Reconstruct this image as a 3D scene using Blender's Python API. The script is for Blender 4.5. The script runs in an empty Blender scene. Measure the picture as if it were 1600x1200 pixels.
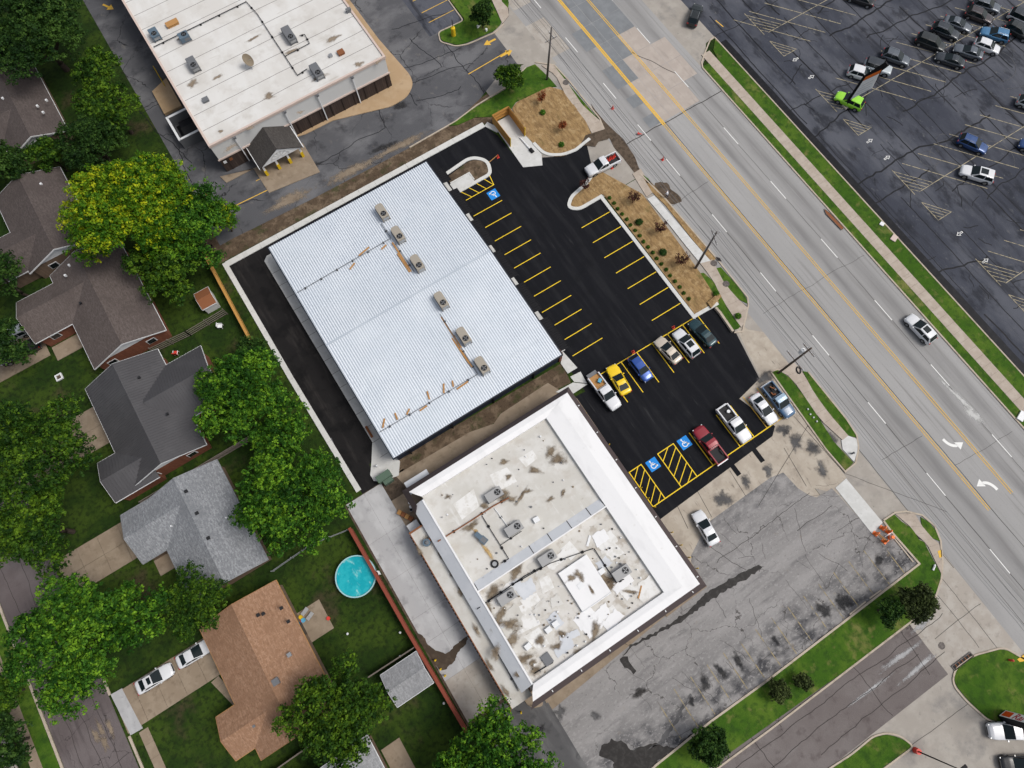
import bpy, bmesh, math, random
import numpy as np
from mathutils import Matrix, Vector
R = math.radians
scene = bpy.context.scene
C = scene.collection

# ---------------------------------------------------------------- camera, sky, sun, exposure
cam_d = bpy.data.cameras.new('camera')
cam_d.sensor_width = 36.0
cam_d.lens = 22.861
cam_d.clip_end = 2000
cam = bpy.data.objects.new('camera', cam_d)
C.objects.link(cam)
cam.matrix_world = Matrix.Translation((0, 0, 90)) @ Matrix.Rotation(R(-30.8177), 4, 'Z') @ Matrix.Rotation(R(16.6114), 4, 'X') @ Matrix.Rotation(R(-1.9026), 4, 'Z')
scene.camera = cam

SUN_EL, SUN_AZ = 56.0, -35.0          # azimuth measured from +X towards +Y
world = bpy.data.worlds.new('World')
scene.world = world
world.use_nodes = True
wn, wl = world.node_tree.nodes, world.node_tree.links
wn.clear()
sky = wn.new('ShaderNodeTexSky')
sky.sky_type = 'NISHITA'
sky.sun_disc = False
sky.sun_elevation = R(SUN_EL)
sky.sun_rotation = R(90 - SUN_AZ)
sky.air_density = 1.0
sky.dust_density = 4.0
sky.ozone_density = 1.0
hs = wn.new('ShaderNodeHueSaturation')
hs.inputs['Saturation'].default_value = 0.42
bg = wn.new('ShaderNodeBackground')
bg.inputs['Strength'].default_value = 0.115
wo = wn.new('ShaderNodeOutputWorld')
wl.new(sky.outputs[0], hs.inputs['Color'])
wl.new(hs.outputs[0], bg.inputs[0])
wl.new(bg.outputs[0], wo.inputs[0])
sun_d = bpy.data.lights.new('sun', 'SUN')
sun_d.energy = 1.5
sun_d.angle = R(22)
sun_d.color = (1.0, 0.96, 0.9)
sun = bpy.data.objects.new('sun', sun_d)
C.objects.link(sun)
sd = Vector((math.cos(R(SUN_EL)) * math.cos(R(SUN_AZ)), math.cos(R(SUN_EL)) * math.sin(R(SUN_AZ)), math.sin(R(SUN_EL))))
sun.rotation_euler = (-sd).to_track_quat('-Z', 'Y').to_euler()
sun.location = (0, 0, 120)
vs = scene.view_settings
vs.view_transform = 'Standard'
vs.look = 'None'
vs.gamma = 1.0
vs.use_curve_mapping = False
vs.exposure = 0.32
scene.cycles.max_bounces = 5
scene.cycles.diffuse_bounces = 3
scene.cycles.transparent_max_bounces = 6

rnd = random.Random(7)

# ---------------------------------------------------------------- materials
MATS = {}


def mat(name, base, layers=(), rough=0.9, spec=0.12, metal=0.0, bump=0.0, bscale=6.0, coat=0.0, attr=None, trans=0.0):
    if name in MATS:
        return MATS[name]
    m = bpy.data.materials.new(name)
    m.use_nodes = True
    N, L = m.node_tree.nodes, m.node_tree.links
    P = N['Principled BSDF']
    P.inputs['Roughness'].default_value = rough
    P.inputs['Specular IOR Level'].default_value = spec
    P.inputs['Metallic'].default_value = metal
    P.inputs['Coat Weight'].default_value = coat
    P.inputs['Coat Roughness'].default_value = 0.08
    MATS[name] = m
    if not layers and not attr and not bump:
        P.inputs['Base Color'].default_value = (*base, 1)
        return m
    tc = N.new('ShaderNodeTexCoord')
    co = tc.outputs['Object']
    rgb = N.new('ShaderNodeRGB')
    rgb.outputs[0].default_value = (*base, 1)
    cur = rgb.outputs[0]

    def mapping(scale):
        mp = N.new('ShaderNodeMapping')
        mp.inputs['Scale'].default_value = scale if isinstance(scale, tuple) else (scale,) * 3
        L.new(co, mp.inputs['Vector'])
        return mp.outputs[0]

    if attr:
        at = N.new('ShaderNodeAttribute')
        at.attribute_name = 'tint'
        rp = N.new('ShaderNodeValToRGB')
        els = rp.color_ramp.elements
        for i, (p, c) in enumerate(attr):
            e = els[i] if i < 2 else els.new(p)
            e.position = p
            e.color = (*c, 1)
        L.new(at.outputs['Fac'], rp.inputs[0])
        cur = rp.outputs[0]
    for i, ly in enumerate(layers):
        k, col = ly[0], ly[1]
        fac = None
        if k == 'n':      # ('n', colour, scale, lo, hi, amount, detail)
            _, _, sc, lo, hi, am = ly[:6]
            no = N.new('ShaderNodeTexNoise')
            no.inputs['Scale'].default_value = 1.0
            no.inputs['Detail'].default_value = ly[6] if len(ly) > 6 else 4
            no.inputs['Roughness'].default_value = 0.6
            mp = mapping(sc)
            mp.node.inputs['Location'].default_value = (i * 7.3 + len(name), i * 3.1, 0)
            L.new(mp, no.inputs['Vector'])
            mr = N.new('ShaderNodeMapRange')
            mr.interpolation_type = 'SMOOTHSTEP'
            mr.inputs['From Min'].default_value = lo
            mr.inputs['From Max'].default_value = hi
            mr.inputs['To Max'].default_value = am
            L.new(no.outputs['Fac'], mr.inputs['Value'])
            fac = mr.outputs[0]
        elif k == 'v':    # ('v', colour, scale, width, amount, distort)
            _, _, sc, w, am, ds = ly
            no = N.new('ShaderNodeTexNoise')
            no.inputs['Scale'].default_value = 0.9
            no.inputs['Detail'].default_value = 4
            L.new(co, no.inputs['Vector'])
            va = N.new('ShaderNodeVectorMath')
            va.operation = 'MULTIPLY_ADD'
            va.inputs[1].default_value = (ds, ds, 0)
            L.new(no.outputs['Color'], va.inputs[0])
            L.new(co, va.inputs[2])
            mp = N.new('ShaderNodeMapping')
            mp.inputs['Scale'].default_value = sc if isinstance(sc, tuple) else (sc, sc, 0.0)
            mp.inputs['Location'].default_value = (i * 3.7, i, 0)
            L.new(va.outputs[0], mp.inputs['Vector'])
            vo = N.new('ShaderNodeTexVoronoi')
            vo.feature = 'DISTANCE_TO_EDGE'
            vo.voronoi_dimensions = '2D'
            vo.inputs['Scale'].default_value = 1.0
            L.new(mp.outputs[0], vo.inputs['Vector'])
            mr = N.new('ShaderNodeMapRange')
            mr.inputs['From Min'].default_value = w
            mr.inputs['From Max'].default_value = w * 0.35
            mr.inputs['To Max'].default_value = am
            L.new(vo.outputs['Distance'], mr.inputs['Value'])
            n2 = N.new('ShaderNodeTexNoise')
            n2.inputs['Scale'].default_value = 0.13
            L.new(co, n2.inputs['Vector'])
            m2 = N.new('ShaderNodeMapRange')
            m2.inputs['From Min'].default_value = 0.42
            m2.inputs['From Max'].default_value = 0.55
            L.new(n2.outputs['Fac'], m2.inputs['Value'])
            mu = N.new('ShaderNodeMath')
            mu.operation = 'MULTIPLY'
            L.new(mr.outputs[0], mu.inputs[0])
            L.new(m2.outputs[0], mu.inputs[1])
            fac = mu.outputs[0]
        elif k == 'b':    # bands along an axis: ('b', colour, axis, min, max, [(pos, value)...])
            _, _, ax, lo, hi, stops = ly
            sp = N.new('ShaderNodeSeparateXYZ')
            L.new(co, sp.inputs[0])
            mr = N.new('ShaderNodeMapRange')
            mr.inputs['From Min'].default_value = lo
            mr.inputs['From Max'].default_value = hi
            L.new(sp.outputs[ax], mr.inputs['Value'])
            rp = N.new('ShaderNodeValToRGB')
            els = rp.color_ramp.elements
            for j, (p, v) in enumerate(stops):
                e = els[j] if j < 2 else els.new((p - lo) / (hi - lo))
                e.position = (p - lo) / (hi - lo)
                e.color = (v, v, v, 1)
            L.new(mr.outputs[0], rp.inputs[0])
            no = N.new('ShaderNodeTexNoise')
            no.inputs['Scale'].default_value = 1
            no.inputs['Detail'].default_value = 5
            L.new(mapping((0.9, 0.12, 1) if ax == 'X' else (.45, .6, 1)), no.inputs['Vector'])
            mu = N.new('ShaderNodeMath')
            mu.operation = 'MULTIPLY'
            m2 = N.new('ShaderNodeMapRange')
            m2.inputs['From Min'].default_value = 0.3 if ax == 'X' else 0.42
            m2.inputs['From Max'].default_value = 0.7 if ax == 'X' else 0.62
            m2.inputs['To Min'].default_value = 0.45 if ax == 'X' else 0.0
            L.new(no.outputs['Fac'], m2.inputs['Value'])
            L.new(rp.outputs[0], mu.inputs[0])
            L.new(m2.outputs[0], mu.inputs[1])
            fac = mu.outputs[0]
        elif k == 'k':    # shingle / brick courses: ('k', colour, scale, amount)
            _, _, sc, am = ly
            br = N.new('ShaderNodeTexBrick')
            br.inputs['Scale'].default_value = 1.0
            br.inputs['Color1'].default_value = (0, 0, 0, 1)
            br.inputs['Color2'].default_value = (0.75, 0.75, 0.75, 1)
            br.inputs['Mortar'].default_value = (1, 1, 1, 1)
            br.inputs['Mortar Size'].default_value = 0.06
            L.new(mapping(sc), br.inputs['Vector'])
            mu = N.new('ShaderNodeMath')
            mu.operation = 'MULTIPLY'
            mu.inputs[1].default_value = am
            L.new(br.outputs[0], mu.inputs[0])
            fac = mu.outputs[0]
        mx = N.new('ShaderNodeMix')
        mx.data_type = 'RGBA'
        L.new(fac, mx.inputs['Factor'])
        L.new(cur, mx.inputs['A'])
        mx.inputs['B'].default_value = (*col, 1)
        cur = mx.outputs['Result']
    L.new(cur, P.inputs['Base Color'])
    if bump:
        nb = N.new('ShaderNodeTexNoise')
        nb.inputs['Scale'].default_value = bscale
        nb.inputs['Detail'].default_value = 5
        L.new(co, nb.inputs['Vector'])
        bp = N.new('ShaderNodeBump')
        bp.inputs['Strength'].default_value = bump
        bp.inputs['Distance'].default_value = 0.1
        L.new(nb.outputs['Fac'], bp.inputs['Height'])
        L.new(bp.outputs[0], P.inputs['Normal'])
    if trans:
        tr = N.new('ShaderNodeBsdfTranslucent')
        L.new(cur, tr.inputs['Color'])
        ms = N.new('ShaderNodeMixShader')
        ms.inputs[0].default_value = trans
        L.new(P.outputs[0], ms.inputs[1])
        L.new(tr.outputs[0], ms.inputs[2])
        L.new(ms.outputs[0], N['Material Output'].inputs['Surface'])
    return m


def plain(name, col, rough=0.6, spec=0.4, metal=0.0, coat=0.0):
    return mat(name, col, (), rough, spec, metal, coat=coat)


# ---------------------------------------------------------------- mesh helpers
def tag(o, label=None, cat=None, group=None, kind=None):
    if label:
        o['label'] = label
    if cat:
        o['category'] = cat
    if group:
        o['group'] = group
    if kind:
        o['kind'] = kind
    return o


def empty(name, loc=(0, 0, 0), rz=0.0):
    o = bpy.data.objects.new(name, None)
    C.objects.link(o)
    o.location = loc
    o.rotation_euler = (0, 0, rz)
    o.empty_display_size = 0.3
    return o


class MB:
    """collects shapes into one mesh"""

    def __init__(self):
        self.v = []
        self.f = []

    def raw(self, vs_, fs_):
        b = len(self.v)
        self.v.extend(vs_)
        self.f.extend([tuple(b + i for i in f) for f in fs_])
        return self

    def box(self, c, s, rz=0.0, taper=1.0):
        cx, cy, cz = c
        a, b, h = s[0] / 2, s[1] / 2, s[2] / 2
        co, si = math.cos(rz), math.sin(rz)
        vs_ = []
        for z, t in ((-h, 1.0), (h, taper)):
            for x, y in ((-a, -b), (a, -b), (a, b), (-a, b)):
                vs_.append((cx + (x * co - y * si) * t, cy + (x * si + y * co) * t, cz + z))
        return self.raw(vs_, [(3, 2, 1, 0), (4, 5, 6, 7), (0, 1, 5, 4), (1, 2, 6, 5), (2, 3, 7, 6), (3, 0, 4, 7)])

    def span(self, x0, x1, y0, y1, z0, z1):
        return self.box(((x0 + x1) / 2, (y0 + y1) / 2, (z0 + z1) / 2), (x1 - x0, y1 - y0, z1 - z0))

    def prism(self, pts, z0, z1):
        n = len(pts)
        a = sum(pts[i][0] * pts[(i + 1) % n][1] - pts[(i + 1) % n][0] * pts[i][1] for i in range(n))
        if a < 0:
            pts = pts[::-1]
        vs_ = [(p[0], p[1], z0) for p in pts] + [(p[0], p[1], z1) for p in pts]
        fs_ = [tuple(range(n, 2 * n))]
        if z1 - z0 > 1e-4:
            fs_ += [(i, (i + 1) % n, n + (i + 1) % n, n + i) for i in range(n)]
        return self.raw(vs_, fs_)

    def tube(self, p0, p1, r0, r1=None, n=8, caps=True):
        r1 = r0 if r1 is None else r1
        p0, p1 = Vector(p0), Vector(p1)
        d = (p1 - p0).normalized()
        u = d.orthogonal().normalized()
        w = d.cross(u)
        vs_ = []
        for p, r in ((p0, r0), (p1, r1)):
            for i in range(n):
                a = 2 * math.pi * i / n
                vs_.append(tuple(p + u * (r * math.cos(a)) + w * (r * math.sin(a))))
        fs_ = [(i, (i + 1) % n, n + (i + 1) % n, n + i) for i in range(n)]
        if caps:
            fs_ += [tuple(range(n - 1, -1, -1)), tuple(range(n, 2 * n))]
        return self.raw(vs_, fs_)

    def strip(self, pts, w, z0, z1, closed=False):
        """a ribbon / kerb of width w centred on a polyline"""
        n = len(pts)
        L_, Rr = [], []
        for i in range(n):
            if closed:
                a, b = pts[i - 1], pts[(i + 1) % n]
            else:
                a, b = pts[max(i - 1, 0)], pts[min(i + 1, n - 1)]
            p = pts[i]
            d1 = Vector((p[0] - a[0], p[1] - a[1]))
            d2 = Vector((b[0] - p[0], b[1] - p[1]))
            d1 = d1.normalized() if d1.length > 1e-6 else d2.normalized()
            d2 = d2.normalized() if d2.length > 1e-6 else d1
            m_ = (d1 + d2)
            m_ = m_.normalized() if m_.length > 1e-4 else d1
            k = w / 2 / max(0.5, m_.dot(d1))
            nx, ny = -m_.y * k, m_.x * k
            L_.append((p[0] + nx, p[1] + ny))
            Rr.append((p[0] - nx, p[1] - ny))
        vs_ = []
        for i in range(n):
            vs_ += [(*L_[i], z1), (*Rr[i], z1), (*L_[i], z0), (*Rr[i], z0)]
        fs_ = []
        for i in range(n if closed else n - 1):
            a, b = 4 * i, 4 * ((i + 1) % n)
            fs_.append((a + 1, b + 1, b, a))
            if z1 - z0 > 1e-4:
                fs_ += [(a, b, b + 2, a + 2), (b + 1, a + 1, a + 3, b + 3)]
        if not closed and z1 - z0 > 1e-4:
            fs_ += [(0, 2, 3, 1), (4 * n - 4, 4 * n - 3, 4 * n - 1, 4 * n - 2)]
        return self.raw(vs_, fs_)

    def build(self, name, m, parent=None, smooth=False):
        me = bpy.data.meshes.new(name)
        me.from_pydata(self.v, [], self.f)
        me.validate()
        if m:
            me.materials.append(m)
        if smooth:
            me.polygons.foreach_set('use_smooth', [True] * len(me.polygons))
        o = bpy.data.objects.new(name, me)
        C.objects.link(o)
        if parent:
            o.parent = parent
        return o


def rounded(pts, r, n=5, closed=True):
    """fillet the corners of a polygon; r is a number or one per corner"""
    out = []
    N_ = len(pts)
    for i, p in enumerate(pts):
        rr = r[i] if isinstance(r, (list, tuple)) else r
        if rr <= 0 or (not closed and i in (0, N_ - 1)):
            out.append(p)
            continue
        a, b = pts[i - 1], pts[(i + 1) % N_]
        u = Vector((a[0] - p[0], a[1] - p[1]))
        w = Vector((b[0] - p[0], b[1] - p[1]))
        d = min(rr, u.length * 0.48, w.length * 0.48)
        q0 = Vector(p) + u.normalized() * d
        q1 = Vector(p) + w.normalized() * d
        for k in range(n + 1):
            t = k / n
            q = q0 * (1 - t) ** 2 + Vector(p) * 2 * t * (1 - t) + q1 * t ** 2
            out.append((q.x, q.y))
    return out


def sheet(name, pts, z, m, parent=None, kind=None):
    o = MB().prism(pts, z, z).build(name, m, parent)
    if kind:
        o['kind'] = kind
    return o


def slab(name, pts, z0, z1, m, parent=None, kind=None):
    o = MB().prism(pts, z0, z1).build(name, m, parent)
    if kind:
        o['kind'] = kind
    return o


def rect(x0, x1, y0, y1):
    return [(x0, y0), (x1, y0), (x1, y1), (x0, y1)]


def kerb(pts, w=0.16, h=0.14, m=None, closed=False, parent=None, name='kerb'):
    o = MB().strip(pts, w, 0.0, h, closed).build(name, m or MATS['kerb'], parent)
    if not parent:
        o['kind'] = 'structure'
    return o


def blob(cx, cy, rx, ry, seed, n=26, rough=0.25, rz=0.0):
    r_ = random.Random(seed)
    ph = [r_.uniform(0, 6.28) for _ in range(5)]
    out = []
    for i in range(n):
        a = 2 * math.pi * i / n
        k = 1 + rough * sum(math.sin((j + 2) * a + ph[j]) / (j + 1.5) for j in range(5)) + r_.uniform(-.07, .07)
        x, y = rx * k * math.cos(a), ry * k * math.sin(a)
        out.append((cx + x * math.cos(rz) - y * math.sin(rz), cy + x * math.sin(rz) + y * math.cos(rz)))
    return out


def wiggle(p0, p1, amp, seed, step=0.8):
    r_ = random.Random(seed)
    p0, p1 = Vector(p0), Vector(p1)
    L_ = (p1 - p0).length
    n = max(2, int(L_ / step))
    d = (p1 - p0) / n
    nn = Vector((-d.y, d.x)).normalized()
    off, out = 0.0, []
    for i in range(n + 1):
        off = off * 0.88 + r_.uniform(-amp, amp)
        e = 1 if 0 < i < n else 0
        q = p0 + d * i + nn * off * e
        out.append((q.x, q.y))
    return out


def jag(pts, seed, step=.35, amp=.16):
    """roughen an outline"""
    r_ = random.Random(seed)
    out = []
    for i, a in enumerate(pts):
        a, b_ = Vector(a), Vector(pts[(i + 1) % len(pts)])
        n = max(1, int((b_ - a).length / step))
        d = (b_ - a).normalized() if (b_ - a).length > 1e-6 else Vector((1, 0))
        for k in range(n):
            p = a.lerp(b_, k / n) + Vector((-d.y, d.x)) * r_.uniform(-amp, amp)
            out.append((p.x, p.y))
    return out


def ground_mats():
    mat('grass_dark', (0.015, 0.034, 0.005), [('n', (0.038, 0.066, 0.008), 0.16, .42, .60, .85, 7), ('n', (0.055, 0.042, 0.024), 0.13, .57, .70, .8, 8), ('n', (0.008, 0.015, 0.004), 1.6, .45, .65, .7, 7)], bump=.8, bscale=4)
    mat('grass', (0.038, 0.092, 0.008), [('n', (0.082, 0.14, 0.016), 0.22, .42, .64, .75, 6), ('n', (0.19, 0.17, 0.06), (.25, .12, 1), .58, .70, .65, 8), ('n', (0.022, 0.055, 0.008), 1.1, .45, .66, .7, 7), ('n', (0.16, 0.15, 0.05), 0.6, .56, .72, .7, 8)], bump=.8, bscale=5)
    mat('straw', (0.29, 0.19, 0.088), [('n', (0.17, 0.105, 0.05), (2.5, .7, 1), .42, .62, .75, 7), ('n', (0.38, 0.27, 0.14), 1.2, .5, .66, .7, 7), ('n', (0.09, 0.09, 0.03), .28, .58, .72, .7, 5)], bump=1.0, bscale=5)
    mat('dirt', (0.085, 0.06, 0.04), [('n', (0.17, 0.125, 0.085), .6, .45, .62, .8, 7), ('n', (0.045, 0.05, 0.02), .45, .52, .66, .8, 6), ('n', (0.03, 0.022, 0.015), 2, .52, .68, .6, 6)], bump=1.0, bscale=4)
    mat('mud', (0.10, 0.075, 0.055), [('n', (0.05, 0.038, 0.028), 1.5, .42, .62, .8, 7)], bump=.8, bscale=5)
    mat('asphalt_new', (0.0075, 0.008, 0.0105), [('n', (0.016, 0.0165, 0.019), (.9, .08, 1), .45, .66, .75, 8), ('n', (0.006, 0.0065, 0.008), .35, .5, .7, .6, 5), ('n', (0.04, 0.04, 0.042), (1.8, .16, 1), .62, .74, .6, 9), ('n', (0.03, 0.03, 0.03), 3.0, .62, .74, .5, 8)], rough=.85, bump=.25, bscale=14)
    mat('asphalt_lane', (0.014, 0.0132, 0.0135), [('n', (0.04, 0.036, 0.034), (.8, .12, 1), .5, .72, .6, 8), ('n', (0.006, 0.006, 0.0066), .4, .48, .66, .7, 5)], rough=.85, bump=.3, bscale=12)
    mat('asphalt_far', (0.045, 0.049, 0.064), [('n', (0.095, 0.10, 0.118), (.11, .05, 1), .40, .60, .85, 7), ('n', (0.022, 0.024, 0.031), (.4, .2, 1), .50, .66, .8, 8), ('n', (0.16, 0.16, 0.16), (.9, .5, 1), .60, .74, .55, 10), ('n', (0.09, 0.09, 0.092), (2.2, 1.5, 1), .58, .72, .6, 8), ('n', (0.018, 0.019, 0.024), (.55, .05, 1), .53, .70, .7, 5)], rough=.88, bump=.4, bscale=9)
    mat('asphalt_top', (0.085, 0.086, 0.093), [('n', (0.15, 0.15, 0.157), (.12, .2, 1), .44, .66, .8, 6), ('n', (0.040, 0.040, 0.045), .35, .52, .70, .8, 8), ('n', (0.22, 0.20, 0.175), (.6, .4, 1), .60, .76, .5, 9), ('v', (0.02, 0.02, 0.022), .13, .012, .9, 1.5)], rough=.88, bump=.4, bscale=9)
    mat('asphalt_old', (0.225, 0.217, 0.213), [('n', (0.275, 0.265, 0.26), (.10, .5, 1), .42, .62, .8, 8), ('n', (0.145, 0.14, 0.14), (.16, .9, 1), .5, .70, .75, 9), ('n', (0.10, 0.097, 0.097), .4, .62, .76, .7, 10), ('b', (0.055, 0.055, 0.06), 'Y', -28, -7, [(-28, .95), (-25.2, 1.0), (-23.6, .75), (-21.6, .25), (-20.2, .0), (-12, .05), (-9.6, .5), (-8, .6)]), ('n', (0.20, 0.15, 0.09), (.5, .5, 1), .64, .74, .4, 8), ('v', (0.05, 0.045, 0.042), .16, .010, .85, 2.0), ('n', (0.30, 0.29, 0.285), (2.2, 3.2, 1), .52, .66, .7, 9), ('n', (0.09, 0.088, 0.088), (3.0, 4.0, 1), .58, .70, .6, 9)], rough=.92, bump=.4, bscale=10)
    mat('asphalt_stained', (0.13, 0.13, 0.135), [('n', (0.21, 0.205, 0.205), .5, .44, .6, .8, 9), ('n', (0.035, 0.036, 0.04), .55, .52, .66, .9, 9), ('n', (0.16, 0.12, 0.08), .35, .6, .72, .5, 7)], rough=.92, bump=.3, bscale=10)
    mat('asphalt_grey', (0.085, 0.084, 0.086), [('n', (0.14, 0.138, 0.138), (.5, .12, 1), .44, .64, .8, 7), ('n', (0.045, 0.045, 0.047), .5, .52, .70, .8, 8)], rough=.92, bump=.3, bscale=10)
    mat('asphalt_mauve', (0.135, 0.117, 0.113), [('n', (0.17, 0.152, 0.147), .14, .42, .64, .7, 6), ('n', (0.085, 0.070, 0.068), .6, .5, .72, .7, 7), ('n', (0.22, 0.21, 0.205), (.10, .5, 1), .60, .74, .5, 9), ('v', (0.04, 0.034, 0.033), .10, .008, .8, 2.0)], rough=.92, bump=.3, bscale=10)
    mat('asphalt_mauve_res', (0.105, 0.088, 0.088), [('n', (0.15, 0.13, 0.13), .14, .42, .64, .7, 6), ('n', (0.065, 0.055, 0.055), (1.2, .10, 1), .53, .72, .7, 7), ('v', (0.035, 0.03, 0.03), .2, .010, .8, 2.0), ('n', (0.26, 0.26, 0.26), (.8, .25, 1), .68, .75, .6, 8)], rough=.92, bump=.3, bscale=10)
    mat('road', (0.29, 0.286, 0.282), [
        ('n', (0.345, 0.34, 0.335), (.10, .03, 1), .42, .62, .6, 5),
        ('b', (0.15, 0.147, 0.147), 'X', 50, 71, [(50.0, .25), (51.0, .0), (52.6, .25), (53.4, .1), (54.6, .25), (55.6, .35), (56.7, .95), (57.9, .25), (59.2, .0), (61.8, .0), (63.2, .15), (64.3, .9), (65.5, .25), (66.8, .2), (68.3, .75), (69.6, .1)]),
        ('n', (0.17, 0.165, 0.16), (1.8, .05, 1), .5, .70, .6, 8),
        ('n', (0.34, 0.335, 0.33), (2.5, .04, 1), .58, .74, .5, 8), ('n', (0.15, 0.145, 0.14), 5.0, .56, .74, .35, 5)], rough=.9, bump=.15, bscale=12)
    mat('concrete', (0.33, 0.30, 0.265), [('n', (0.40, 0.375, 0.34), .5, .42, .64, .7, 7), ('n', (0.23, 0.205, 0.18), 1.4, .52, .72, .6, 8)], rough=.9, bump=.15, bscale=10)
    mat('concrete_walk', (0.36, 0.305, 0.255), [('n', (0.43, 0.375, 0.32), .8, .42, .64, .7, 7), ('n', (0.25, 0.21, 0.175), 1.8, .54, .74, .6, 8)], rough=.9, bump=.15, bscale=12)
    mat('concrete_new', (0.50, 0.50, 0.485), [('n', (0.58, 0.58, 0.57), .7, .42, .64, .7, 7), ('n', (0.40, 0.395, 0.375), 2.2, .54, .74, .6, 8)], rough=.9, bump=.1, bscale=12)
    mat('concrete_grey', (0.36, 0.36, 0.365), [('n', (0.46, 0.46, 0.465), (.4, .2, 1), .42, .64, .8, 7), ('n', (0.22, 0.22, 0.225), .6, .52, .72, .7, 9), ('n', (0.17, 0.165, 0.16), 3.0, .62, .74, .5, 8)], rough=.9, bump=.15, bscale=10)
    mat('concrete_stained', (0.36, 0.315, 0.26), [('n', (0.43, 0.385, 0.325), .6, .42, .62, .7, 7), ('n', (0.13, 0.11, 0.095), (2.2, .5, 1), .58, .72, .85, 9), ('n', (0.24, 0.205, 0.17), .35, .5, .68, .6, 7)], rough=.9, bump=.15, bscale=10)
    mat('concrete_tan', (0.37, 0.26, 0.155), [('n', (0.42, 0.31, 0.20), .5, .42, .64, .7, 7), ('n', (0.26, 0.18, 0.105), .9, .54, .74, .6, 8)], rough=.9, bump=.15, bscale=10)
    mat('concrete_brown', (0.235, 0.185, 0.135), [('n', (0.29, 0.235, 0.175), .6, .42, .64, .7, 7), ('n', (0.15, 0.115, 0.082), .9, .52, .72, .7, 8)], rough=.9, bump=.15, bscale=10)
    mat('apron', (0.30, 0.275, 0.245), [('n', (0.36, 0.335, 0.30), .4, .42, .64, .7, 7), ('n', (0.19, 0.18, 0.172), .25, .5, .70, .8, 7), ('n', (0.13, 0.125, 0.12), 1.2, .60, .76, .6, 9)], rough=.9, bump=.15, bscale=10)
    mat('slab_pink', (0.36, 0.315, 0.28), [('n', (0.42, 0.37, 0.33), .6, .42, .64, .6, 6), ('n', (0.25, 0.22, 0.20), (.9, .2, 1), .52, .72, .6, 7)], rough=.9)
    mat('slab_blue', (0.175, 0.185, 0.195), [('n', (0.22, 0.23, 0.24), .6, .42, .64, .6, 6), ('n', (0.14, 0.145, 0.15), (.9, .2, 1), .52, .72, .6, 7)], rough=.9)
    mat('kerb', (0.42, 0.36, 0.29), [('n', (0.28, 0.235, 0.185), 1.2, .48, .70, .7, 7)], rough=.9)
    mat('kerb_new', (0.55, 0.55, 0.53), [('n', (0.44, 0.44, 0.42), 1.0, .48, .70, .6, 7)], rough=.9)
    mat('paint_yellow', (0.76, 0.52, 0.03), [('n', (0.52, 0.36, 0.03), 3.0, .55, .75, .5, 6)], rough=.7)
    mat('paint_yellow_road', (0.66, 0.40, 0.06), [('n', (0.38, 0.28, 0.13), 2.0, .52, .70, .7, 8)], rough=.8)
    mat('paint_worn', (0.36, 0.315, 0.215), [('n', (0.10, 0.095, 0.085), 2.0, .48, .62, .85, 9)], rough=.8)
    mat('paint_faded', (0.30, 0.24, 0.13), [('n', (0.15, 0.145, 0.14), 1.6, .46, .60, .95, 9)], rough=.8)
    mat('paint_white', (0.72, 0.72, 0.70), [('n', (0.45, 0.45, 0.44), 2.5, .56, .72, .6, 8)], rough=.7)
    mat('paint_blue', (0.02, 0.22, 0.62), [], rough=.6)
    mat('sealant', (0.010, 0.0105, 0.013), [('n', (0.02, 0.02, 0.023), 1.2, .45, .65, .6, 5)], rough=.55)
    mat('crack', (0.045, 0.04, 0.038), [], rough=.95)
    mat('wet', (0.026, 0.024, 0.023), [('n', (0.05, 0.047, 0.045), 1.6, .45, .65, .7, 8)], rough=.55)
    mat('wet_brown', (0.055, 0.040, 0.028), [('n', (0.095, 0.07, 0.05), .8, .45, .65, .7, 6)], rough=.5)
    mat('patch_dark', (0.03, 0.03, 0.032), [('n', (0.055, 0.053, 0.052), 1.0, .45, .65, .7, 7)], rough=.9)


ground_mats()


def stain(parent, cx, cy, rx, ry, seed, m, z, rz=0.0, rough=.3, name='stain'):
    """irregular soft-edged mark lying on a surface"""
    n = 24
    out = blob(cx, cy, rx, ry, seed, n, rough, rz)
    vs_, fs_, fall = [(cx, cy, z)], [], [1.0]
    for s in (.5, 1.0):
        for p in out:
            vs_.append((cx + (p[0] - cx) * s, cy + (p[1] - cy) * s, z))
            fall.append(1.0 - s)
    for i in range(n):
        j = (i + 1) % n
        fs_ += [(0, 1 + i, 1 + j), (1 + i, 1 + n + i, 1 + n + j, 1 + j)]
    me = bpy.data.meshes.new(name)
    me.from_pydata(vs_, [], fs_)
    at = me.attributes.new('fall', 'FLOAT', 'POINT')
    at.data.foreach_set('value', fall)
    me.materials.append(frayed(m))
    o = bpy.data.objects.new(name, me)
    C.objects.link(o)
    o.parent = parent
    return o


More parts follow.
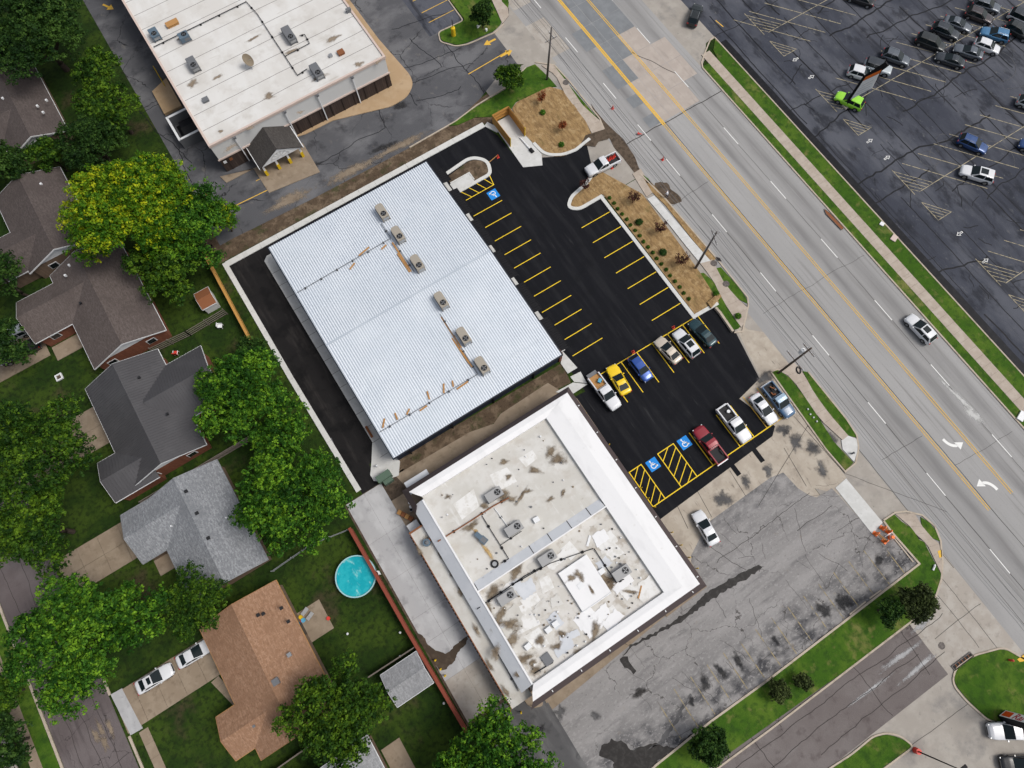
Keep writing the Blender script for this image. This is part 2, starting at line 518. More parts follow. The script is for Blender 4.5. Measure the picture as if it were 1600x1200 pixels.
def frayed(m):
    """a copy of a material whose edge breaks up where the 'fall' attribute runs out"""
    if m.name + '_frayed' in MATS:
        return MATS[m.name + '_frayed']
    k = m.copy()
    k.name = m.name + '_frayed'
    N, L = k.node_tree.nodes, k.node_tree.links
    at = N.new('ShaderNodeAttribute'); at.attribute_name = 'fall'
    tc = N.new('ShaderNodeTexCoord')
    no = N.new('ShaderNodeTexNoise')
    no.inputs['Scale'].default_value = 1.6
    no.inputs['Detail'].default_value = 7
    no.inputs['Roughness'].default_value = .7
    L.new(tc.outputs['Object'], no.inputs['Vector'])
    ad = N.new('ShaderNodeMath'); ad.operation = 'MULTIPLY_ADD'; ad.inputs[1].default_value = 1.5
    L.new(no.outputs['Fac'], ad.inputs[0]); L.new(at.outputs['Fac'], ad.inputs[2])
    mr = N.new('ShaderNodeMapRange')
    mr.interpolation_type = 'SMOOTHSTEP'
    mr.inputs['From Min'].default_value = .80
    mr.inputs['From Max'].default_value = 1.55
    mr.inputs['To Max'].default_value = .85
    L.new(ad.outputs[0], mr.inputs['Value'])
    tr = N.new('ShaderNodeBsdfTransparent')
    ms = N.new('ShaderNodeMixShader')
    L.new(mr.outputs[0], ms.inputs[0])
    L.new(tr.outputs[0], ms.inputs[1])
    L.new(N['Principled BSDF'].outputs[0], ms.inputs[2])
    L.new(ms.outputs[0], N['Material Output'].inputs['Surface'])
    MATS[k.name] = k
    return k



# ================================================================ THE SETTING
Z_D, Z_R, Z_S, Z_C, Z_M = 0.010, 0.020, 0.026, 0.031, 0.037
m_ = MATS
sheet('ground', rect(-400, 500, -400, 500), 0.0, m_['grass_dark'], kind='structure')


def struct(name, pts, z, m):
    return sheet(name, pts, z, m_[m], kind='structure')


# main road, side street, residential street
road = struct('main_road', rect(49.2, 70.6, -140, 190), Z_R, 'road')
street = struct('side_street', rect(-60, 45.5, -39.2, -31.2), Z_R, 'asphalt_mauve')
res = struct('residential_street', rect(-59.4, -51.6, -90, 95), Z_R, 'asphalt_mauve_res')
struct('street_mouth', [(43.5, -60), (49.3, -60), (49.3, -27.5), (46.2, -28.2), (44.6, -31.4), (39.5, -31.2), (39.5, -39.2), (41, -39.2)], Z_R + .003, 'concrete')
# concrete that shows between walks, verges and road
struct('concrete_apron', rect(40.65, 50.6, -31, 16.9), Z_D + .002, 'apron')
struct('concrete_apron', rect(37.6, 50.6, 41.1, 69.5), Z_D + .002, 'apron')
struct('concrete_apron', rect(46.3, 50.6, 17, 41), Z_D + .002, 'apron')
struct('concrete_apron', rect(-6, 20.4, -16, 16.4), Z_D + .001, 'concrete_brown')
struct('concrete_apron', rect(18, 52, -90, -38.8), Z_D + .002, 'apron')
struct('concrete_apron', rect(20.5, 40.6, -16, -5), Z_D + .002, 'concrete_stained')
# parking lots and drives
far = struct('parking_lot', rect(76.3, 190, -90, 140), Z_R, 'asphalt_far')
struct('lot_entrance', [(70.5, 52.6), (72, 53.6), (74.3, 56.2), (76.4, 56.6), (76.4, 90), (70.5, 90)], Z_R - .003, 'apron')
top = struct('parking_lot', [(-11.6, 190), (-11.9, 78), (-12.2, 66.4), *[(-9.86, 66.45), (-6.08, 66.27), (3.89, 65.92), (11.94, 65.84), (21.36, 65.73), (30.25, 65.97)], (36, 67.6), (41, 69.9), (45, 70.2), (47.2, 76.5), (45.4, 78.2), (38, 79), (40, 190)], Z_R - .002, 'asphalt_top')
struct('driveway_apron', [(45.0, 70.1), (48.3, 67.9), (50.6, 66.5), (50.4, 84), (48.5, 79.4), (45.2, 78.4)], Z_R + .002, 'apron')
struct('parking_lot', [(22.0, 16.4), (20.0, 16.6), (19.6, -4.0), (40.4, -3.2), (41.6, -2.3), (39.9, 3.6), (44.2, 4.4), (46.2, 14.0), (46.9, 16.5), (42.4, 17.2), (42.4, 41.4), (44.0, 46.5), (45.8, 50.6), (43.0, 50.9), (40.0, 51.6), (37.4, 53), (34.9, 53.2), (34.6, 60), (33.8, 62.6), (-5, 62.6), (-5, 59), (22, 58)], Z_R, 'asphalt_new')
newlot = bpy.data.objects['parking_lot.002']
lane_new = struct('driveway', [(-5.02, 62.6), (-12.7, 62.6), (-12.4, 41), (-12.1, 20.9), (-9.6, 20.9), (-9.3, 24), (-5.02, 24)], Z_R, 'asphalt_lane')
old = struct('parking_lot', [(21, -10), (25.5, -7.8), (36.4, -7.6), (38.4, -8.0), (38.7, -10.8), (39.3, -12.2), (40.0, -13.1), (42.6, -13.3), (43.2, -20.8), (45.7, -20.6), (45.9, -27.2), (2.0, -27.7), (-14, -27.5), (-14.6, -16.3), (18, -14)], Z_R, 'asphalt_old')
struct('driveway', rect(-14.4, -5.0, -27.6, -11.6), Z_R + .004, 'asphalt_grey')
struct('driveway', [(39.41, -38.56), (51.35, -40.59), (37.4, -54.42), (23.81, -45.76), (19.11, -39.53), (27.76, -39.63), (31.33, -41.48)], Z_R - .004, 'apron')
# beige concrete between the new and the old lot
conc = struct('concrete_apron', [(19.9, -2.5), (40.4, -2.2), (41.7, -1.9), (39.8, 3.6), (44.4, 4.5), (46.6, 14.0), (47.6, 11.2), (49.4, 9.5), (49.4, 4), (46.3, 1.2), (45.2, -13.2), (43.0, -14.6), (38.0, -9.2), (25, -9.0), (21.5, -12.5), (19.4, -12.5)], Z_D + .004, 'concrete_stained')
# dirt strips and mulch
struct('dirt_strip', [(-14.4, 66.5), (-13.5, 63.6), (33.8, 63.2), (36, 61.5), (37.2, 63.6), (39, 67.9), (33, 67.4), (24, 66.2), (10, 67.6), (-6, 69.8), (-11, 72.2), (-13, 74)], Z_D, 'dirt')
struct('dirt_strip', [(-6.4, 22.4), (21.6, 21.8), (21.0, 18.6), (15, 19.3), (8, 19.6), (-6.9, 20.4)], Z_D, 'dirt')
struct('alley', [(-7.0, 20.7), (5, 20.3), (8.4, 19.5), (10.0, 20.2), (18.2, 20.4), (19.0, 18.6), (20, 16), (-6, 15.6)], Z_D + .004, 'concrete_brown')
struct('yard_pad', rect(-9.3, -5.5, 11.2, 17.9), Z_D + .006, 'concrete_brown')

# concrete slabs of the delivery lane
lane = struct('delivery_lane', rect(-15.0, -5.6, -11.6, 20.9), Z_D, 'mud')
yy = 20.8
for i, d in enumerate([6.4, 5.6, 5.8, 3.4, 5.2, 5.6]):
    for a, b in ((-14.7, -11.92), (-11.9, -9.22)):
        slab('slab', rect(a, b, yy - d + .02, yy), 0, .05, m_['concrete_grey'] if i < 5 else m_['concrete'], lane)
    if i >= 2:
        slab('slab', rect(-9.2, -7.2, yy - d + .02, yy), 0, .05, m_['concrete_grey'], lane)
    yy -= d
sheet('puddle', jag(rounded([(-14.98, 2.11), (-14.57, 1.01), (-14.2, 0.32), (-14.32, -0.53), (-14.07, -1.41), (-13.53, -2.12), (-12.93, -2.87), (-12.2, -2.79), (-11.29, -2.56), (-10.31, -2.54), (-9.4, -2.48), (-9.6, -2.81), (-10.21, -3.33), (-11.19, -3.35), (-11.93, -3.78), (-12.39, -4.21), (-13.29, -4.27), (-13.97, -4.46), (-14.56, -4.17), (-14.65, -3.04), (-14.86, -1.46), (-15.0, 0.27)], .6, 3), 4, .3, .07), .058, m_['wet_brown'], lane)

# concrete band round the new lot (swale), walk west of the metal building
def band(pts, w, joint, name='kerb', m='kerb_new', h=.14):
    st = empty(name)
    st['kind'] = 'structure'
    P_ = []
    for i in range(len(pts) - 1):
        a, b = Vector(pts[i]), Vector(pts[i + 1])
        n = max(1, int(round((b - a).length / joint)))
        P_ += [(a.lerp(b, k / n), a.lerp(b, (k + 1) / n)) for k in range(n)]
    for a, b in P_:
        d = (b - a).normalized() * .012
        MB().strip([tuple(a + d), tuple(b - d)], w, 0, h + rnd.uniform(-.004, .004)).build('kerb_stone', m_[m], st)
    return st


band([(-12.75, 62.9), (33.8, 62.9)], .95, 3.0)
band([(34.1, 62.8), (35.2, 60.6)], .9, 3.0)
band([(-12.9, 63.3), (-12.75, 41), (-12.3, 21.5)], .75, 3.0)
walk_w = MB().prism([(-7.6, 60.2), (-6.9, 60.8), (-5.5, 60.8), (-5.5, 22.0), (-6.6, 20.4), (-9.0, 20.9), (-9.9, 21.6), (-9.9, 22.6), (-8.8, 24.2), (-7.4, 26.5)], 0, .13).build('walkway', m_['concrete_new'])
walk_w['kind'] = 'structure'
for yj in np.arange(24, 60, 2.4):
    MB().strip([(-7.55, yj), (-5.6, yj)], .05, .131, .134).build('joint', m_['crack'], walk_w)
walk_e = empty('walkway')
walk_e['kind'] = 'structure'
for i, yj in enumerate(np.arange(23.2, 57, 1.6)):
    slab('slab', rect(21.5, 23.1, yj + .01, yj + 1.585), 0, .13, m_['concrete_new'], walk_e)
for a in ([(22.67, 23.25), (23.04, 19.96), (21.38, 19.99), (21.39, 21.84)], [(21.42, 19.39), (23.1, 19.23), (22.89, 17.29), (21.45, 18.44)], [(21.24, 18.46), (22.89, 17.12), (20.06, 17.06), (18.34, 18.62)]):
    slab('slab', a, 0, .125, m_['concrete_new'], walk_e)

# raised bed with its kerb, north stall island
bed = slab('planting_bed', rounded([(23.4, 57.6), (28.6, 58.4), (30.4, 56.6), (29.7, 54.6), (23.6, 54.6)], [0, 1.2, 1.6, .7, 0], 5), 0, .10, m_['dirt'], kind='structure')
MB().strip(rounded([(23.3, 58.2), (28.8, 58.8), (30.7, 56.7), (29.8, 54.4), (23.3, 54.4)], [0, 1.4, 1.9, .8, 0], 6, False), .55, 0, .15).build('kerb_stone', m_['kerb_new'], bed)
slab('pad', rect(23.3, 26.9, 54.66, 56.3), 0, .14, m_['concrete_new'], bed)
MB().strip([(23.5, 56.4), (27.0, 56.4), (27.0, 54.9)], .18, 0, .2).build('kerb_stone', m_['kerb_new'], bed)
# dumpster pad
slab('concrete_pad', [(35.1, 62.2), (38.4, 62.2), (38.6, 53.0), (37.6, 51.2), (34.8, 52.6)], 0, .06, m_['concrete_new'], kind='structure')

# islands with straw mulch
isl1 = slab('planting_island', rounded([(39.36, 63.03), (40.75, 63.63), (46.9, 63.3), (48.43, 61.37), (48.12, 54.33), (47.33, 51.16), (44.47, 50.84), (41.53, 50.74), (40.08, 51.54), (38.81, 53.36), (38.32, 58.49)], .4, 3), 0, .13, m_['straw'], kind='structure')
kerb(rounded([(38.7, 55.5), (39.0, 52.6), (41.5, 51.0), (43.7, 50.7), (46.8, 51.2)], [0, 1.5, 1, 0, 0], 6, False), .5, .16, m_['kerb_new'])
isl2 = slab('planting_island', rounded([(37.1, 42.6), (38.8, 43.9), (44.6, 45.6), (47.9, 38.2), (47.6, 30), (47.2, 22.4), (46.6, 17.0), (42.4, 17.3), (42.7, 41.6), (38.2, 41.6)], [.5, .5, .5, .6, 0, 0, 0, 0, 0, .6], 5), 0, .13, m_['straw'], kind='structure')
kerb(rounded([(46.4, 17.0), (42.05, 17.2), (42.15, 41.4), (38.0, 41.4), (36.7, 42.6), (38.2, 43.9), (41.6, 44.6), (45.4, 46.4)], [0, 0, 0, 1.0, .9, .8, .4, 0], 6, False), .55, .16, m_['kerb_new'])
slab('verge', rounded([(47.66, 22.31), (47.98, 20.2), (47.66, 18.53), (47.09, 15.8), (46.86, 13.5), (46.95, 12.11), (45.71, 12.19), (45.62, 14.67), (45.75, 17.16), (45.83, 20.09), (46.47, 22.19)], .5, 3), 0, .12, m_['grass'], kind='structure')
slab('verge', [(49.53, 21.74), (50.4, 21.43), (50.56, 17.9), (50.46, 15.47), (50.05, 14.5), (49.29, 15.98), (49.16, 18.44)], 0, .12, m_['grass'], kind='structure')
slab('verge', [(49.77, 40.57), (50.27, 39.54), (50.38, 37.11), (50.57, 35.34), (50.51, 27.33), (50.6, 22.97), (49.78, 22.86), (49.64, 27.49), (49.72, 34.53), (49.36, 37.77)], 0, .12, m_['straw'], kind='structure')

# grass verges with kerbs
slab('verge', rect(70.75, 72.05, -140, 52.6), 0, .12, m_['grass'], kind='structure')
slab('verge', [(73.75, -140), (76.1, -140), (76.1, 56.0), (74.4, 54.4), (73.75, 52.0)], 0, .12, m_['grass'], kind='structure')
kerb([(70.62, -140), (70.62, 52.4), (71.2, 53.4), (73.2, 54.9), (75.2, 56.3), (76.2, 56.4)], .22, .15)
kerb([(76.2, 56.4), (76.2, -140)], .2, .15)
v = slab('verge', [(46.2, 4.21), (47.3, 3.97), (47.91, 1.96), (47.83, -1.4), (47.49, -4.87), (47.04, -8.41), (47.38, -12.17), (45.78, -12.41), (45.54, -8.53)], 0, .12, m_['grass'], kind='structure')
slab('verge', [(50.12, 1.92), (50.62, 1.37), (50.67, -3.9), (50.51, -7.91), (50.1, -9.73), (49.31, -8.89), (49.0, -5.84), (48.99, -1.7), (49.8, 0.4)], 0, .12, m_['grass'], kind='structure')
kerb([(46.19, 4.34), (45.42, -8.67), (45.59, -12.5), (47.55, -12.38), (49.36, -10.98), (50.35, -9.45), (50.67, -6.91), (50.68, 1.44)], .2, .15)
kerb([(46.19, 4.34), (47.37, 4.04)], .2, .15)
slab('verge', [(45.59, -20.44), (47.32, -20.55), (47.48, -21.76), (48.08, -23.25), (47.81, -24.77), (48.16, -25.39), (47.41, -28.64), (47.17, -29.74), (46.07, -30.67), (44.05, -31.27), (41.53, -32.18), (2.1, -31.14), (-2.15, -28.43), (2.31, -27.58), (10.75, -27.5), (45.66, -27.23)], 0, .12, m_['grass'], kind='structure')
slab('verge', [(50.06, -22.71), (50.55, -23.93), (50.5, -25.7), (50.01, -26.48), (49.18, -25.15), (49.22, -23.88)], 0, .12, m_['grass'], kind='structure')
kerb([(45.57, -20.33), (47.57, -20.4), (48.92, -21.06), (50.39, -22.61), (50.83, -24.61), (50.14, -26.46), (48.33, -28.74), (46.78, -30.16), (44.82, -31.29), (42.32, -32.04), (41.18, -31.96), (16.75, -32.01), (2.55, -31.83)], .22, .15)
kerb([(45.51, -20.4), (45.44, -22.25), (45.72, -27.16), (19.94, -27.45), (10.88, -27.33), (2.31, -27.58), (-1.95, -28.15)], .25, .15)
slab('verge', rounded([(39.75, -39.93), (40.76, -39.34), (43.6, -39.36), (47.59, -40.74), (48.91, -43.56), (49.91, -46.42), (46.15, -50.08), (41.59, -47.01), (40.08, -45.79), (39.44, -42.54), (39.4, -40.76)], .8, 4), 0, .12, m_['grass'], kind='structure')
kerb(rounded([(39.51, -39.96), (40.68, -39.19), (43.7, -39.25), (47.7, -40.63), (49.02, -43.45), (50.02, -46.32), (46.04, -50.19), (41.62, -47.2), (39.98, -45.89), (39.2, -42.56), (39.14, -40.69)], .8, 4), .2, .15, closed=True)
slab('verge', rounded([(19.71, -39.42), (23.12, -39.61), (26.76, -39.58), (28.33, -40.16), (29.42, -41.28), (30.11, -42.81), (24.59, -42.61), (20.36, -42.77), (15.15, -39.45)], .6, 4), 0, .12, m_['grass'], kind='structure')
kerb(rounded([(15.24, -39.34), (19.67, -39.23), (23.21, -39.5), (26.79, -39.43), (28.45, -40.03), (29.65, -41.25), (30.2, -42.95), (24.62, -42.79)], .6, 4, False), .2, .15)
slab('verge', rounded([(45.51, 93.13), (42.53, 88.18), (42.44, 82.86), (37.21, 82.98), (36.73, 81.33), (38.54, 79.02), (39.6, 78.65), (45.37, 78.14), (47.36, 78.81), (48.54, 84.24), (49.99, 90.19)], .5, 3), 0, .12, m_['grass'], kind='structure')
kerb(rounded([(45.22, 93.31), (42.25, 88.36), (42.08, 82.93), (37.18, 83.16), (36.41, 81.22), (38.13, 78.97), (39.99, 78.23), (45.41, 77.78), (47.57, 78.51)], .6, 4, False), .2, .15)
slab('verge', [(51.11, 85.98), (52.24, 85.24), (50.79, 81.92), (50.09, 81.03), (49.72, 82.11)], 0, .12, m_['grass'], kind='structure')
slab('verge', [(28.74, 65.91), (34.68, 66.53), (40.53, 66.84), (45.55, 68.69), (47.43, 68.41), (47.9, 64.81), (47.97, 62.6), (46.65, 63.31), (40.58, 63.75), (39.04, 62.93), (35.83, 63.38), (33.29, 64.88), (30.12, 65.16)], 0, .12, m_['grass'], kind='structure')
kerb([(21.36, 65.73), (30.25, 65.97), (34.81, 66.75), (40.74, 67.16), (45.81, 68.69)], .2, .15)
slab('verge', [(50.02, 66.25), (50.33, 63.23), (49.34, 63.1), (49.42, 64.76)], 0, .12, m_['grass'], kind='structure')
slab('verge', [(49.91, 61.65), (50.09, 53.49), (49.31, 53.85), (48.95, 56.48)], 0, .12, m_['grass'], kind='structure')
slab('verge', [(50.04, 40.95), (50.31, 39.93), (50.22, 38.6), (49.64, 39.53)], 0, .12, m_['grass'], kind='structure')
kerb([(47.65, 68.75), (50.08, 66.53), (50.34, 62.29), (50.34, 53.48), (49.69, 51.09)], .2, .14)
kerb([(49.76, 41.42), (50.4, 35.45), (50.64, 27.5), (50.77, 22.86), (50.74, 19.68), (50.7, 15.32), (49.94, 14.2), (46.67, 11.45), (45.52, 11.96)], .2, .14)

# sidewalks, panel by panel
def sidewalk(pts_l, pts_r, n, m='concrete_walk', h=.135):
    st = empty('sidewalk')
    st['kind'] = 'structure'

    def along(P_, t):
        L_ = [0]
        for i in range(len(P_) - 1):
            L_.append(L_[-1] + (Vector(P_[i + 1]) - Vector(P_[i])).length)
        s = t * L_[-1]
        for i in range(len(P_) - 1):
            if s <= L_[i + 1] + 1e-6:
                return Vector(P_[i]).lerp(Vector(P_[i + 1]), (s - L_[i]) / max(1e-6, L_[i + 1] - L_[i]))
        return Vector(P_[-1])
    g = .009 / max(1e-6, sum((Vector(pts_l[i + 1]) - Vector(pts_l[i])).length for i in range(len(pts_l) - 1)))
    MB().prism(list(pts_l) + list(pts_r)[::-1], 0, h - .03).build('bedding', m_['crack'], st)
    for i in range(n):
        t0, t1 = i / n + g, (i + 1) / n - g
        q = [tuple(along(pts_l, t0)), tuple(along(pts_l, t1)), tuple(along(pts_r, t1)), tuple(along(pts_r, t0))]
        slab('paving_panel', q, 0, h + rnd.uniform(-.006, .006), m_[m], st)
    return st


sidewalk([(72.05, 54.6), (72.05, -60)], [(73.75, 54.6), (73.75, -60)], 76)
sidewalk([(48.19, 67.6), (49.09, 64.66), (48.22, 60.29), (48.12, 54.33), (47.43, 50.95)], [(49.97, 66.76), (49.87, 61.98), (49.45, 57.2), (50.14, 53.01), (49.55, 50.89)], 14)
sidewalk([(48.73, 42.08), (48.14, 37.46)], [(50.4, 42.13), (49.7, 37.55)], 3, 'concrete_walk', .105)
sidewalk([(48.02, 37.13), (48.17, 32.43), (48.12, 27.43), (48.18, 23.64)], [(49.29, 36.99), (49.42, 31.62), (49.56, 26.89), (49.75, 23.13)], 8, 'concrete_new')
sidewalk([(48.18, 23.64), (48.06, 20.15), (47.3, 17.14), (47.01, 14.62), (46.89, 12.03)], [(50.05, 23.2), (49.27, 19.37), (49.2, 16.17), (49.81, 14.04), (48.29, 12.58)], 6)
sidewalk([(47.15, 4.07), (48.11, 2.06), (47.83, -1.4), (47.49, -4.87), (48.21, -8.94)], [(49.92, 3.67), (50.0, 1.77), (49.33, -1.58), (49.13, -5.15), (49.31, -8.89)], 8)
slab('pad', [(48.06, -8.85), (49.31, -8.89), (50.07, -10.03), (48.91, -11.23), (47.52, -12.15), (47.37, -9.92)], 0, .13, m_['concrete_new'], kind='structure')
sidewalk([(47.46, -20.53), (48.08, -23.25), (47.87, -24.71), (48.43, -25.47), (47.23, -29.68)], [(49.69, -21.86), (49.39, -23.69), (49.42, -25.51), (49.7, -26.68), (48.05, -29.05)], 8)
sidewalk([(49.4, 87.1), (48.64, 84.18), (47.75, 80.05), (47.38, 78.63)], [(50.92, 86.11), (49.72, 82.11), (50.11, 80.85), (49.28, 79.55)], 4)
slab('concrete_slab', [(43.0, -13.5), (45.1, -13.3), (45.3, -20.5), (43.1, -20.9)], 0, .07, m_['concrete_new'], kind='structure')
slab('tactile_pad', [(48.85, -27.22), (49.4, -27.37), (48.84, -28.09), (48.44, -28.03)], 0, .15, m_['paint_yellow_road'], kind='structure')
slab('tactile_pad', [(48.02, -42.55), (49.28, -42.64), (49.01, -43.36), (48.08, -42.94)], 0, .15, m_['paint_yellow_road'], kind='structure')

# residential side
kerb([(-51.4, 95), (-51.4, 37.5)], .3, .13); kerb([(-51.4, 30.2), (-51.4, 16)], .3, .13); kerb([(-51.2, 10.3), (-51.2, -90)], .3, .13)
kerb([(-59.6, 95), (-59.6, -90)], .3, .13)
slab('verge', rect(-61.6, -59.8, -90, 95), 0, .11, m_['grass'], kind='structure')
sidewalk([(-62.9, 60), (-62.9, -12)], [(-61.6, 60), (-61.6, -12)], 40, 'concrete_brown', .12)
sidewalk([(-65.6, 22), (-65.6, -8)], [(-64.2, 22), (-64.2, -8)], 12, 'concrete', .10)
slab('lawn', [(-50.9, 10.2), (-49.4, 10.2), (-38.2, 11.0), (-38.2, 7), (-40.6, 6), (-40.4, 0), (-39, -6), (-50.9, -6)], 0, .05, m_['grass_dark'], kind='structure')


def driveway(x0, x1, y0, y1, nx, ny, m='concrete_brown'):
    st = empty('driveway')
    st['kind'] = 'structure'
    dx, dy = (x1 - x0) / nx, (y1 - y0) / ny
    for i in range(nx):
        for j in range(ny):
            slab('slab', rect(x0 + i * dx + .02, x0 + (i + 1) * dx - .02, y0 + j * dy + .02, y0 + (j + 1) * dy - .02), 0, .08 + rnd.uniform(-.005, .005), m_[m], st)
    return st


driveway(-51.2, -37.6, 10.6, 15.8, 5, 1)
slab('driveway_apron', [(-51.3, 16), (-49.8, 15.9), (-49.4, 10.2), (-51.0, 10.3)], 0, .10, m_['concrete_grey'], kind='structure')
driveway(-51.2, -39.4, 29.8, 35.4, 4, 2)
driveway(-51.2, -38.4, 46.6, 52.8, 4, 2)
driveway(-51.2, -41.0, 63.6, 70.4, 4, 2)
sidewalk([(-50.0, 10), (-49.8, -8)], [(-48.8, 10), (-48.6, -8)], 10, 'concrete_brown', .09)
slab('patio', rect(-27.2, -23.6, 7.7, 11.9), 0, .07, m_['concrete_brown'], kind='structure')
slab('patio', rect(-25.4, -22.8, -13, -8.0), 0, .07, m_['concrete_brown'], kind='structure')
sidewalk([(-39.9, 10.4), (-38.6, 6.2)], [(-38.8, 10.6), (-37.6, 6.4)], 4, 'concrete_brown', .09)
slab('porch_slab', rect(-40.4, -35.9, 62.2, 64.6), 0, .12, m_['concrete_brown'], kind='structure')
slab('porch_slab', rect(-40.0, -36.9, 25.9, 28.2), 0, .12, m_['concrete_brown'], kind='structure')
# tan walk round the top building, loading dock pads
slab('walkway', rounded([(27.59, 101.4), (27.75, 96.5), (27.84, 87.48), (28.6, 78.03), (28.13, 76.16), (26.03, 74.45), (22.85, 74.24), (13.33, 77.13), (8.4, 77.23), (4.38, 78.09), (8.48, 86.2), (25.01, 89.65)], [0, 0, 0, 1.2, 1.2, 1.2, .8, 0, 0, 0, 0, 0], 5), 0, .14, m_['concrete_tan'], kind='structure')
slab('walkway', [(-6.9, 77.6), (-6.5, 76.0), (-1.6, 76.0), (7.2, 76.0), (7.0, 69.6), (-1.6, 70.6), (-1.7, 75.9)], 0, .12, m_['concrete_brown'], kind='structure')
slab('dock_pad', [(-9.34, 98.43), (-6.22, 99.66), (-6.36, 93.12), (-9.46, 93.18)], 0, .5, m_['concrete_tan'], kind='structure')

# ---------------------------------------------------------------- markings
def line(pts, w, m, parent, name='painted_line', z=Z_M):
    return MB().strip(pts, w, z, z).build(name, m_[m], parent)


for x, w in ((58.38, .10), (58.70, .10), (62.58, .10), (62.90, .10)):
    y0 = -27.0
    y1 = 190
    y = y0
    wid = .42 if x in (58.42,) else w
    line([(x, y0), (x, 46.8)], w, 'paint_yellow_road', road)
    line([(x, 46.8), (x, y1)], w * (2.4 if x < 60 else 1.3), 'paint_yellow_road', road)
for y in (92.8, 81.6, 70.3, 59.0, 49.2, 41.4, 29.4, 17.5, 5.4, -6.7, -18.7, -30.8, -42.8):
    line([(54.9, y), (54.9, y - 3.7)], .12, 'paint_white', road, 'lane_dash')
for y in (87.5, 76.3, 65.2, 54.4, 41.1, 29.1, 16.9, 4.7, -7.3, -19.6, -31.6, -43.6):
    line([(66.3, y), (66.3, y - 3.8)], .12, 'paint_white', road, 'lane_dash')


def turn_arrow(cx, cy, flip):
    """curved turn arrow, tail along the lane, head to the side"""
    s = -1 if flip else 1
    P_ = []
    for k in range(9):
        a = R(0 + 80 * k / 8)
        P_.append((cx + s * (-.8 + 1.25 * (1 - math.cos(a))), cy + s * (1.2 - 1.75 * math.sin(a))))
    mb = MB()
    mb.strip(P_, .40, Z_M, Z_M)
    e = P_[-1]
    mb.prism([(e[0] - s * .05, e[1] + s * .55), (e[0] - s * .0, e[1] - s * .70), (e[0] + s * 1.0, e[1] - s * .12)], Z_M, Z_M)
    return mb.build('turn_arrow', m_['paint_white'], road)


turn_arrow(60.9, -17.6, False)
turn_arrow(60.6, -24.4, True)

# cast slabs and patches in the older stretch of road
cols = [(56.2, 58.3), (58.35, 60.4), (60.45, 62.5), (62.55, 66.2), (66.25, 69.2)]
blue = {(0, 52.0), (1, 56.6), (1, 61.2), (2, 61.2), (2, 65.8), (1, 70.4), (2, 70.4), (0, 56.6), (1, 65.8), (0, 65.8), (0, 47.4), (2, 75), (1, 75), (3, 65.8), (3, 70.4), (3, 75)}
for ci, (a, b) in enumerate(cols):
    for y in (47.4, 52.0, 56.6, 61.2, 65.8, 70.4, 75.0, 79.6):
        if ci == 4 and y < 52:
            continue
        if ci == 0 and (y > 74 or (ci, y) not in blue):
            continue
        if ci == 4 and y > 61:
            continue
        mm = 'slab_blue' if (ci, y) in blue else 'slab_pink'
        if (ci, y) in {(0, 52.0), (0, 47.4)}:
            sheet('slab', rect(a, b, y + .1, y + 2.3), Z_S, m_[mm], road)
        else:
            sheet('slab', rect(a, b, y, y + 4.55), Z_S, m_[mm], road)
for y, xa in ((88, 50.6), (76, 50.4)):
    sheet('slab', rect(xa, 54.2, y - 8, y), Z_S, m_['concrete'], road)
mb = MB()
for p0, p1, w, am in (((54.9, 47), (54.9, -70), .07, .02), ((51.9, 110), (51.9, -70), .05, .015), ((66.3, 47), (66.3, -70), .05, .02), ((50.4, 47.2), (70.4, 47.0), .14, .10), ((58.9, 47), (58.9, -70), .07, .03),
                      ((53.2, 110), (53.2, -60), .04, .015), ((54.2, 110), (54.2, 47), .05, .015), ((62.5, 62), (66.2, 54), .12, .15), ((50.5, 34), (58, 34.4), .05, .1), ((51, 12), (70, 11.2), .04, .1), ((58.9, -20), (69, -20.8), .04, .1), ((51, -14), (58, -14.5), .05, .1)):
    mb.strip(wiggle(p0, p1, am, int(p0[1] * 10 + p0[0])), w, Z_C, Z_C)
tag(mb.build('crack_sealant', m_['crack'], road), kind='stuff')
# whitish wear and the mud washed along the gutter
sheet('mud', rounded([(50.88, 57.03), (50.72, 55.32), (50.75, 52.61), (51.0, 50.24), (51.38, 48.09), (51.05, 45.84), (50.95, 44.47), (50.28, 42.49), (49.89, 40.21), (49.97, 37.93), (49.07, 40.46), (49.16, 43.21), (49.23, 45.59), (49.09, 47.54), (49.63, 50.1), (49.73, 52.98)], .5, 3), Z_C + .003, m_['mud'], road)
sheet('mud', blob(*(51.02, 36.28), 1.7, 2.2, 5), Z_C + .003, m_['mud'], road)
sheet('mud', [(46.58, 52.09), (50.07, 51.28), (50.33, 49.65), (49.21, 49.5), (47.62, 49.95), (46.64, 49.43), (45.47, 50.48), (44.47, 50.84)], .152, m_['mud'], isl1)
stain(road, *(66.26, -13.61), .45, 5.0, 9, m_['concrete_new'], Z_C + .001, .08, name='wear_patch')
stain(road, *(66.1, -16.07), 1.0, 2.0, 19, m_['concrete_new'], Z_C + .002, .08, name='wear_patch')

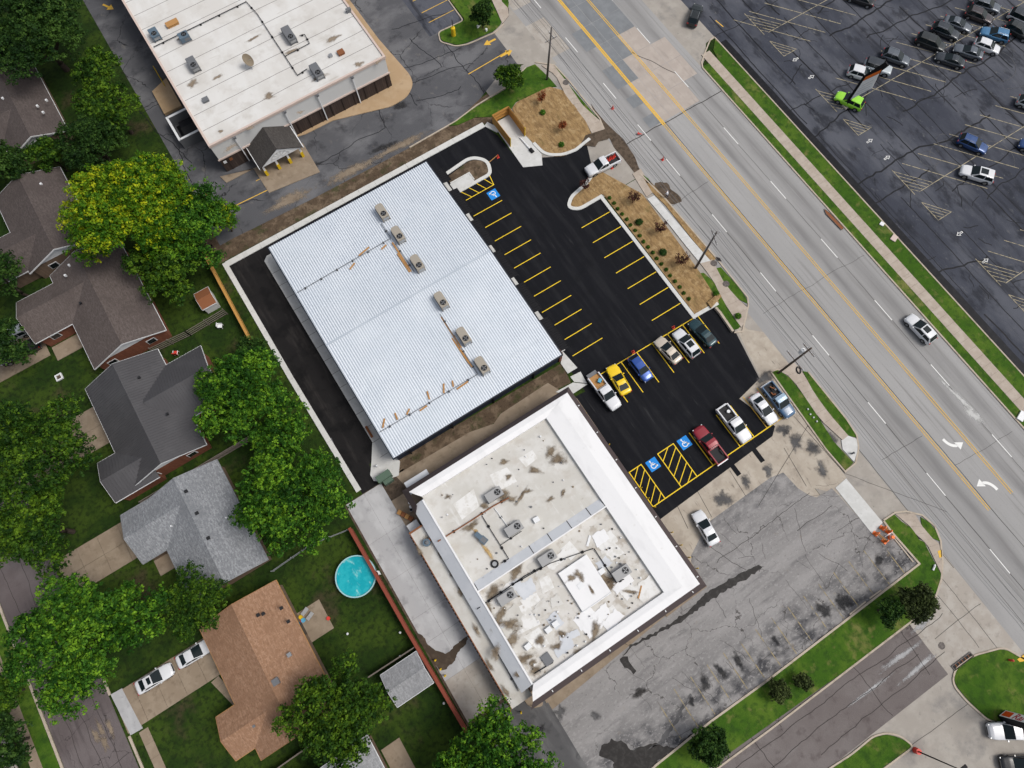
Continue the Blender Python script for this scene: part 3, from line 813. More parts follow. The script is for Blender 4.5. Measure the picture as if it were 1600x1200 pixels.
# new lot: stall lines, hatching, accessibility squares
for y in (21.85, 24.6, 27.3, 30.0, 32.85, 35.6, 38.4, 41.1, 43.9, 46.7, 49.4):
    line([(23.5, y), (28.75, y - .05)], .12, 'paint_yellow', newlot, 'stall_line')
for i in range(7):
    line([(41.75, 38.45 - 3.07 * i), (36.5, 38.5 - 3.07 * i)], .12, 'paint_yellow', newlot, 'stall_line')
line([(24.4, 17.35), (42.0, 17.05)], .12, 'paint_yellow', newlot, 'stall_line')
for x in (26.2, 28.9, 31.7, 34.4, 37.15, 39.9, 42.65):
    line([(x, 17.2), (x, 11.8)], .12, 'paint_yellow', newlot, 'stall_line')
line([(20.5, -2.1), (41.9, -1.9)], .14, 'paint_yellow', newlot, 'stall_line', Z_M + .012)
for x in (30.85, 35.65, 38.15, 40.5, 43.0):
    line([(x, 3.5), (x, -2.0)], .13, 'paint_yellow' if x < 39 else 'paint_yellow_road', newlot, 'stall_line', Z_M + .006)
line([(41.9, -1.9), (43.6, -1.9)], .14, 'paint_yellow_road', newlot, 'stall_line')


def hatch(x0, x1, y0, y1, n, lean, side):
    line([(x0, y0), (x0, y1), (x1, y1), (x1, y0)], .13, 'paint_yellow', newlot, 'hatch_line')
    for i in range(n):
        t = y0 + (y1 - y0) * (i - .6) / (n - .6)
        a, b = [x0, t], [x1, t + lean]
        for p, q in ((a, b), (b, a)):
            if p[1] < y0:
                f = (y0 - p[1]) / (q[1] - p[1])
                p[0] += f * (q[0] - p[0]); p[1] = y0
            if p[1] > y1:
                f = (y1 - p[1]) / (q[1] - p[1])
                p[0] += f * (q[0] - p[0]); p[1] = y1
        line([tuple(a), tuple(b)], .11, 'paint_yellow', newlot, 'hatch_line', Z_M + .004)


hatch(20.5, 22.55, -2.05, 3.5, 5, 1.7, 0)
hatch(25.35, 28.05, -2.05, 3.45, 5, 1.9, 0)
line([(29.6, 54.9), (29.15, 52.45), (23.5, 52.45)], .12, 'paint_yellow', newlot, 'hatch_line')
for i in range(4):
    line([(28.3 - i * 1.45, 54.4), (29.1 - i * 1.35, 52.5)], .11, 'paint_yellow', newlot, 'hatch_line', Z_M + .004)


def wheelchair(cx, cy, ang, parent):
    """white access symbol on a blue square: head, body, wheel, leg"""
    co, si = math.cos(ang), math.sin(ang)

    def T(p):
        return (cx + p[0] * co - p[1] * si, cy + p[0] * si + p[1] * co)
    sheet('access_square', [T(p) for p in ((-.8, -.8), (.8, -.8), (.8, .8), (-.8, .8))], Z_M + .002, m_['paint_blue'], parent)
    mb = MB()
    z = Z_M + .008
    ring = [T((-.05 + .36 * math.cos(R(a)), -.18 + .36 * math.sin(R(a)))) for a in range(120, 381, 20)]
    mb.strip(ring, .12, z, z)
    mb.prism([T((-.18 + .12 * math.cos(R(a)), .56 + .12 * math.sin(R(a)))) for a in range(0, 360, 45)], z, z)
    mb.strip([T((-.16, .42)), T((-.10, -.02)), T((.22, -.04)), (T((.38, -.42))), T((.54, -.36))], .14, z, z)
    mb.strip([T((-.13, .2)), T((.16, .2))], .1, z, z)
    mb.build('access_symbol', m_['paint_white'], parent)


wheelchair(23.95, 2.6, 0, newlot)
wheelchair(29.45, 2.7, 0, newlot)
wheelchair(28.15, 51.0, R(180), newlot)

# far lot: spines, angled stall lines, hatched triangles, arrows, sealed cracks
SX, SY = 8.05, -10.6
for sy, x0, n0 in ((71.0, 80.5, 14), (52.2, 81.3, 14), (33.4, 87.9, 12), (14.9, 85.9, 12), (-3.8, 86.2, 10)):
    line([(84.6, sy), (150, sy - .4)], .11, 'paint_worn', far, 'stall_line')
    for k in range(n0):
        x = x0 + 3.37 * k
        line([(x, sy + 5.35), (x + SX, sy - 5.35)], .11, 'paint_worn', far, 'stall_line')
    # hatched triangle above the spine and the small one below
    xx = x0 - 3.37 if x0 - 3.37 > 83.7 else x0
    line([(83.7, sy + 5.4), (83.7, sy)], .1, 'paint_worn', far, 'hatch_line')
    for k in range(5):
        a = sy + 5.0 - k * .95
        x1 = min(83.7 + (a - sy) * .76, 88)
        line([(83.7, a), (x1, sy + .15)], .09, 'paint_worn', far, 'hatch_line')
    line([(83.6, sy - 1.6), (86.3, sy - 5.35), (83.6, sy - 5.35), (83.6, sy - 1.6)], .1, 'paint_worn', far, 'hatch_line')
    for k in range(3):
        a = sy - 2.5 - k * .9
        line([(83.65, a), (83.65 + (a - sy + 5.35) * .72, sy - 5.3)], .08, 'paint_worn', far, 'hatch_line')


def lot_arrow(cx, cy, s):
    mb = MB()
    pts = [(x * .7, y * .62) for x, y in ((0, -.9), (0, .1), (-.3, .1), (.15, .9), (.6, .1), (.3, .1), (.3, -.9))]
    P_ = [(cx + p[0] * 1, cy + s * p[1]) for p in [(y, x - .15) for x, y in pts]]
    P_ = [(cx + s * p[1], cy + (p[0] - .15)) for p in pts]
    mb.strip(P_, .08, Z_M, Z_M, True)
    return mb.build('arrow', m_['paint_white'], far)


for x, y, s in ((84.8, 45.3, -1), (84.7, 41.1, 1), (84.4, 26.3, 1), (84.6, 22.4, 1), (84.7, 6.1, -1), (84.7, .6, 1), (84.4, 62, 1)):
    lot_arrow(x, y, s)
line([(78.63, 59.18), (78.88, 57.36)], .16, 'paint_yellow_road', far)
mb = MB()
rr = random.Random(11)
for i in range(17):
    x = 78.4 + i * 3.55 + rr.uniform(-.7, .7)
    y = 90
    while y > -60:
        L_ = rr.uniform(12, 40)
        if rr.random() < .85:
            mb.strip(wiggle((x, y), (x + rr.uniform(-.4, .4), y - L_), .07, int(i * 91 + y)), rr.uniform(.10, .24), Z_C, Z_C)
        y -= L_ + rr.uniform(0, 4)
for i in range(30):
    y = 84 - i * 4.7 + rr.uniform(-1.5, 1.5)
    x0 = 76.4 if rr.random() < .6 else rr.uniform(78, 104)
    x1 = x0 + rr.uniform(8, 34)
    mb.strip(wiggle((x0, y), (x1, y + rr.uniform(-2.5, 2.5)), .28, i + 500), rr.uniform(.12, .28), Z_C + .001, Z_C + .001)
for i in range(130):
    x, y = rr.uniform(78, 138), rr.uniform(-10, 66)
    a = rr.uniform(0, 6.28)
    d = rr.uniform(1.2, 5)
    mb.strip(wiggle((x, y), (x + d * math.cos(a), y + d * math.sin(a)), .18, i + 900, .5), rr.uniform(.06, .14), Z_C + .002, Z_C + .002)
tag(mb.build('crack_sealant', m_['sealant'], far), kind='stuff')
sheet('asphalt_strip', rect(76.35, 77.6, -90, 55), Z_S - .002, m_['sealant'], far)
# tyre rings
mb = MB()
for cx, cy, r_, a0, a1 in ((91, 15.0, 2.2, 20, 250), (93.2, 16.5, 3.6, 60, 200), (90, 18.6, 1.4, 0, 330), (98.5, 13.0, 3.4, -60, 120), (112, 26, 3.2, -140, 30), (113, 25, 4.4, -130, 10), (94.5, 19.8, 1.2, 30, 250)):
    mb.strip([(cx + r_ * math.cos(R(a)), cy + r_ * math.sin(R(a))) for a in range(a0, a1, 12)], .10, Z_C + .003, Z_C + .003)
tag(mb.build('tyre_marks', mat('tyre_mark', (.09, .09, .095), [('n', (.05, .052, .06), 1.5, .45, .6, .9, 6)]), far), kind='stuff')

# top lot: bay lines, arrows, cracks
for y in (94, 91.5, 88.4, 85.9):
    line([(36.9, y), (42.2, y)], .11, 'paint_yellow_road', top, 'stall_line')
sheet('asphalt_strip', rect(35.5, 42.3, 83.2, 120), Z_R + .002, m_['asphalt_far'], top)
line([(36.96, 72.89), (45.55, 73.31)], .16, 'paint_yellow_road', top)
for c, a in (((43.5, 76.6), 180), ((44.6, 73.0), 0), ((-8.6, 119.8), -60)):
    co, si = math.cos(R(a)), math.sin(R(a))
    mb = MB()
    mb.prism([(c[0] + co * x - si * y, c[1] + si * x + co * y) for x, y in ((.1, -.65), (1.2, 0), (.1, .65))], Z_M, Z_M)
    mb.prism([(c[0] + co * x - si * y, c[1] + si * x + co * y) for x, y in ((-1.2, -.18), (.1, -.18), (.1, .18), (-1.2, .18))], Z_M, Z_M)
    mb.build('arrow', m_['paint_yellow_road'], top)
line([(-10.32, 76.52), (-9.07, 71.58), (3.1, 71.03)], .14, 'paint_yellow_road', top)
line([(-2.4, 73.75), (2.13, 73.64)], .12, 'paint_yellow_road', top)
mb = MB()
for i, (a, b) in enumerate([("560 40", "652 165"), ("612 46", "700 20"), ("590 120", "720 75"), ("597 175", "605 200"), ("605 200", "500 260"), ("645 160", "700 140"), ("690 60", "755 145"), ("230 165", "300 250"), ("225 185", "262 155")]):
    pass
for i, (a, b) in enumerate(zip([(26.34, 92.07), (30.77, 88.18), (23.85, 80.82), (21.0, 75.29), (19.92, 71.21), (26.81, 73.03), (36.78, 82.28), (-12.84, 97.04), (-12.97, 95.92), (-10.11, 86.35), (20.6, 78.29), (32.4, 84.82)], [(26.54, 72.14), (40.79, 85.94), (38.72, 78.26), (19.92, 71.21), (7.43, 70.9), (34.59, 71.48), (37.1, 68.0), (-9.63, 82.42), (-7.83, 96.06), (-11.13, 79.14), (38.8, 74.21), (33.91, 76.61)])):
    mb.strip(wiggle(a, b, .18, 40 + i, .6), .11, Z_C, Z_C)
tag(mb.build('crack_sealant', m_['sealant'], top), kind='stuff')
for i, (u, s1, s2) in enumerate(zip([(11.19, 67.04), (17.93, 68.11), (20.23, 66.9), (5.65, 71.49), (0.54, 67.81), (24.13, 73.71)], (6.5, 3, 6.0, 3, 5.5, 1.6), (1.1, .8, 1.0, .8, 1.2, 1.3))):
    stain(top, *u, s1, s2, 70 + i, m_['patch_dark'] if i % 2 else m_['concrete_brown'], Z_C + .003 + i * .0006, -.1, name='patch')

# old lot: faded stalls, cracks, wet spots, oil stains
for i in range(16):
    x = 6.6 + 2.62 * i
    line([(x, -27.0), (x + .05, -21.9)], .11, 'paint_faded', old, 'stall_line')
mb = MB()
rr = random.Random(23)
for i in range(34):
    x, y = rr.uniform(4, 44), rr.uniform(-26.5, -11)
    a = rr.choice([0, R(90), R(180), R(-90)]) + rr.uniform(-.5, .5)
    d = rr.uniform(1.5, 6)
    mb.strip(wiggle((x, y), (x + d * math.cos(a), y + d * math.sin(a)), .16, i + 300, .45), rr.uniform(.02, .045), Z_C, Z_C)
for i, (a, b) in enumerate((((39.63, -12.12), (23.24, -12.66)), ((41.06, -15.1), (34.85, -15.16)), ((23.58, -9.43), (25.95, -15.37)))):
    mb.strip(wiggle(a, b, .12, 77 + i, .6), .06, Z_C, Z_C)
tag(mb.build('crack', m_['crack'], old), kind='stuff')
wet = [([(5.63, -15.46), (7.47, -15.0), (9.74, -15.36), (12.52, -15.76), (15.9, -16.07), (18.61, -15.93), (21.7, -16.01), (25.18, -16.33), (28.34, -16.42), (27.78, -15.77), (24.37, -15.33), (21.49, -14.92), (18.89, -14.88), (16.96, -15.34), (13.82, -15.39), (10.89, -15.18), (7.65, -14.75)], 'wet'),
       ([(5.58, -15.25), (6.5, -15.65), (6.38, -16.66), (6.49, -17.62), (6.0, -17.75), (5.62, -16.88), (5.42, -16.04)], 'wet'),
       ((*(5.35, -19.9), 1.1, .8, 3), 'wet'),
       ([(-3.05, -22.93), (-2.11, -22.27), (-0.7, -22.32), (0.43, -23.47), (0.6, -24.58), (1.77, -24.99), (2.69, -25.33), (3.43, -25.38), (5.34, -27.44), (7.95, -27.25), (10.7, -27.3), (2.43, -27.42), (-2.15, -28.43), (-4.44, -26.97), (-1.79, -24.56)], 'wet'),
       ([(2.48, -25.61), (4.18, -25.69), (6.72, -24.93), (10.63, -23.45), (10.72, -23.59), (7.34, -25.16), (4.43, -26.02)], 'asphalt_grey'),
       ((*(46.74, -8.21), 1.4, 1.9, 31), 'asphalt_grey'),
       ((*(-7.39, -16.61), .7, .6, 8), 'patch_dark'), ((*(-8.59, -16.7), .7, .6, 18), 'patch_dark'), ((*(-4.37, -16.4), 1.0, 1.0, 28), 'asphalt_grey'), ((*(-0.85, -19.07), .8, .7, 38), 'asphalt_grey')]
for i, (p, mm) in enumerate(wet):
    if isinstance(p, tuple):
        stain(old, *p, m_[mm], Z_C + .002 + i * .0007, rough=.35, name='wet_spot')
    else:
        sheet('wet_spot' if mm == 'wet' else 'stain', jag(p, i), Z_C + .002 + i * .0007, m_[mm], old)
rr = random.Random(5)
for i in range(9):
    x = 7.9 + 2.62 * rr.randrange(15)
    stain(old, x + rr.uniform(-.4, .4), rr.uniform(-25.6, -23.4), rr.uniform(.5, 1.1), rr.uniform(.7, 1.6), i + 50, m_['patch_dark'], Z_C + .009 + i * .0003)
for (u, s) in zip([(36.99, -4.32), (33.06, -4.02)], (0, 1)):
    sheet('patch', [(u[0] - .35, u[1] - 1.0), (u[0] + .35, u[1] - 1.0), (u[0] + .35, u[1] + 1.0), (u[0] - .35, u[1] + 1.0)], Z_C, m_['asphalt_new'], conc)
for i, u in enumerate([(36.81, -6.65), (42.61, -5.56), (44.04, -7.56), (43.11, -10.7), (42.31, -3.41), (29.17, -6.44), (33.27, -6.16), (46.5, -2.56), (44.94, 4.11)]):
    stain(conc, u[0], u[1], .9 + .35 * (i % 3), 1.3 + .4 * (i % 2), 200 + i, m_['asphalt_grey'], Z_C + .006 + i * .0005)
mb = MB()
for i, (a, b) in enumerate(zip([(23.36, -3.73), (26.86, -3.72), (32.35, -3.78), (32.66, -9.71), (40.67, -5.4), (44.75, -2.55)], [(22.74, -7.0), (26.37, -7.5), (32.01, -7.74), (50.4, -2.83), (39.83, -11.21), (45.41, -12.7)])):
    mb.strip([a, b], .06, Z_C, Z_C)
tag(mb.build('crack', m_['crack'], conc), kind='stuff')
# side street: tar lines, patches of bare concrete, manhole
mb = MB()
for i, (a, b) in enumerate((((-20, -35), (38, -35.4)), ((10, -33.1), (44, -33.4)), ((20, -37.6), (41, -37.0)), ((30, -31.4), (30.4, -39)), ((14, -31.4), (14.4, -39)), ((38, -32), (37.5, -38)))):
    mb.strip(wiggle(a, b, .12, 60 + i, .7), .07, Z_C, Z_C)
tag(mb.build('crack', m_['crack'], street), kind='stuff')
for i, (x, y, a, b) in enumerate(((36, -34.4, 5, .4), (30, -35.3, 4, .3), (37, -36.6, 4, .4), (41, -33, 2.2, .6))):
    stain(street, x, y, a, b, 300 + i, m_['concrete_grey'], Z_S + .002 + i * .0006, name='wear_patch')
sheet('manhole_ring', blob(*(41.15, -36.26), .75, .75, 1, rough=.02), Z_M, m_['concrete'], street)
sheet('manhole_cover', blob(*(41.15, -36.26), .45, .45, 1, rough=.02), Z_M + .01, mat('iron', (.09, .08, .075), [('n', (.16, .14, .13), 3, .45, .6, .7)], rough=.6), street)
mb = MB()
for i, (a, b) in enumerate((((-57.6, 60), (-57.3, -10)), ((-55.5, 60), (-55.3, -10)), ((-53.6, 60), (-53.4, -10)), ((-59, 25), (-52, 24)), ((-59, 8), (-52, 8.6)))):
    mb.strip(wiggle(a, b, .12, 80 + i, .7), .06, Z_C, Z_C)
tag(mb.build('crack', m_['crack'], res), kind='stuff')
for i, u in enumerate([(-54.74, 12.56), (-53.92, 12.9), (-52.89, 12.49), (-54.14, 11.33)]):
    stain(res, u[0], u[1], .45, 1.5, 400 + i, m_['concrete_brown'], Z_S + .002 + i * .0006, name='wear_patch')
mb = MB()
for p0, p1 in (((46.9, -28.5), (46.9, -52)), ((49.2, -9.5), (49.2, -30)), ((41, -35.2), (49, -35.2)), ((45.0, -31), (45.0, -39))):
    mb.strip(wiggle(p0, p1, .04, 5), .06, Z_C, Z_C)
for a, b in zip([(45.41, -12.7), (29.64, -42.76)], [(53.58, -24.16), (39.16, -43.05)]):
    mb.strip(wiggle(a, b, .05, 6), .05, Z_C, Z_C)
tag(mb.build('crack', m_['crack']), kind='stuff', label='dark joint lines across the concrete street mouth and driveway', cat='joint')

# ================================================================ BUILDINGS
plain('white_metal', (.72, .73, .74), .5)
mat('roof_metal', (0.67, 0.715, 0.77), [('n', (0.73, 0.765, 0.81), .12, .42, .62, .8, 4), ('n', (0.54, 0.585, 0.635), (2.0, .06, 1), .52, .72, .5, 6), ('n', (0.50, 0.54, 0.58), (.12, .9, 1), .60, .75, .45, 8)], rough=.45, spec=.4, metal=.1)
plain('navy_trim', (.010, .014, .024), .5)
mat('navy_wall', (0.014, 0.02, 0.036), [('n', (.022, .03, .05), (4, .4, .4), .45, .65, .6)], rough=.55)
plain('black_metal', (.009, .009, .011), .6, .15)
plain('dark_rubber', (.010, .010, .011), .8)
plain('steel', (.35, .36, .37), .4, metal=.6)
plain('lumber', (.38, .20, .07), .85)
plain('tan_casing', (.30, .27, .225), .55)
plain('grey_casing', (.30, .30, .30), .55)
plain('slate_casing', (.13, .135, .145), .55)
plain('fan_black', (.012, .012, .014), .6)
plain('brown_fascia', (.060, .045, .045), .6)
plain('rust', (.20, .075, .03), .9)
mat('membrane', (0.49, 0.475, 0.44), [('n', (0.57, 0.56, 0.535), .35, .42, .62, .8, 7), ('n', (0.44, 0.41, 0.365), .5, .50, .70, .75, 9), ('n', (0.30, 0.255, 0.20), 1.1, .63, .76, .7, 9), ('n', (0.62, 0.615, 0.60), (1.2, .3, 1), .60, .74, .6, 6)], rough=.85, bump=.1, bscale=8)
mat('membrane_dirty', (0.52, 0.50, 0.46), [('n', (0.58, 0.565, 0.54), .5, .42, .60, .8, 8), ('n', (0.36, 0.32, 0.27), .7, .50, .66, .8, 9), ('n', (0.20, 0.165, 0.125), 1.3, .60, .72, .8, 9)], rough=.85, bump=.1, bscale=8)
mat('membrane_white', (0.70, 0.70, 0.705), [('n', (0.62, 0.62, 0.625), (.6, .25, 1), .48, .68, .6, 7), ('n', (0.56, 0.55, 0.53), 1.2, .62, .76, .6, 9)], rough=.7)
mat('membrane_grey', (0.50, 0.52, 0.55), [('n', (0.57, 0.585, 0.61), .4, .45, .65, .7, 6), ('n', (0.40, 0.41, 0.42), 1.5, .6, .74, .5, 8)], rough=.7)
mat('membrane_patch', (0.66, 0.655, 0.64), [('n', (0.55, 0.535, 0.50), .9, .46, .62, .8, 9), ('n', (0.36, 0.31, 0.25), 1.2, .62, .72, .6, 9)], rough=.7)
mat('stain_brown', (0.14, 0.105, 0.07), [('n', (0.25, 0.20, 0.14), 1.4, .42, .6, .8, 8), ('n', (0.04, 0.03, 0.022), 2.2, .55, .7, .8, 8)], rough=.9)
mat('stain_rust', (0.40, 0.25, 0.09), [('n', (0.50, 0.36, 0.16), 1.4, .42, .6, .8, 8)], rough=.9)
mat('brick_brown', (0.060, 0.043, 0.037), [('n', (0.085, 0.062, 0.052), (2, 2, .4), .45, .65, .7, 5), ('k', (0.035, 0.027, 0.024), (1.4, 1.4, 1.4), .7)], rough=.9)
mat('brick_red', (0.20, 0.075, 0.045), [('n', (0.26, 0.11, 0.065), 2.5, .45, .65, .7, 5), ('k', (0.13, 0.055, 0.038), (2.5, 2.5, 2.5), .7)], rough=.9)
mat('brick_tan', (0.20, 0.14, 0.10), [('n', (0.15, 0.10, 0.075), 2.5, .45, .65, .7, 5), ('k', (0.11, 0.08, 0.06), (2.5, 2.5, 2.5), .7)], rough=.9)
plain('stucco', (.56, .56, .55), .85)
plain('trim_pink', (.52, .42, .37), .8)
plain('trim_white', (.66, .67, .68), .6)
plain('window_glass', (.012, .015, .018), .06, .6)


def shingle(name, a, b, c):
    return mat(name, a, [('n', b, (5.5, 2.0, 2), .44, .60, .85, 4), ('n', c, (7.0, 2.6, 2), .52, .68, .8, 4), ('n', tuple(x * .8 for x in a), .25, .48, .68, .6, 6), ('k', tuple(x * .62 for x in a), (.55, 1.7, 1), .35)], rough=.92, bump=.3, bscale=9)


shingle('shingle_brown', (0.085, 0.070, 0.066), (0.115, 0.096, 0.09), (0.055, 0.046, 0.044))
shingle('shingle_taupe', (0.098, 0.080, 0.074), (0.135, 0.112, 0.104), (0.062, 0.052, 0.048))
shingle('shingle_grey', (0.20, 0.21, 0.225), (0.32, 0.33, 0.345), (0.11, 0.115, 0.125))
shingle('shingle_tan', (0.27, 0.155, 0.095), (0.36, 0.225, 0.15), (0.165, 0.09, 0.055))
shingle('shingle_dark', (0.060, 0.055, 0.052), (0.085, 0.078, 0.073), (0.04, 0.037, 0.035))
shingle('shingle_shed', (0.25, 0.255, 0.265), (0.34, 0.345, 0.355), (0.17, 0.175, 0.18))
mat('roof_dark_metal', (0.066, 0.064, 0.068), [('n', (0.082, 0.080, 0.084), .3, .45, .65, .7, 4)], rough=.5, spec=.4, metal=.2)


def copy_tree(o, parent=None):
    c = o.copy()
    C.objects.link(c)
    c.parent = parent
    for ch in list(o.children):
        copy_tree(ch, c)
    return c


# ---------------------------------------------------------------- ribbed metal building
b = tag(empty('metal_building', (8, 40.7, 0)), 'long low building with a pale blue-white ribbed metal roof and navy walls', 'building')
X0, X1, Y0, Y1, ZE, ZR = -5.8, 21.4, 22.0, 59.5, 3.6, 4.5


def loc(mb, p):     # shift a mesh so that it sits in the local frame of its thing
    mb.v = [(x - p[0], y - p[1], z - p[2]) for x, y, z in mb.v]
    return mb


O_ = (8, 40.7, 0)
w_ = MB().span(X0 + .25, X1 - .25, Y0 + .25, Y1 - .25, 0, ZE - .05)
loc(w_, O_).build('wall', m_['navy_wall'], b)
# roof: trapezoid ribs running with the slope, ridge across the middle
prof = []
nr = 76
pw = (X1 - X0) / nr
for i in range(nr):
    x = X0 + i * pw
    prof += [(x, 0), (x + pw * .34, 0), (x + pw * .40, .07), (x + pw * .86, .07), (x + pw * .94, 0)]
prof.append((X1, 0))
vs_, fs_ = [], []
ys = [Y0, (Y0 + Y1) / 2, Y1]
for k, y in enumerate(ys):
    for x, h in prof:
        vs_.append((x, y, (ZR if k == 1 else ZE) + h))
n = len(prof)
for k in range(2):
    fs_ += [(k * n + i, k * n + i + 1, (k + 1) * n + i + 1, (k + 1) * n + i) for i in range(n - 1)]
rf = loc(MB().raw(vs_, fs_), O_).build('roof', m_['roof_metal'], b)
rf.data.materials.append(mat('roof_pan', (0.45, 0.50, 0.56), [('n', (0.51, 0.56, 0.615), .2, .42, .62, .8, 4)], rough=.45, spec=.4, metal=.25))  # darker pans and rib flanks: shade between the ribs put into the colour
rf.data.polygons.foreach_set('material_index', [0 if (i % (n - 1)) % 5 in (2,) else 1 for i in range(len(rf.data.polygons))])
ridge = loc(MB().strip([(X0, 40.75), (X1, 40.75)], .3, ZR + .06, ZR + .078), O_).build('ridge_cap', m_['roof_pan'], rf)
for nm, bx in (('gutter', (X0 - .14, X0, Y0 - .1, Y1 + .1)), ('gutter', (X1, X1 + .16, Y0 - .1, Y1 + .1))):
    mb = MB()
    for ya, yb, za, zb in ((Y0 - .1, 40.75, ZE, ZR), (40.75, Y1 + .1, ZR, ZE)):
        x0, x1 = bx[0], bx[1]
        mb.raw([(x0, ya, za - .3), (x1, ya, za - .3), (x1, yb, zb - .3), (x0, yb, zb - .3), (x0, ya, za + .07), (x1, ya, za + .07), (x1, yb, zb + .07), (x0, yb, zb + .07)],
               [(0, 3, 2, 1), (4, 5, 6, 7), (0, 1, 5, 4), (2, 3, 7, 6), (0, 4, 7, 3), (1, 2, 6, 5)])
    loc(mb, O_).build('rake_trim', m_['navy_trim'], b)
for ya in (Y0 - .16, Y1):
    loc(MB().span(X0 - .14, X1 + .16, ya, ya + .16, ZE - .28, ZE + .0), O_).build('gutter', m_['navy_trim'], b)
for x in (-3.6, 3.2, 10.0, 16.8):
    loc(MB().span(x, x + .12, Y0 + .0, Y0 + .24, 0, ZE - .28), O_).build('downspout', m_['black_metal'], b)
loc(MB().span(X1 - .1, X1 + .3, Y0 + .1, Y0 + .9, 0, ZE - .3), O_).build('brick_pier', m_['brick_red'], b)
# ribbed awnings along the east front
gaps = [(57.8, 58.6), (53.5, 55.2), (47.3, 48.7), (41.0, 42.3), (34.7, 36.0), (28.2, 29.6), (22.0, 22.6)]
for i in range(len(gaps) - 1):
    ya, yb = gaps[i + 1][1], gaps[i][0]
    aw = MB()
    k = int((yb - ya) / .36)
    for j in range(k):
        y = ya + (yb - ya) * j / k
        d = (yb - ya) / k
        aw.raw([(X1 + .15, y, 3.0), (X1 + 1.75, y, 2.72), (X1 + 1.75, y + d * .78, 2.72), (X1 + .15, y + d * .78, 3.0), (X1 + .15, y + d * .78, 3.0), (X1 + 1.75, y + d * .78, 2.72), (X1 + 1.75, y + d * .9, 2.79), (X1 + .15, y + d * .9, 3.07), (X1 + 1.75, y + d, 2.72), (X1 + .15, y + d, 3.0)],
               [(0, 1, 2, 3), (4, 5, 6, 7), (7, 6, 8, 9)])
    aw.span(X1 + 1.75, X1 + 1.83, ya, yb, 2.6, 2.78)
    loc(aw, O_).build('awning', m_['black_metal'], b)
    for yy in (ya + .8, (ya + yb) / 2, yb - 1.6):
        loc(MB().span(X1 - .26, X1 - .21, yy, yy + 1.1, .1, 2.4), O_).build('window', m_['window_glass'], b)
# west side service doors, downspouts and meter boxes
for y in (55, 48, 38, 31, 25):
    loc(MB().span(X0 + .18, X0 + .27, y, y + 1.0, .13, 2.25), O_).build('door', m_['navy_trim'], b)


def hvac(name, label, x, y, z, rz, L_, W_, H_, casing, group, fan_r=.42, round_end=True):
    h = tag(empty(name, (x, y, z), rz), label, 'air conditioner', group)
    pts = rect(-L_ / 2, L_ / 2, -W_ / 2, W_ / 2)
    pts = rounded(pts, [.45, .12, .12, .45] if round_end else .06, 4)
    MB().prism(pts, .22, H_).build('casing', m_[casing], h)
    MB().prism([(p[0] * .985, p[1] * .97) for p in pts], H_ + .001, H_ + .05).build('lid', m_[casing], h)
    cx = L_ / 2 - .62
    g_ = MB()
    for r_ in (fan_r, fan_r * .66, fan_r * .3):
        g_.strip([(cx + r_ * math.cos(R(a)), r_ * math.sin(R(a))) for a in range(0, 360, 24)], .045, H_ + .09, H_ + .13, True)
    g_.build('fan_guard', m_['fan_black'], h)
    MB().prism([(cx + fan_r * math.cos(R(a)), fan_r * math.sin(R(a))) for a in range(0, 360, 24)], H_ + .052, H_ + .06).build('fan_well', m_['fan_black'], h)
    for a in range(0, 360, 90):
        MB().box((cx + .2 * math.cos(R(a + 20)), .2 * math.sin(R(a + 20)), H_ + .08), (.34, .14, .02), R(a + 20)).build('fan_blade', m_['steel'], h)
    for s in (-1, 1):
        MB().span(-L_ / 2 - .05, L_ / 2 + .05, s * (W_ / 2 - .08) - .07, s * (W_ / 2 - .08) + .07, 0, .22).build('rail', m_['slate_casing'], h)
        MB().span(-L_ * .1, L_ / 2 - .1, s * W_ / 2 - .012, s * W_ / 2 + .012, .35, H_ - .2).build('coil_grille', m_['slate_casing'], h)
    MB().span(L_ / 2 - .01, L_ / 2 + .015, -W_ * .35, W_ * .35, .35, H_ - .25).build('access_panel', m_['steel'], h)
    return h


def roof_z(y):
    return ZE + (ZR - ZE) * (1 - abs(y - 40.75) / 18.75) + .07


ORD = ['first', 'second', 'third', 'fourth', 'fifth', 'sixth']
for i, (x, y) in enumerate(((11.2, 54.9), (11.3, 50.2), (11.3, 44.5), (11.2, 37.6), (11.1, 31.4), (11.0, 26.4))):
    hvac('air_conditioner', 'tan air conditioner on the ribbed metal roof, %s of six counted from the top lot' % ORD[i], x, y, roof_z(y), R(-90), 2.5, 1.25, 1.15, 'tan_casing', 'tan air conditioners on the ribbed roof', .40)


def pipe_run(name, label, pts, r_, m, block=None, bl_m='dark_rubber', every=2.4, cat='pipe', lumber=False):
    t = empty(name, pts[0])
    tag(t, label, cat)
    o = Vector(pts[0])
    for i in range(len(pts) - 1):
        a, c = Vector(pts[i]) - o, Vector(pts[i + 1]) - o
        MB().tube(a, c, r_, n=6).build('pipe', m_[m], t)
        if block:
            L_ = (c - a).length
            k = max(1, int(L_ / every))
            an = math.atan2(c.y - a.y, c.x - a.x)
            for j in range(k):
                p = a.lerp(c, (j + .5) / k)
                MB().box((p.x, p.y, p.z - r_ - block[2] / 2 + .02), block, an + R(90)).build('support_block', m_[bl_m], t)
    return t


def zr(x, y, h=.18):
    return (x, y, roof_z(y) + h)


def gas_pipe(label, pts):
    t = pipe_run('roof_pipe', label, pts, .05, 'slate_casing', (.30, .22, .14), every=2.6)
    return t


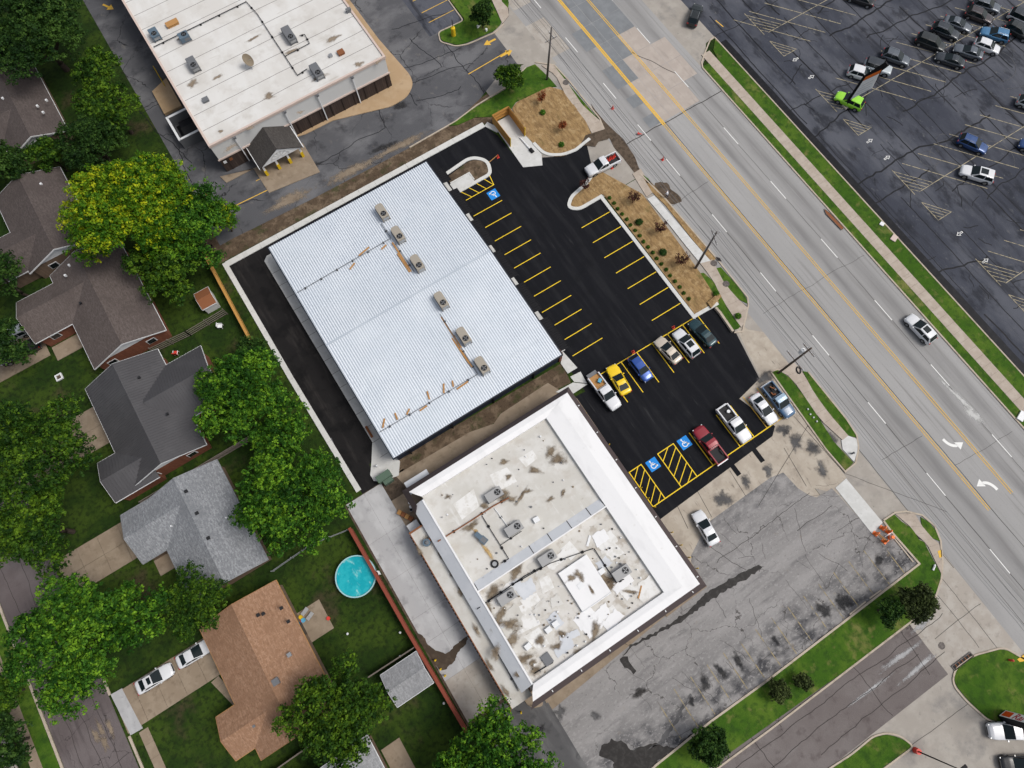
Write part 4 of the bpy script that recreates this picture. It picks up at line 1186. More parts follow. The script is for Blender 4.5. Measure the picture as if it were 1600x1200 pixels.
gas_pipe('dark gas pipe with black blocks from the ribbed roof edge to the upper air conditioners', [zr(-5.5, 50.3), zr(10.2, 50.6), zr(10.2, 53.6)])
gas_pipe('gas pipe laid beside the lower three tan air conditioners on the ribbed roof', [zr(-5.6, 26.0), zr(9.9, 25.8), zr(10.1, 36.2)])
gas_pipe('short gas pipe between the second and third tan air conditioners', [zr(10.25, 49.4), zr(10.3, 43.8)])
# loose lumber laid along the pipes
rr = random.Random(3)
BN = {}
ORD7 = ['first', 'second', 'third', 'fourth', 'fifth', 'sixth', 'seventh', 'eighth']
lum = [(10.0, 47, 90, 5.6), (9.75, 46, 90, 3.6), (10.0, 33, 90, 5.5), (9.7, 30, 91, 4.5), (9.8, 28.6, 90, 3.0), (7.3, 25.6, 3, 1.9), (5.8, 50.9, 12, 2.0), (3.2, 49.7, 25, 1.2), (8.6, 49.9, 15, 1.0), (4.9, 26.6, 60, 1.4), (2.6, 26.9, 75, 1.2), (-4.5, 26.8, 50, 1.3), (-2.6, 26.7, 80, 1.0), (1.1, 25.7, 4, 1.2), (-.9, 26.4, 35, .9), (6.3, 26.5, 70, .9)]
for i, (x, y, a, L_) in enumerate(sorted(lum, key=lambda q: -q[0])):
    o = MB().box((0, 0, 0), (L_, .22, .07), 0).build('lumber_board', m_['lumber'])
    o.location = (x, y, roof_z(y) + .09 + .003 * i)
    o.rotation_euler = (0, 0, R(a))
    where = 'beside the upper three tan air conditioners' if x > 8 and y > 40 else 'beside the lower three tan air conditioners' if x > 8 else 'along the upper pipe of the ribbed roof' if y > 40 else 'along the lower pipe of the ribbed roof'
    size = 'long' if L_ > 3 else 'middling' if L_ > 1.5 else 'short'
    key = (size, where)
    BN[key] = BN.get(key, 0) + 1
    tag(o, '%s rust-orange board %s, %s from the right' % (size, where, ORD7[BN[key] - 1]), 'board', 'lumber boards on the ribbed metal roof')

# ---------------------------------------------------------------- white-roofed building with the soiled deck
wb = tag(empty('store_building', (6, 2, 0)), 'square building with a wide white roof rim, brown fascia and a stained sunken roof deck', 'building')
OW = (6, 2, 0)


def wpart(mb, name, m, parent=wb):
    return loc(mb, OW).build(name, m_[m], parent)


wpart(MB().span(-4.9, 17.3, -11.5, 15.2, 0, 4.35), 'wall', 'brick_tan')
wpart(MB().span(-5.1, 14.3, 2.35, 15.3, 4.352, 4.45), 'roof_deck', 'membrane')
wpart(MB().span(-5.1, 14.3, -11.2, 1.25, 4.352, 4.45), 'roof_deck', 'membrane_dirty')
# rim: outer slope, fold, inner slope
def rim(pts_in, pts_mid, pts_out, zi, zm, zo, m, name='roof_rim'):
    mb = MB()
    q = [(*p, zi) for p in pts_in] + [(*p, zm) for p in pts_mid] + [(*p, zo) for p in pts_out]
    fs = [(0, 1, 3, 2), (2, 3, 5, 4)]
    low = [(*pts_in[0], 4.3), (*pts_in[1], 4.3), (*pts_out[0], zo - .1), (*pts_out[1], zo - .1)]
    mb.raw(q + low, fs + [(1, 0, 6, 7), (4, 5, 9, 8)])
    return wpart(mb, name, m)


rim([(14.3, -11.2), (14.3, 15.3)], [(16.6, -11.9), (16.6, 16.0)], [(18.65, -12.8), (18.65, 16.7)], 4.95, 5.15, 5.0, 'membrane_white')
rim([(14.3, 15.3), (-5.1, 15.3)], [(16.6, 16.0), (-5.7, 16.0)], [(18.65, 16.7), (-6.2, 16.7)], 4.95, 5.1, 5.0, 'membrane_white')
rim([(-5.1, -11.2), (14.3, -11.2)], [(-5.7, -11.9), (16.6, -11.9)], [(-6.2, -12.8), (18.65, -12.8)], 4.95, 5.1, 5.0, 'membrane_white')
rim([(-5.1, 14.9), (-5.1, -11.2)], [(-5.3, 14.9), (-5.3, -11.2)], [(-6.9, 14.9), (-6.9, -11.4)], 5.0, 5.0, 4.1, 'membrane_grey')
wpart(MB().span(-5.32, -5.1, -11.1, 14.8, 5.0, 5.08), 'coping', 'membrane_white')
wpart(MB().span(-5.1, 14.28, 1.25, 1.42, 4.3, 5.0), 'parapet', 'membrane_white')
wpart(MB().raw([(-5.0, 1.42, 4.95), (14.2, 1.42, 4.95), (14.2, 2.6, 4.46), (-5.0, 2.6, 4.46)], [(0, 1, 2, 3)]), 'cant_flashing', 'membrane_grey')
for x in (3.2, 6.0, 9.0, 12.0):
    wpart(MB().raw([(x, 1.43, 4.97), (x + .1, 1.43, 4.97), (x + .1, 2.62, 4.48), (x, 2.62, 4.48)], [(0, 1, 2, 3)]), 'seam', 'crack')
# brown fascia and the eave walk
for pts in ([(18.65, -12.8), (18.65, 16.7)], [(18.65, 16.7), (-6.2, 16.7)], [(-6.2, -12.8), (18.65, -12.8)], [(-6.2, 16.7), (-6.2, 14.6)]):
    d = (Vector(pts[1]) - Vector(pts[0])).normalized()
    nn = Vector((d.y, -d.x))
    k = .78
    a, c = Vector(pts[0]), Vector(pts[1])
    mb = MB().raw([(a.x, a.y, 4.98), (c.x, c.y, 4.98), (c.x + nn.x * k + d.x * k, c.y + nn.y * k + d.y * k, 4.1), (a.x + nn.x * k - d.x * k, a.y + nn.y * k - d.y * k, 4.1), (c.x + nn.x * .2, c.y + nn.y * .2, 3.5), (a.x + nn.x * .2, a.y + nn.y * .2, 3.5)], [(3, 2, 1, 0), (5, 4, 2, 3)])
    wpart(mb, 'fascia', 'brown_fascia')
for i in range(7):
    wpart(MB().box((18.86, -12.0 + 4.4 * i, 4.6), (.5, .1, .25)), 'gutter_clip', 'trim_white')
    if i < 6:
        wpart(MB().box((-3.6 + 4.2 * i, -13.0, 4.6), (.1, .5, .25)), 'gutter_clip', 'trim_white')
slab('walkway', [(17.2, 16.2), (20.4, 16.2), (20.2, -3.6), (20.4, -10.2), (20.3, -14.3), (13.6, -14.5), (13.6, -13.9), (-1.2, -14.2), (-1.2, -14.6), (-5.2, -14.6), (-5.2, -11.5), (17.2, -11.5)], 0, .14, m_['concrete_brown'], kind='structure')
slab('walkway', rounded([(-7.4, -12.4), (-7.3, -13.9), (-5.6, -14.8), (-5.2, -12.4)], [0, .8, .8, 0]), 0, .15, m_['concrete_brown'], kind='structure')
# lean-to along the delivery lane
wpart(MB().span(-8.6, -6.0, -12.1, 11.9, 0, 3.1), 'lean_to_wall', 'brick_tan')
lt = wpart(MB().raw([(-9.0, -12.4, 3.15), (-6.0, -12.4, 3.45), (-6.0, 12.3, 3.45), (-9.0, 12.3, 3.15), (-9.0, -12.4, 3.0), (-9.0, 12.3, 3.0)], [(0, 1, 2, 3), (4, 0, 3, 5)]), 'lean_to_roof', 'membrane')
for i in range(46):
    MB().span(-9.14 - 6, -9.0 - 6, -12.3 - 2 + i * .53, -12.3 - 2 + i * .53 + .36, 2.95, 3.12).build('rafter_tail', m_['black_metal'], lt)
MB().span(-9.0 - 6, -8.9 - 6, -12.4 - 2, 12.3 - 2, 3.151, 3.24).build('edge_trim', m_['rust'], lt)
MB().span(-9.0 - 6, -6.1 - 6, 12.2 - 2, 12.4 - 2, 3.2, 3.6).build('edge_trim', m_['rust'], lt)
ZK = 4.452
rr = random.Random(17)
# membrane patches and curbs
for i, q in enumerate([[(-2.19, 12.3), (1.1, 12.55), (0.56, 10.24), (-2.23, 9.99)], [(3.85, 12.98), (6.31, 12.61), (6.44, 10.31), (3.6, 10.55)], [(8.24, 12.79), (10.42, 12.72), (10.38, 11.41), (8.44, 11.24)], [(6.43, 0.05), (7.97, 0.29), (8.24, -1.48), (6.74, -1.83)], [(10.5, -2.93), (12.7, -2.93), (13.01, -4.73), (10.51, -4.62)], [(-3.61, -2.66), (-0.53, -3.03), (-0.63, -6.08), (-3.65, -5.65)], [(-3.23, -6.17), (-1.04, -6.26), (-0.99, -8.48), (-2.53, -8.53)], [(5.58, -8.9), (8.18, -9.05), (8.24, -10.61), (6.02, -10.34)], [(2.08, -1.52), (3.47, -1.77), (3.15, -3.4), (1.52, -3.25)], [(-1.32, -2.34), (0.93, -2.7), (0.88, -3.93), (-1.23, -3.66)]]):
    wpart(MB().prism(q, ZK + .003, ZK + .012 + .002 * i), 'membrane_patch', 'membrane_patch')
# peeling overlay pieces on the lower deck, lapped over each other
r2 = random.Random(8)
for i in range(38):
    x, y = r2.uniform(-4.4, 13.4), r2.uniform(-10.6, .4)
    if 3.6 < x < 9.6 and -8.4 < y < -1.6:
        continue
    w2, h2, a = r2.uniform(.5, 1.5), r2.uniform(.4, 1.1), R(r2.uniform(-12, 12))
    q = [(x + (sx * w2 + r2.uniform(-.2, .2)) * math.cos(a) - (sy * h2 + r2.uniform(-.2, .2)) * math.sin(a), y + sx * w2 * math.sin(a) + (sy * h2 + r2.uniform(-.15, .15)) * math.cos(a)) for sx, sy in ((-1, -1), (1, -1), (1, 1), (-1, 1))]
    q = jag(q, i, .25, .10)
    wpart(MB().prism(q, ZK + .030 + .0012 * i, ZK + .036 + .0012 * i), 'membrane_patch', r2.choice(['membrane_patch', 'membrane_white', 'membrane', 'membrane_grey']))
# raised curb platform
pl = [(4.5, -7.7), (8.8, -7.7), (8.8, -2.3), (4.5, -2.3)]
wpart(MB().prism(pl, ZK, ZK + .45), 'platform', 'membrane_white')
for s in (0, 2):
    wpart(MB().strip([pl[s], pl[s + 1]], .12, ZK + .45, ZK + .52), 'platform_edge', 'trim_white')
for i, u in enumerate([(0.9, -7.04), (-0.2, -7.13), (-3.36, -7.37), (5.83, 4.8), (6.04, -4.97), (9.23, -5.0)]):
    wpart(MB().box((u[0], u[1], ZK + .25), (.85, .7, .5), R(rr.uniform(-8, 8)), .92), 'skylight_curb', 'trim_white')
# dirt, rust and ponding marks
for i, (u, rx, ry, mm) in enumerate(zip([(12.29, 11.22), (12.58, 9.81), (9.21, 10.25), (8.83, 6.01), (5.9, 8.39), (6.92, 8.43), (-1.75, 8.72), (2.49, 6.0), (4.0, 9.61), (1.16, 9.96), (4.62, 8.72), (-2.24, 13.52), (6.39, 13.38), (-3.63, 0.31), (0.14, 0.83), (6.18, -3.51), (6.69, -4.48), (9.07, -6.0), (9.1, -6.93), (0.95, -8.41), (-3.9, -9.21), (-4.57, -2.68), (-4.63, -5.72), (-4.49, -8.4), (-4.15, -10.16), (-5.31, -0.87), (-0.4, -9.29), (4.6, -10.31), (5.84, 11.41), (10.7, 5.8), (-7.07, -5.9), (1.5, -11.37), (10.88, -8.98), (-3.15, 1.83), (-1.65, -7.63), (6.28, -6.49), (-5.88, -9.39), (-3.77, -4.08)],
                                       (.9, 1.0, .8, .5, 1.2, .5, 1.4, .5, .8, .5, .5, .35, .6, .9, 1.0, .9, .8, .7, 1.3, .6, .5, 1.4, 1.1, .9, .5, .6, .6, 1.4, .4, .5, .9, .6, .8, .8, .5, .6, .6, .7), (.5, .8, .45, .3, .25, .25, .35, .3, .6, .4, .4, .4, .3, .7, .7, 1.1, .5, 1.1, .5, .4, .4, .5, .7, .6, .6, .9, .4, .4, .3, .25, .5, .5, .3, .5, .7, .8, .5, 1.2), ['stain_brown'] * 38)):
    stain(wb, u[0] - 6, u[1] - 2, rx * 1.45, ry * 1.5, 600 + i, m_[mm], ZK + .085 + i * .0006, R(rr.uniform(-40, 40)))
stain(wb, (-1.57, 4.81)[0] - 6, (-1.57, 4.81)[1] - 2, .5, 1.9, 77, m_['stain_rust'], ZK + .12, R(6))
stain(wb, (-1.48, 7.59)[0] - 6, (-1.48, 7.59)[1] - 2, .4, .8, 78, m_['stain_rust'], ZK + .121, R(6))
for i, u in enumerate([(-7.44, 10.24), (-6.83, 5.3), (-7.09, 2.5), (-8.96, 9.78), (-6.93, 7.53), (-7.79, -2.48), (-8.6, -6.78), (-8.48, -10.28)]):
    stain(wb, u[0] - 6, u[1] - 2, .45, 1.0, 650 + i, m_['stain_brown'], 3.46, R(0))
for i, (x, y, rx, ry) in enumerate(((5.6, -3.6, .8, .6), (6.6, -3.9, .7, 1.0), (6.9, -6.0, .3, .9))):
    stain(wb, x - 6, y - 2, rx, ry, 690 + i, m_['stain_brown'], ZK + .458 + i * .001)
# small vents and debris on the deck
for i in range(110):
    x, y = rr.uniform(-4.6, 13.8), rr.choice([rr.uniform(-10.8, .8), rr.uniform(-10.8, .8), rr.uniform(-10.8, -4), rr.uniform(3, 14.8)])
    if 4.2 < x < 9.1 and -8 < y < -2.0:
        continue
    r_ = rr.uniform(.06, .15)
    wpart(MB().tube((x, y, ZK), (x, y, ZK + rr.uniform(.08, .4)), r_, r_ * .8, 7), 'vent_pipe', rr.choice(['dark_rubber', 'slate_casing', 'trim_white', 'stain_brown']))
for i, (q, lb) in enumerate((("775 771", 'nearest the alley'), ("803 826", 'beside the blue-grey fan housing'), ("858 871", 'just below the low parapet'), ("972 893", 'near the right rim'), ("796 931", 'near the left rim'))):
    pass
US = [((2.94, 10.4), 25, 'nearest the alley behind the ribbed building'), ((2.78, 5.39), 20, 'in the middle of the upper roof deck'), ((4.36, 0.06), 26, 'just below the low parapet across the deck'), ((11.2, -6.45), 30, 'near the right rim of the lower deck'), ((-2.45, -1.15), 28, 'near the left rim of the lower deck')]
for (x, y), a, lb in US:
    hvac('air_conditioner', 'grey air conditioner on the soiled white roof, ' + lb, x, y, ZK, R(0), 2.3, 1.25, .95, 'grey_casing', 'grey air conditioners on the soiled roof deck', .38, False)
ZP = ZK + .2


def P3(pts, z=ZP):
    return [(x, y, z) for x, y in pts]


pipe_run('roof_pipe', 'rusty pipe crossing the upper deck of the soiled white roof', P3([(-6.27, 9.32), (-1.52, 9.24), (2.21, 9.27), (4.35, 9.07)]), .09, 'rust', (.4, .25, .12))
pipe_run('roof_pipe', 'thin black pipe bending down to the small ball vent on the upper deck', P3([(0.19, 9.01), (0.23, 2.62), (-0.88, 2.68)]), .05, 'black_metal', (.34, .3, .14), every=2.2)
pipe_run('roof_pipe', 'short black pipe branching to the middle grey air conditioner', P3([(0.23, 4.59), (3.45, 4.61)]), .04, 'black_metal', (.3, .25, .12))
pipe_run('roof_pipe', 'white conduit leading from the alley-side air conditioner', P3([(2.1, 8.94), (2.28, 6.13)]), .05, 'trim_white', (.3, .25, .14))
pipe_run('roof_pipe', 'black pipe along the lower deck from the left rim up to the platform corner', P3([(-4.44, -0.25), (-1.14, -0.28), (4.37, -0.68), (9.96, -2.12)]), .05, 'black_metal', (.34, .3, .14), every=2.4)
pipe_run('roof_pipe', 'black pipe running down the right of the raised platform', P3([(10.03, -2.17), (10.04, -7.08), (11.08, -7.28)]), .06, 'black_metal', (.34, .3, .14), every=2.6)
pipe_run('roof_pipe', 'black pipe from the left rim to the left-hand air conditioner', P3([(-6.38, -0.35), (0.8, -0.24), (3.52, -0.51)]), .05, 'black_metal', (.34, .3, .14), every=2.4)
pipe_run('roof_pipe', 'long rust-brown pipe down the grey-white lean-to roof', P3([(-6.02, 9.31), (-5.97, 0.88), (-6.56, -11.03)], 3.62), .08, 'rust', (.3, .25, .14), every=3)
pipe_run('roof_pipe', 'slim dark pipe beside the rust-brown pipe on the lean-to roof', P3([(-6.72, -0.01), (-6.88, -4.81), (-7.15, -11.09)], 3.56), .045, 'slate_casing', (.3, .25, .14), every=3)
pipe_run('roof_pipe', 'dark pipe framing the small curb in the lowest corner of the deck', P3([(-2.83, -9.7), (-1.79, -9.68), (-1.8, -10.53), (-2.86, -10.45), (-4.37, -10.34)]), .06, 'black_metal')

# blue-grey exhaust housing and the ball-shaped vent
x, y = (-1.39, 6.75)
t = tag(empty('exhaust_housing', (x, y, ZK), R(-72)), 'blue-grey exhaust fan housing above a yellow rust streak on the roof deck', 'vent')
MB().box((-.35, 0, .35), (1.0, .62, .7)).build('housing', mat('blue_grey', (.10, .14, .18), rough=.5), t)
MB().box((.5, 0, .3), (.9, .85, .6)).build('hood', m_['blue_grey'], t)
MB().box((.5, 0, .61), (.7, .6, .04)).build('louvre', m_['slate_casing'], t)
x, y = (-1.61, 3.05)
t = tag(empty('tyre', (x, y, ZK)), 'old tyre lying flat on the roof deck at the end of the yellow streak', 'tyre')
mb = MB()
nv = 24
prof_ = [(.30, .02), (.44, 0), (.52, .06), (.52, .18), (.44, .24), (.30, .22)]
vs_ = [(r_ * math.cos(2 * math.pi * i / nv), r_ * math.sin(2 * math.pi * i / nv), z) for i in range(nv) for r_, z in prof_]
k = len(prof_)
fs_ = [(i * k + j, ((i + 1) % nv) * k + j, ((i + 1) % nv) * k + (j + 1) % k, i * k + (j + 1) % k) for i in range(nv) for j in range(k)]
MB().raw(vs_, fs_).build('tread', m_['dark_rubber'], t, True)
MB().prism([(.3 * math.cos(R(a)), .3 * math.sin(R(a))) for a in range(0, 360, 20)], .1, .14).build('hub', m_['steel'], t)
for nm, lb, u, s, mm in (('plank', 'white plank lying loose on the lower roof deck', (10.03, -1.03), (1.4, .3, .08), 'trim_white'), ('plank', 'bent tan plank near the right rim of the lower roof deck', (11.87, -9.61), (1.6, .18, .08), 'lumber'), ('pallet', 'dark framed hatch in the lowest corner of the roof deck', (-2.19, -9.85), (1.1, 1.3, .25), 'slate_casing')):
    o = MB().box((0, 0, s[2] / 2), s).build(nm, m_[mm])
    o.location = (u[0], u[1], ZK + .02)
    o.rotation_euler = (0, 0, R(40 if nm == 'plank' else 4))
    tag(o, lb, nm)
t = tag(empty('roof_unit', (*(-7.61, 10.06), 3.4)), 'round grey compressor on the rusty corner of the lean-to roof', 'compressor')
MB().tube((0, 0, 0), (0, 0, .6), .5, .5, 14).build('tank', m_['blue_grey'], t)
MB().tube((0, 0, .6), (0, 0, .8), .3, .12, 12).build('dome', m_['slate_casing'], t)
MB().box((.7, .1, .2), (.5, .4, .4)).build('motor', m_['rust'], t)
# metal canopy beside the alley
t = tag(empty('canopy', (-4.6, 17.6, 0)), 'pale metal canopy roof on posts at the alley corner of the white-roofed building', 'canopy')
MB().raw([(-1.75, -.9, 2.75), (1.75, -.9, 2.75), (1.75, 1.0, 2.45), (-1.75, 1.0, 2.45), (-1.75, -.9, 2.67), (1.75, -.9, 2.67), (1.75, 1.0, 2.37), (-1.75, 1.0, 2.37)], [(0, 1, 2, 3), (7, 6, 5, 4), (0, 4, 5, 1), (1, 5, 6, 2), (2, 6, 7, 3), (3, 7, 4, 0)]).build('roof', m_['membrane_grey'], t)
for sx in (-1.6, 1.6):
    MB().tube((sx, .85, 0), (sx, .85, 2.38), .05).build('post', m_['steel'], t)

# ---------------------------------------------------------------- big white-roofed shop at the top
tb = tag(empty('shop_building', (9.5, 100, 0)), 'large flat white-roofed shop with brown brick base and a gabled portico', 'building')
OT = (9.5, 100, 0)


def tpart(mb, name, m, parent=tb):
    return loc(mb, OT).build(name, m_[m], parent)


XA, XB, YA, YB, ZT = -5.6, 25.1, 77.7, 150, 6.5
tpart(MB().span(XA + .1, XB - .1, YA + .1, YB, 0, 3.1), 'brick_base', 'brick_brown')
tpart(MB().span(XA + .12, XB - .12, YA + .12, YB, 3.1, 6.2), 'wall', 'stucco')
tpart(MB().span(XA - .05, XB + .05, YA - .05, YA + .1, 2.95, 3.2), 'belt_course', 'trim_pink')
for i in range(15):
    x = XA + 1.2 + i * 2.05
    if -2.5 < x < 6.6:
        continue
    tpart(MB().box((x, YA + .06, 1.5), (.12, .14, 2.9)), 'pilaster', 'brick_brown')
mat('shop_roof', (0.54, 0.525, 0.50), [('n', (0.61, 0.605, 0.59), (.25, .12, 1), .42, .62, .8, 7), ('n', (0.47, 0.45, 0.42), .35, .50, .70, .7, 9), ('n', (0.40, 0.37, 0.33), (.3, 2.5, 1), .60, .76, .6, 9), ('n', (0.30, 0.26, 0.22), 1.1, .67, .78, .6, 9)], rough=.85)
rfT = tpart(MB().span(XA + .3, XB - .3, YA + .3, YB, 6.2, 6.35), 'roof_deck', 'shop_roof')
for nm, q in (('coping', (XA, XA + .32, YA, YB)), ('coping', (XB - .32, XB, YA, YB)), ('coping', (XA + .32, XB - .32, YA, YA + .32))):
    tpart(MB().span(*q, 6.1, ZT + .05), nm, 'trim_pink')
for i in range(13):
    y = YA + 3.2 + i * 3.3
    mb = MB().strip(wiggle((XA + .4, y), (XB - .4, y + .2), .02, i), .06, 6.352, 6.356)
    tpart(mb, 'seam', 'crack', rfT)
rr = random.Random(31)
for i, u in enumerate([(-2.85, 79.36), (-2.86, 75.96), (9.02, 75.79), (20.82, 78.87), (23.66, 77.75), (9.04, 92.56), (13.05, 86.92), (-2.82, 89.92), (-0.89, 99.05), (19.8, 85.52), (1.07, 88.83), (6.21, 81.16), (1.1, 77.48), (14.58, 80.02)]):
    stain(tb, u[0] - 9.5, u[1] - 100, rr.uniform(.7, 2.2), rr.uniform(.3, .8), 720 + i, m_['concrete_brown'], 6.36 + i * .0006, 0)
for x in (18.9, 12.7, 7.0, -1.6):
    sp_ = tpart(MB().box((x, YA - .1, 3.0), (.16, .14, 5.6)), 'downspout', 'trim_white')
    MB().box((x - 9.5, YA - 100.12, 5.9), (.4, .26, .35)).build('leader_head', m_['slate_casing'], sp_)
for i, (u, s) in enumerate(zip([(-4.9, 77.91), (-3.88, 77.95)], (0, 1))):
    tpart(MB().box((u[0], YA + .02, 2.2), (.5, .06, .5)), 'notice', 'trim_white' if i == 0 else 'rust')
# portico
po = tpart(MB().span(-.3, 6.2, 73.9, 77.6, 2.4, 2.7), 'portico', 'trim_white')
zr_, ze_ = 5.0, 2.7
ro = MB().raw([(2.9, 73.1, zr_), (2.9, 79.4, zr_), (6.7, 79.4, ze_), (6.7, 73.1, ze_), (-.9, 79.4, ze_), (-.9, 73.1, ze_), (2.9, 73.1, zr_ - .15), (6.7, 73.1, ze_ - .15), (-.9, 73.1, ze_ - .15), (6.7, 79.4, ze_ - .15), (-.9, 79.4, ze_ - .15)],
              [(0, 3, 2, 1), (0, 1, 4, 5), (0, 6, 7, 3), (0, 5, 8, 6), (3, 7, 9, 2), (5, 4, 10, 8)])
loc(ro, OT).build('portico_roof', m_['shingle_dark'], po)
loc(MB().raw([(-.6, 73.25, 2.62), (6.4, 73.25, 2.62), (2.9, 73.25, 4.86)], [(0, 1, 2)]), OT).build('gable', m_['trim_white'], po)
fan_ = MB()
fan_.strip([(2.9 + 1.5 * math.cos(R(a)), 2.85 + 1.25 * math.sin(R(a))) for a in range(0, 181, 15)], .18, 0, .05)
for a in range(20, 170, 28):
    fan_.strip([(2.9 + .35 * math.cos(R(a)), 2.85 + .35 * math.sin(R(a))), (2.9 + 1.4 * math.cos(R(a)), 2.85 + 1.3 * math.sin(R(a)))], .14, 0, .05)
fan_.v = [(x, 73.24 - z, y) for x, y, z in fan_.v]
loc(fan_, OT).build('fan_window', m_['stucco'], po)
for x in (-.3, 1.9, 3.9, 6.1):
    c_ = loc(MB().box((x, 73.7, 1.3), (.3, .3, 2.4)), OT).build('column', m_['trim_white'], po)
    loc(MB().box((x, 73.7, .65), (.44, .44, 1.3)), OT).build('bollard_sleeve', mat('bollard_yellow', (.62, .42, .02), rough=.6), c_)
for q in ((-.9, 73.1, 79.4), (6.7, 73.1, 79.4)):
    loc(MB().span(q[0] - .06, q[0] + .1, q[1], q[2], ze_ - .2, ze_ + .02), OT).build('gutter', m_['trim_white'], po)
# roof equipment of the shop
ZS = 6.36
TS = [((14.15, 89.38), R(-62), 'slate_casing', 'large dark twin-fan air conditioner in the middle of the shop roof', 3.0), ((-1.15, 92.52), R(-62), 'slate_casing', 'dark air conditioner near the left edge of the shop roof', 2.4), ((14.53, 80.67), R(-62), 'slate_casing', 'dark air conditioner near the front edge of the shop roof', 2.6), ((-3.84, 101.3), R(-62), 'blue_grey', 'blue-grey boxy air conditioner beside the long pipe on the shop roof', 1.9), ((-0.09, 98.24), R(20), 'blue_grey', 'small blue-grey roof unit next to the long pipe on the shop roof', 1.6)]
for (x, y), a, cs, lb, L_ in TS:
    hvac('air_conditioner', lb, x, y, ZS, R(-90) if L_ > 1.7 else 0, L_, 1.35, 1.0, cs, 'air conditioners on the shop roof', .4, False)
for (u, s, m2, lb) in (((-2.35, 85.74), (.9, .8, .3), 'slate_casing', 'small square slate hatch on the shop roof near its left corner'), ((19.53, 82.23), (1.0, .9, .3), 'rust', 'rusty square roof hatch near the front of the shop roof'), ((-0.59, 102.22), (1.9, 1.0, .35), 'lumber', 'brown louvred vent box at the upper left of the shop roof'), ((17.88, 82.57), (.5, .5, .3), 'steel', 'small round steel vent cap on the shop roof'), ((24.54, 88.88), (.8, .5, .5), 'slate_casing', 'dark box vent by the right edge of the shop roof')):
    t = tag(empty('roof_hatch', (*u, ZS)), lb, 'hatch')
    MB().box((0, 0, s[2] / 2), s, 0, .94).build('curb', m_[m2], t)
    MB().box((0, 0, s[2] + .04), (s[0] * 1.08, s[1] * 1.08, .06)).build('lid', m_[m2], t)
pipe_run('roof_pipe', 'long black pipe crossing the upper part of the shop roof', [(x, y, ZS + .2) for x, y in [(-5.07, 99.54), (11.42, 99.7)]], .06, 'black_metal', (.3, .26, .16), every=3)
pipe_run('roof_pipe', 'black pipe running down the shop roof past the large twin-fan unit', [(x, y, ZS + .2) for x, y in [(11.39, 99.88), (11.8, 96.47), (11.73, 82.06), (13.56, 82.33)]], .06, 'black_metal', (.3, .26, .16), every=3)
pipe_run('roof_pipe', 'short looped pipe beside the large twin-fan unit', [(x, y, ZS + .2) for x, y in [(11.81, 86.42), (16.21, 86.54), (16.35, 88.57), (15.54, 88.79)]], .05, 'black_metal', (.3, .26, .16), every=3)
# satellite dish
t = tag(empty('satellite_dish', (*(6.31, 87.91), ZS)), 'brown satellite dish on a tripod standing on the shop roof', 'satellite dish')
mb = MB()
nr_, ns_ = 5, 18
vs_ = [(0, 0, 0)]
for i in range(1, nr_ + 1):
    for j in range(ns_):
        a = 2 * math.pi * j / ns_
        r_ = i / nr_
        vs_.append((r_ * .75 * math.cos(a), r_ * 1.0 * math.sin(a), .32 * r_ * r_))
fs_ = [(0, 1 + j, 1 + (j + 1) % ns_) for j in range(ns_)]
for i in range(nr_ - 1):
    fs_ += [(1 + i * ns_ + j, 1 + (i + 1) * ns_ + j, 1 + (i + 1) * ns_ + (j + 1) % ns_, 1 + i * ns_ + (j + 1) % ns_) for j in range(ns_)]
d_ = MB().raw(vs_, fs_).build('reflector', mat('dish_brown', (.20, .165, .12), rough=.6), t, True)
d_.location = (0, 0, 1.2)
d_.rotation_euler = (R(50), 0, R(25))
for a in (30, 150, 270):
    MB().tube((.8 * math.cos(R(a)), .8 * math.sin(R(a)), 0), (0, 0, 1.15), .035).build('tripod_leg', m_['steel'], t)
MB().tube((0, 0, 1.2), (.5, -.75, 1.75), .03).build('feed_arm', m_['steel'], t)
# dock enclosure on the west side
t = tag(empty('dock_enclosure', (-7.0, 88.9, 0)), 'dark loading dock well with white-capped walls beside the large shop', 'dock')
for nm, q in (('wall', (-2.4, -2.1, -3.4, 1.8)), ('wall', (-2.1, 2.7, 1.5, 1.8)), ('wall', (-2.1, 2.7, -3.4, -3.1))):
    w2 = MB().span(*q, 0, 2.0).build(nm, m_['slate_casing'], t)
    MB().span(q[0] - .03, q[1] + .03, q[2] - .03, q[3] + .03, 2.0, 2.1).build('cap', m_['trim_white'], w2)
MB().span(-1.9, 2.7, -2.9, 1.3, .03, .05).build('pit_floor', m_['black_metal'], t)
d2 = MB().span(-1.2, 1.6, -2.2, .6, .05, 1.3).build('dumpster', m_['black_metal'], t)
MB().span(-1.3, 1.7, -2.3, -.7, 1.3, 1.36).build('lid', m_['dark_rubber'], d2)
# yellow hand rail
t = tag(empty('handrail', (*(-7.06, 102.57), 0)), 'yellow pipe guard rail beside the left wall of the large shop', 'railing')
for yy in (0, -2.2, -4.4):
    MB().tube((0, yy, 0), (0, yy, 1.0), .05).build('post', m_['bollard_yellow'], t)
MB().tube((0, 0, 1.0), (0, -4.4, 1.0), .05).build('rail', m_['bollard_yellow'], t)
MB().tube((0, 0, .5), (0, -4.4, .5), .04).build('rail', m_['bollard_yellow'], t)

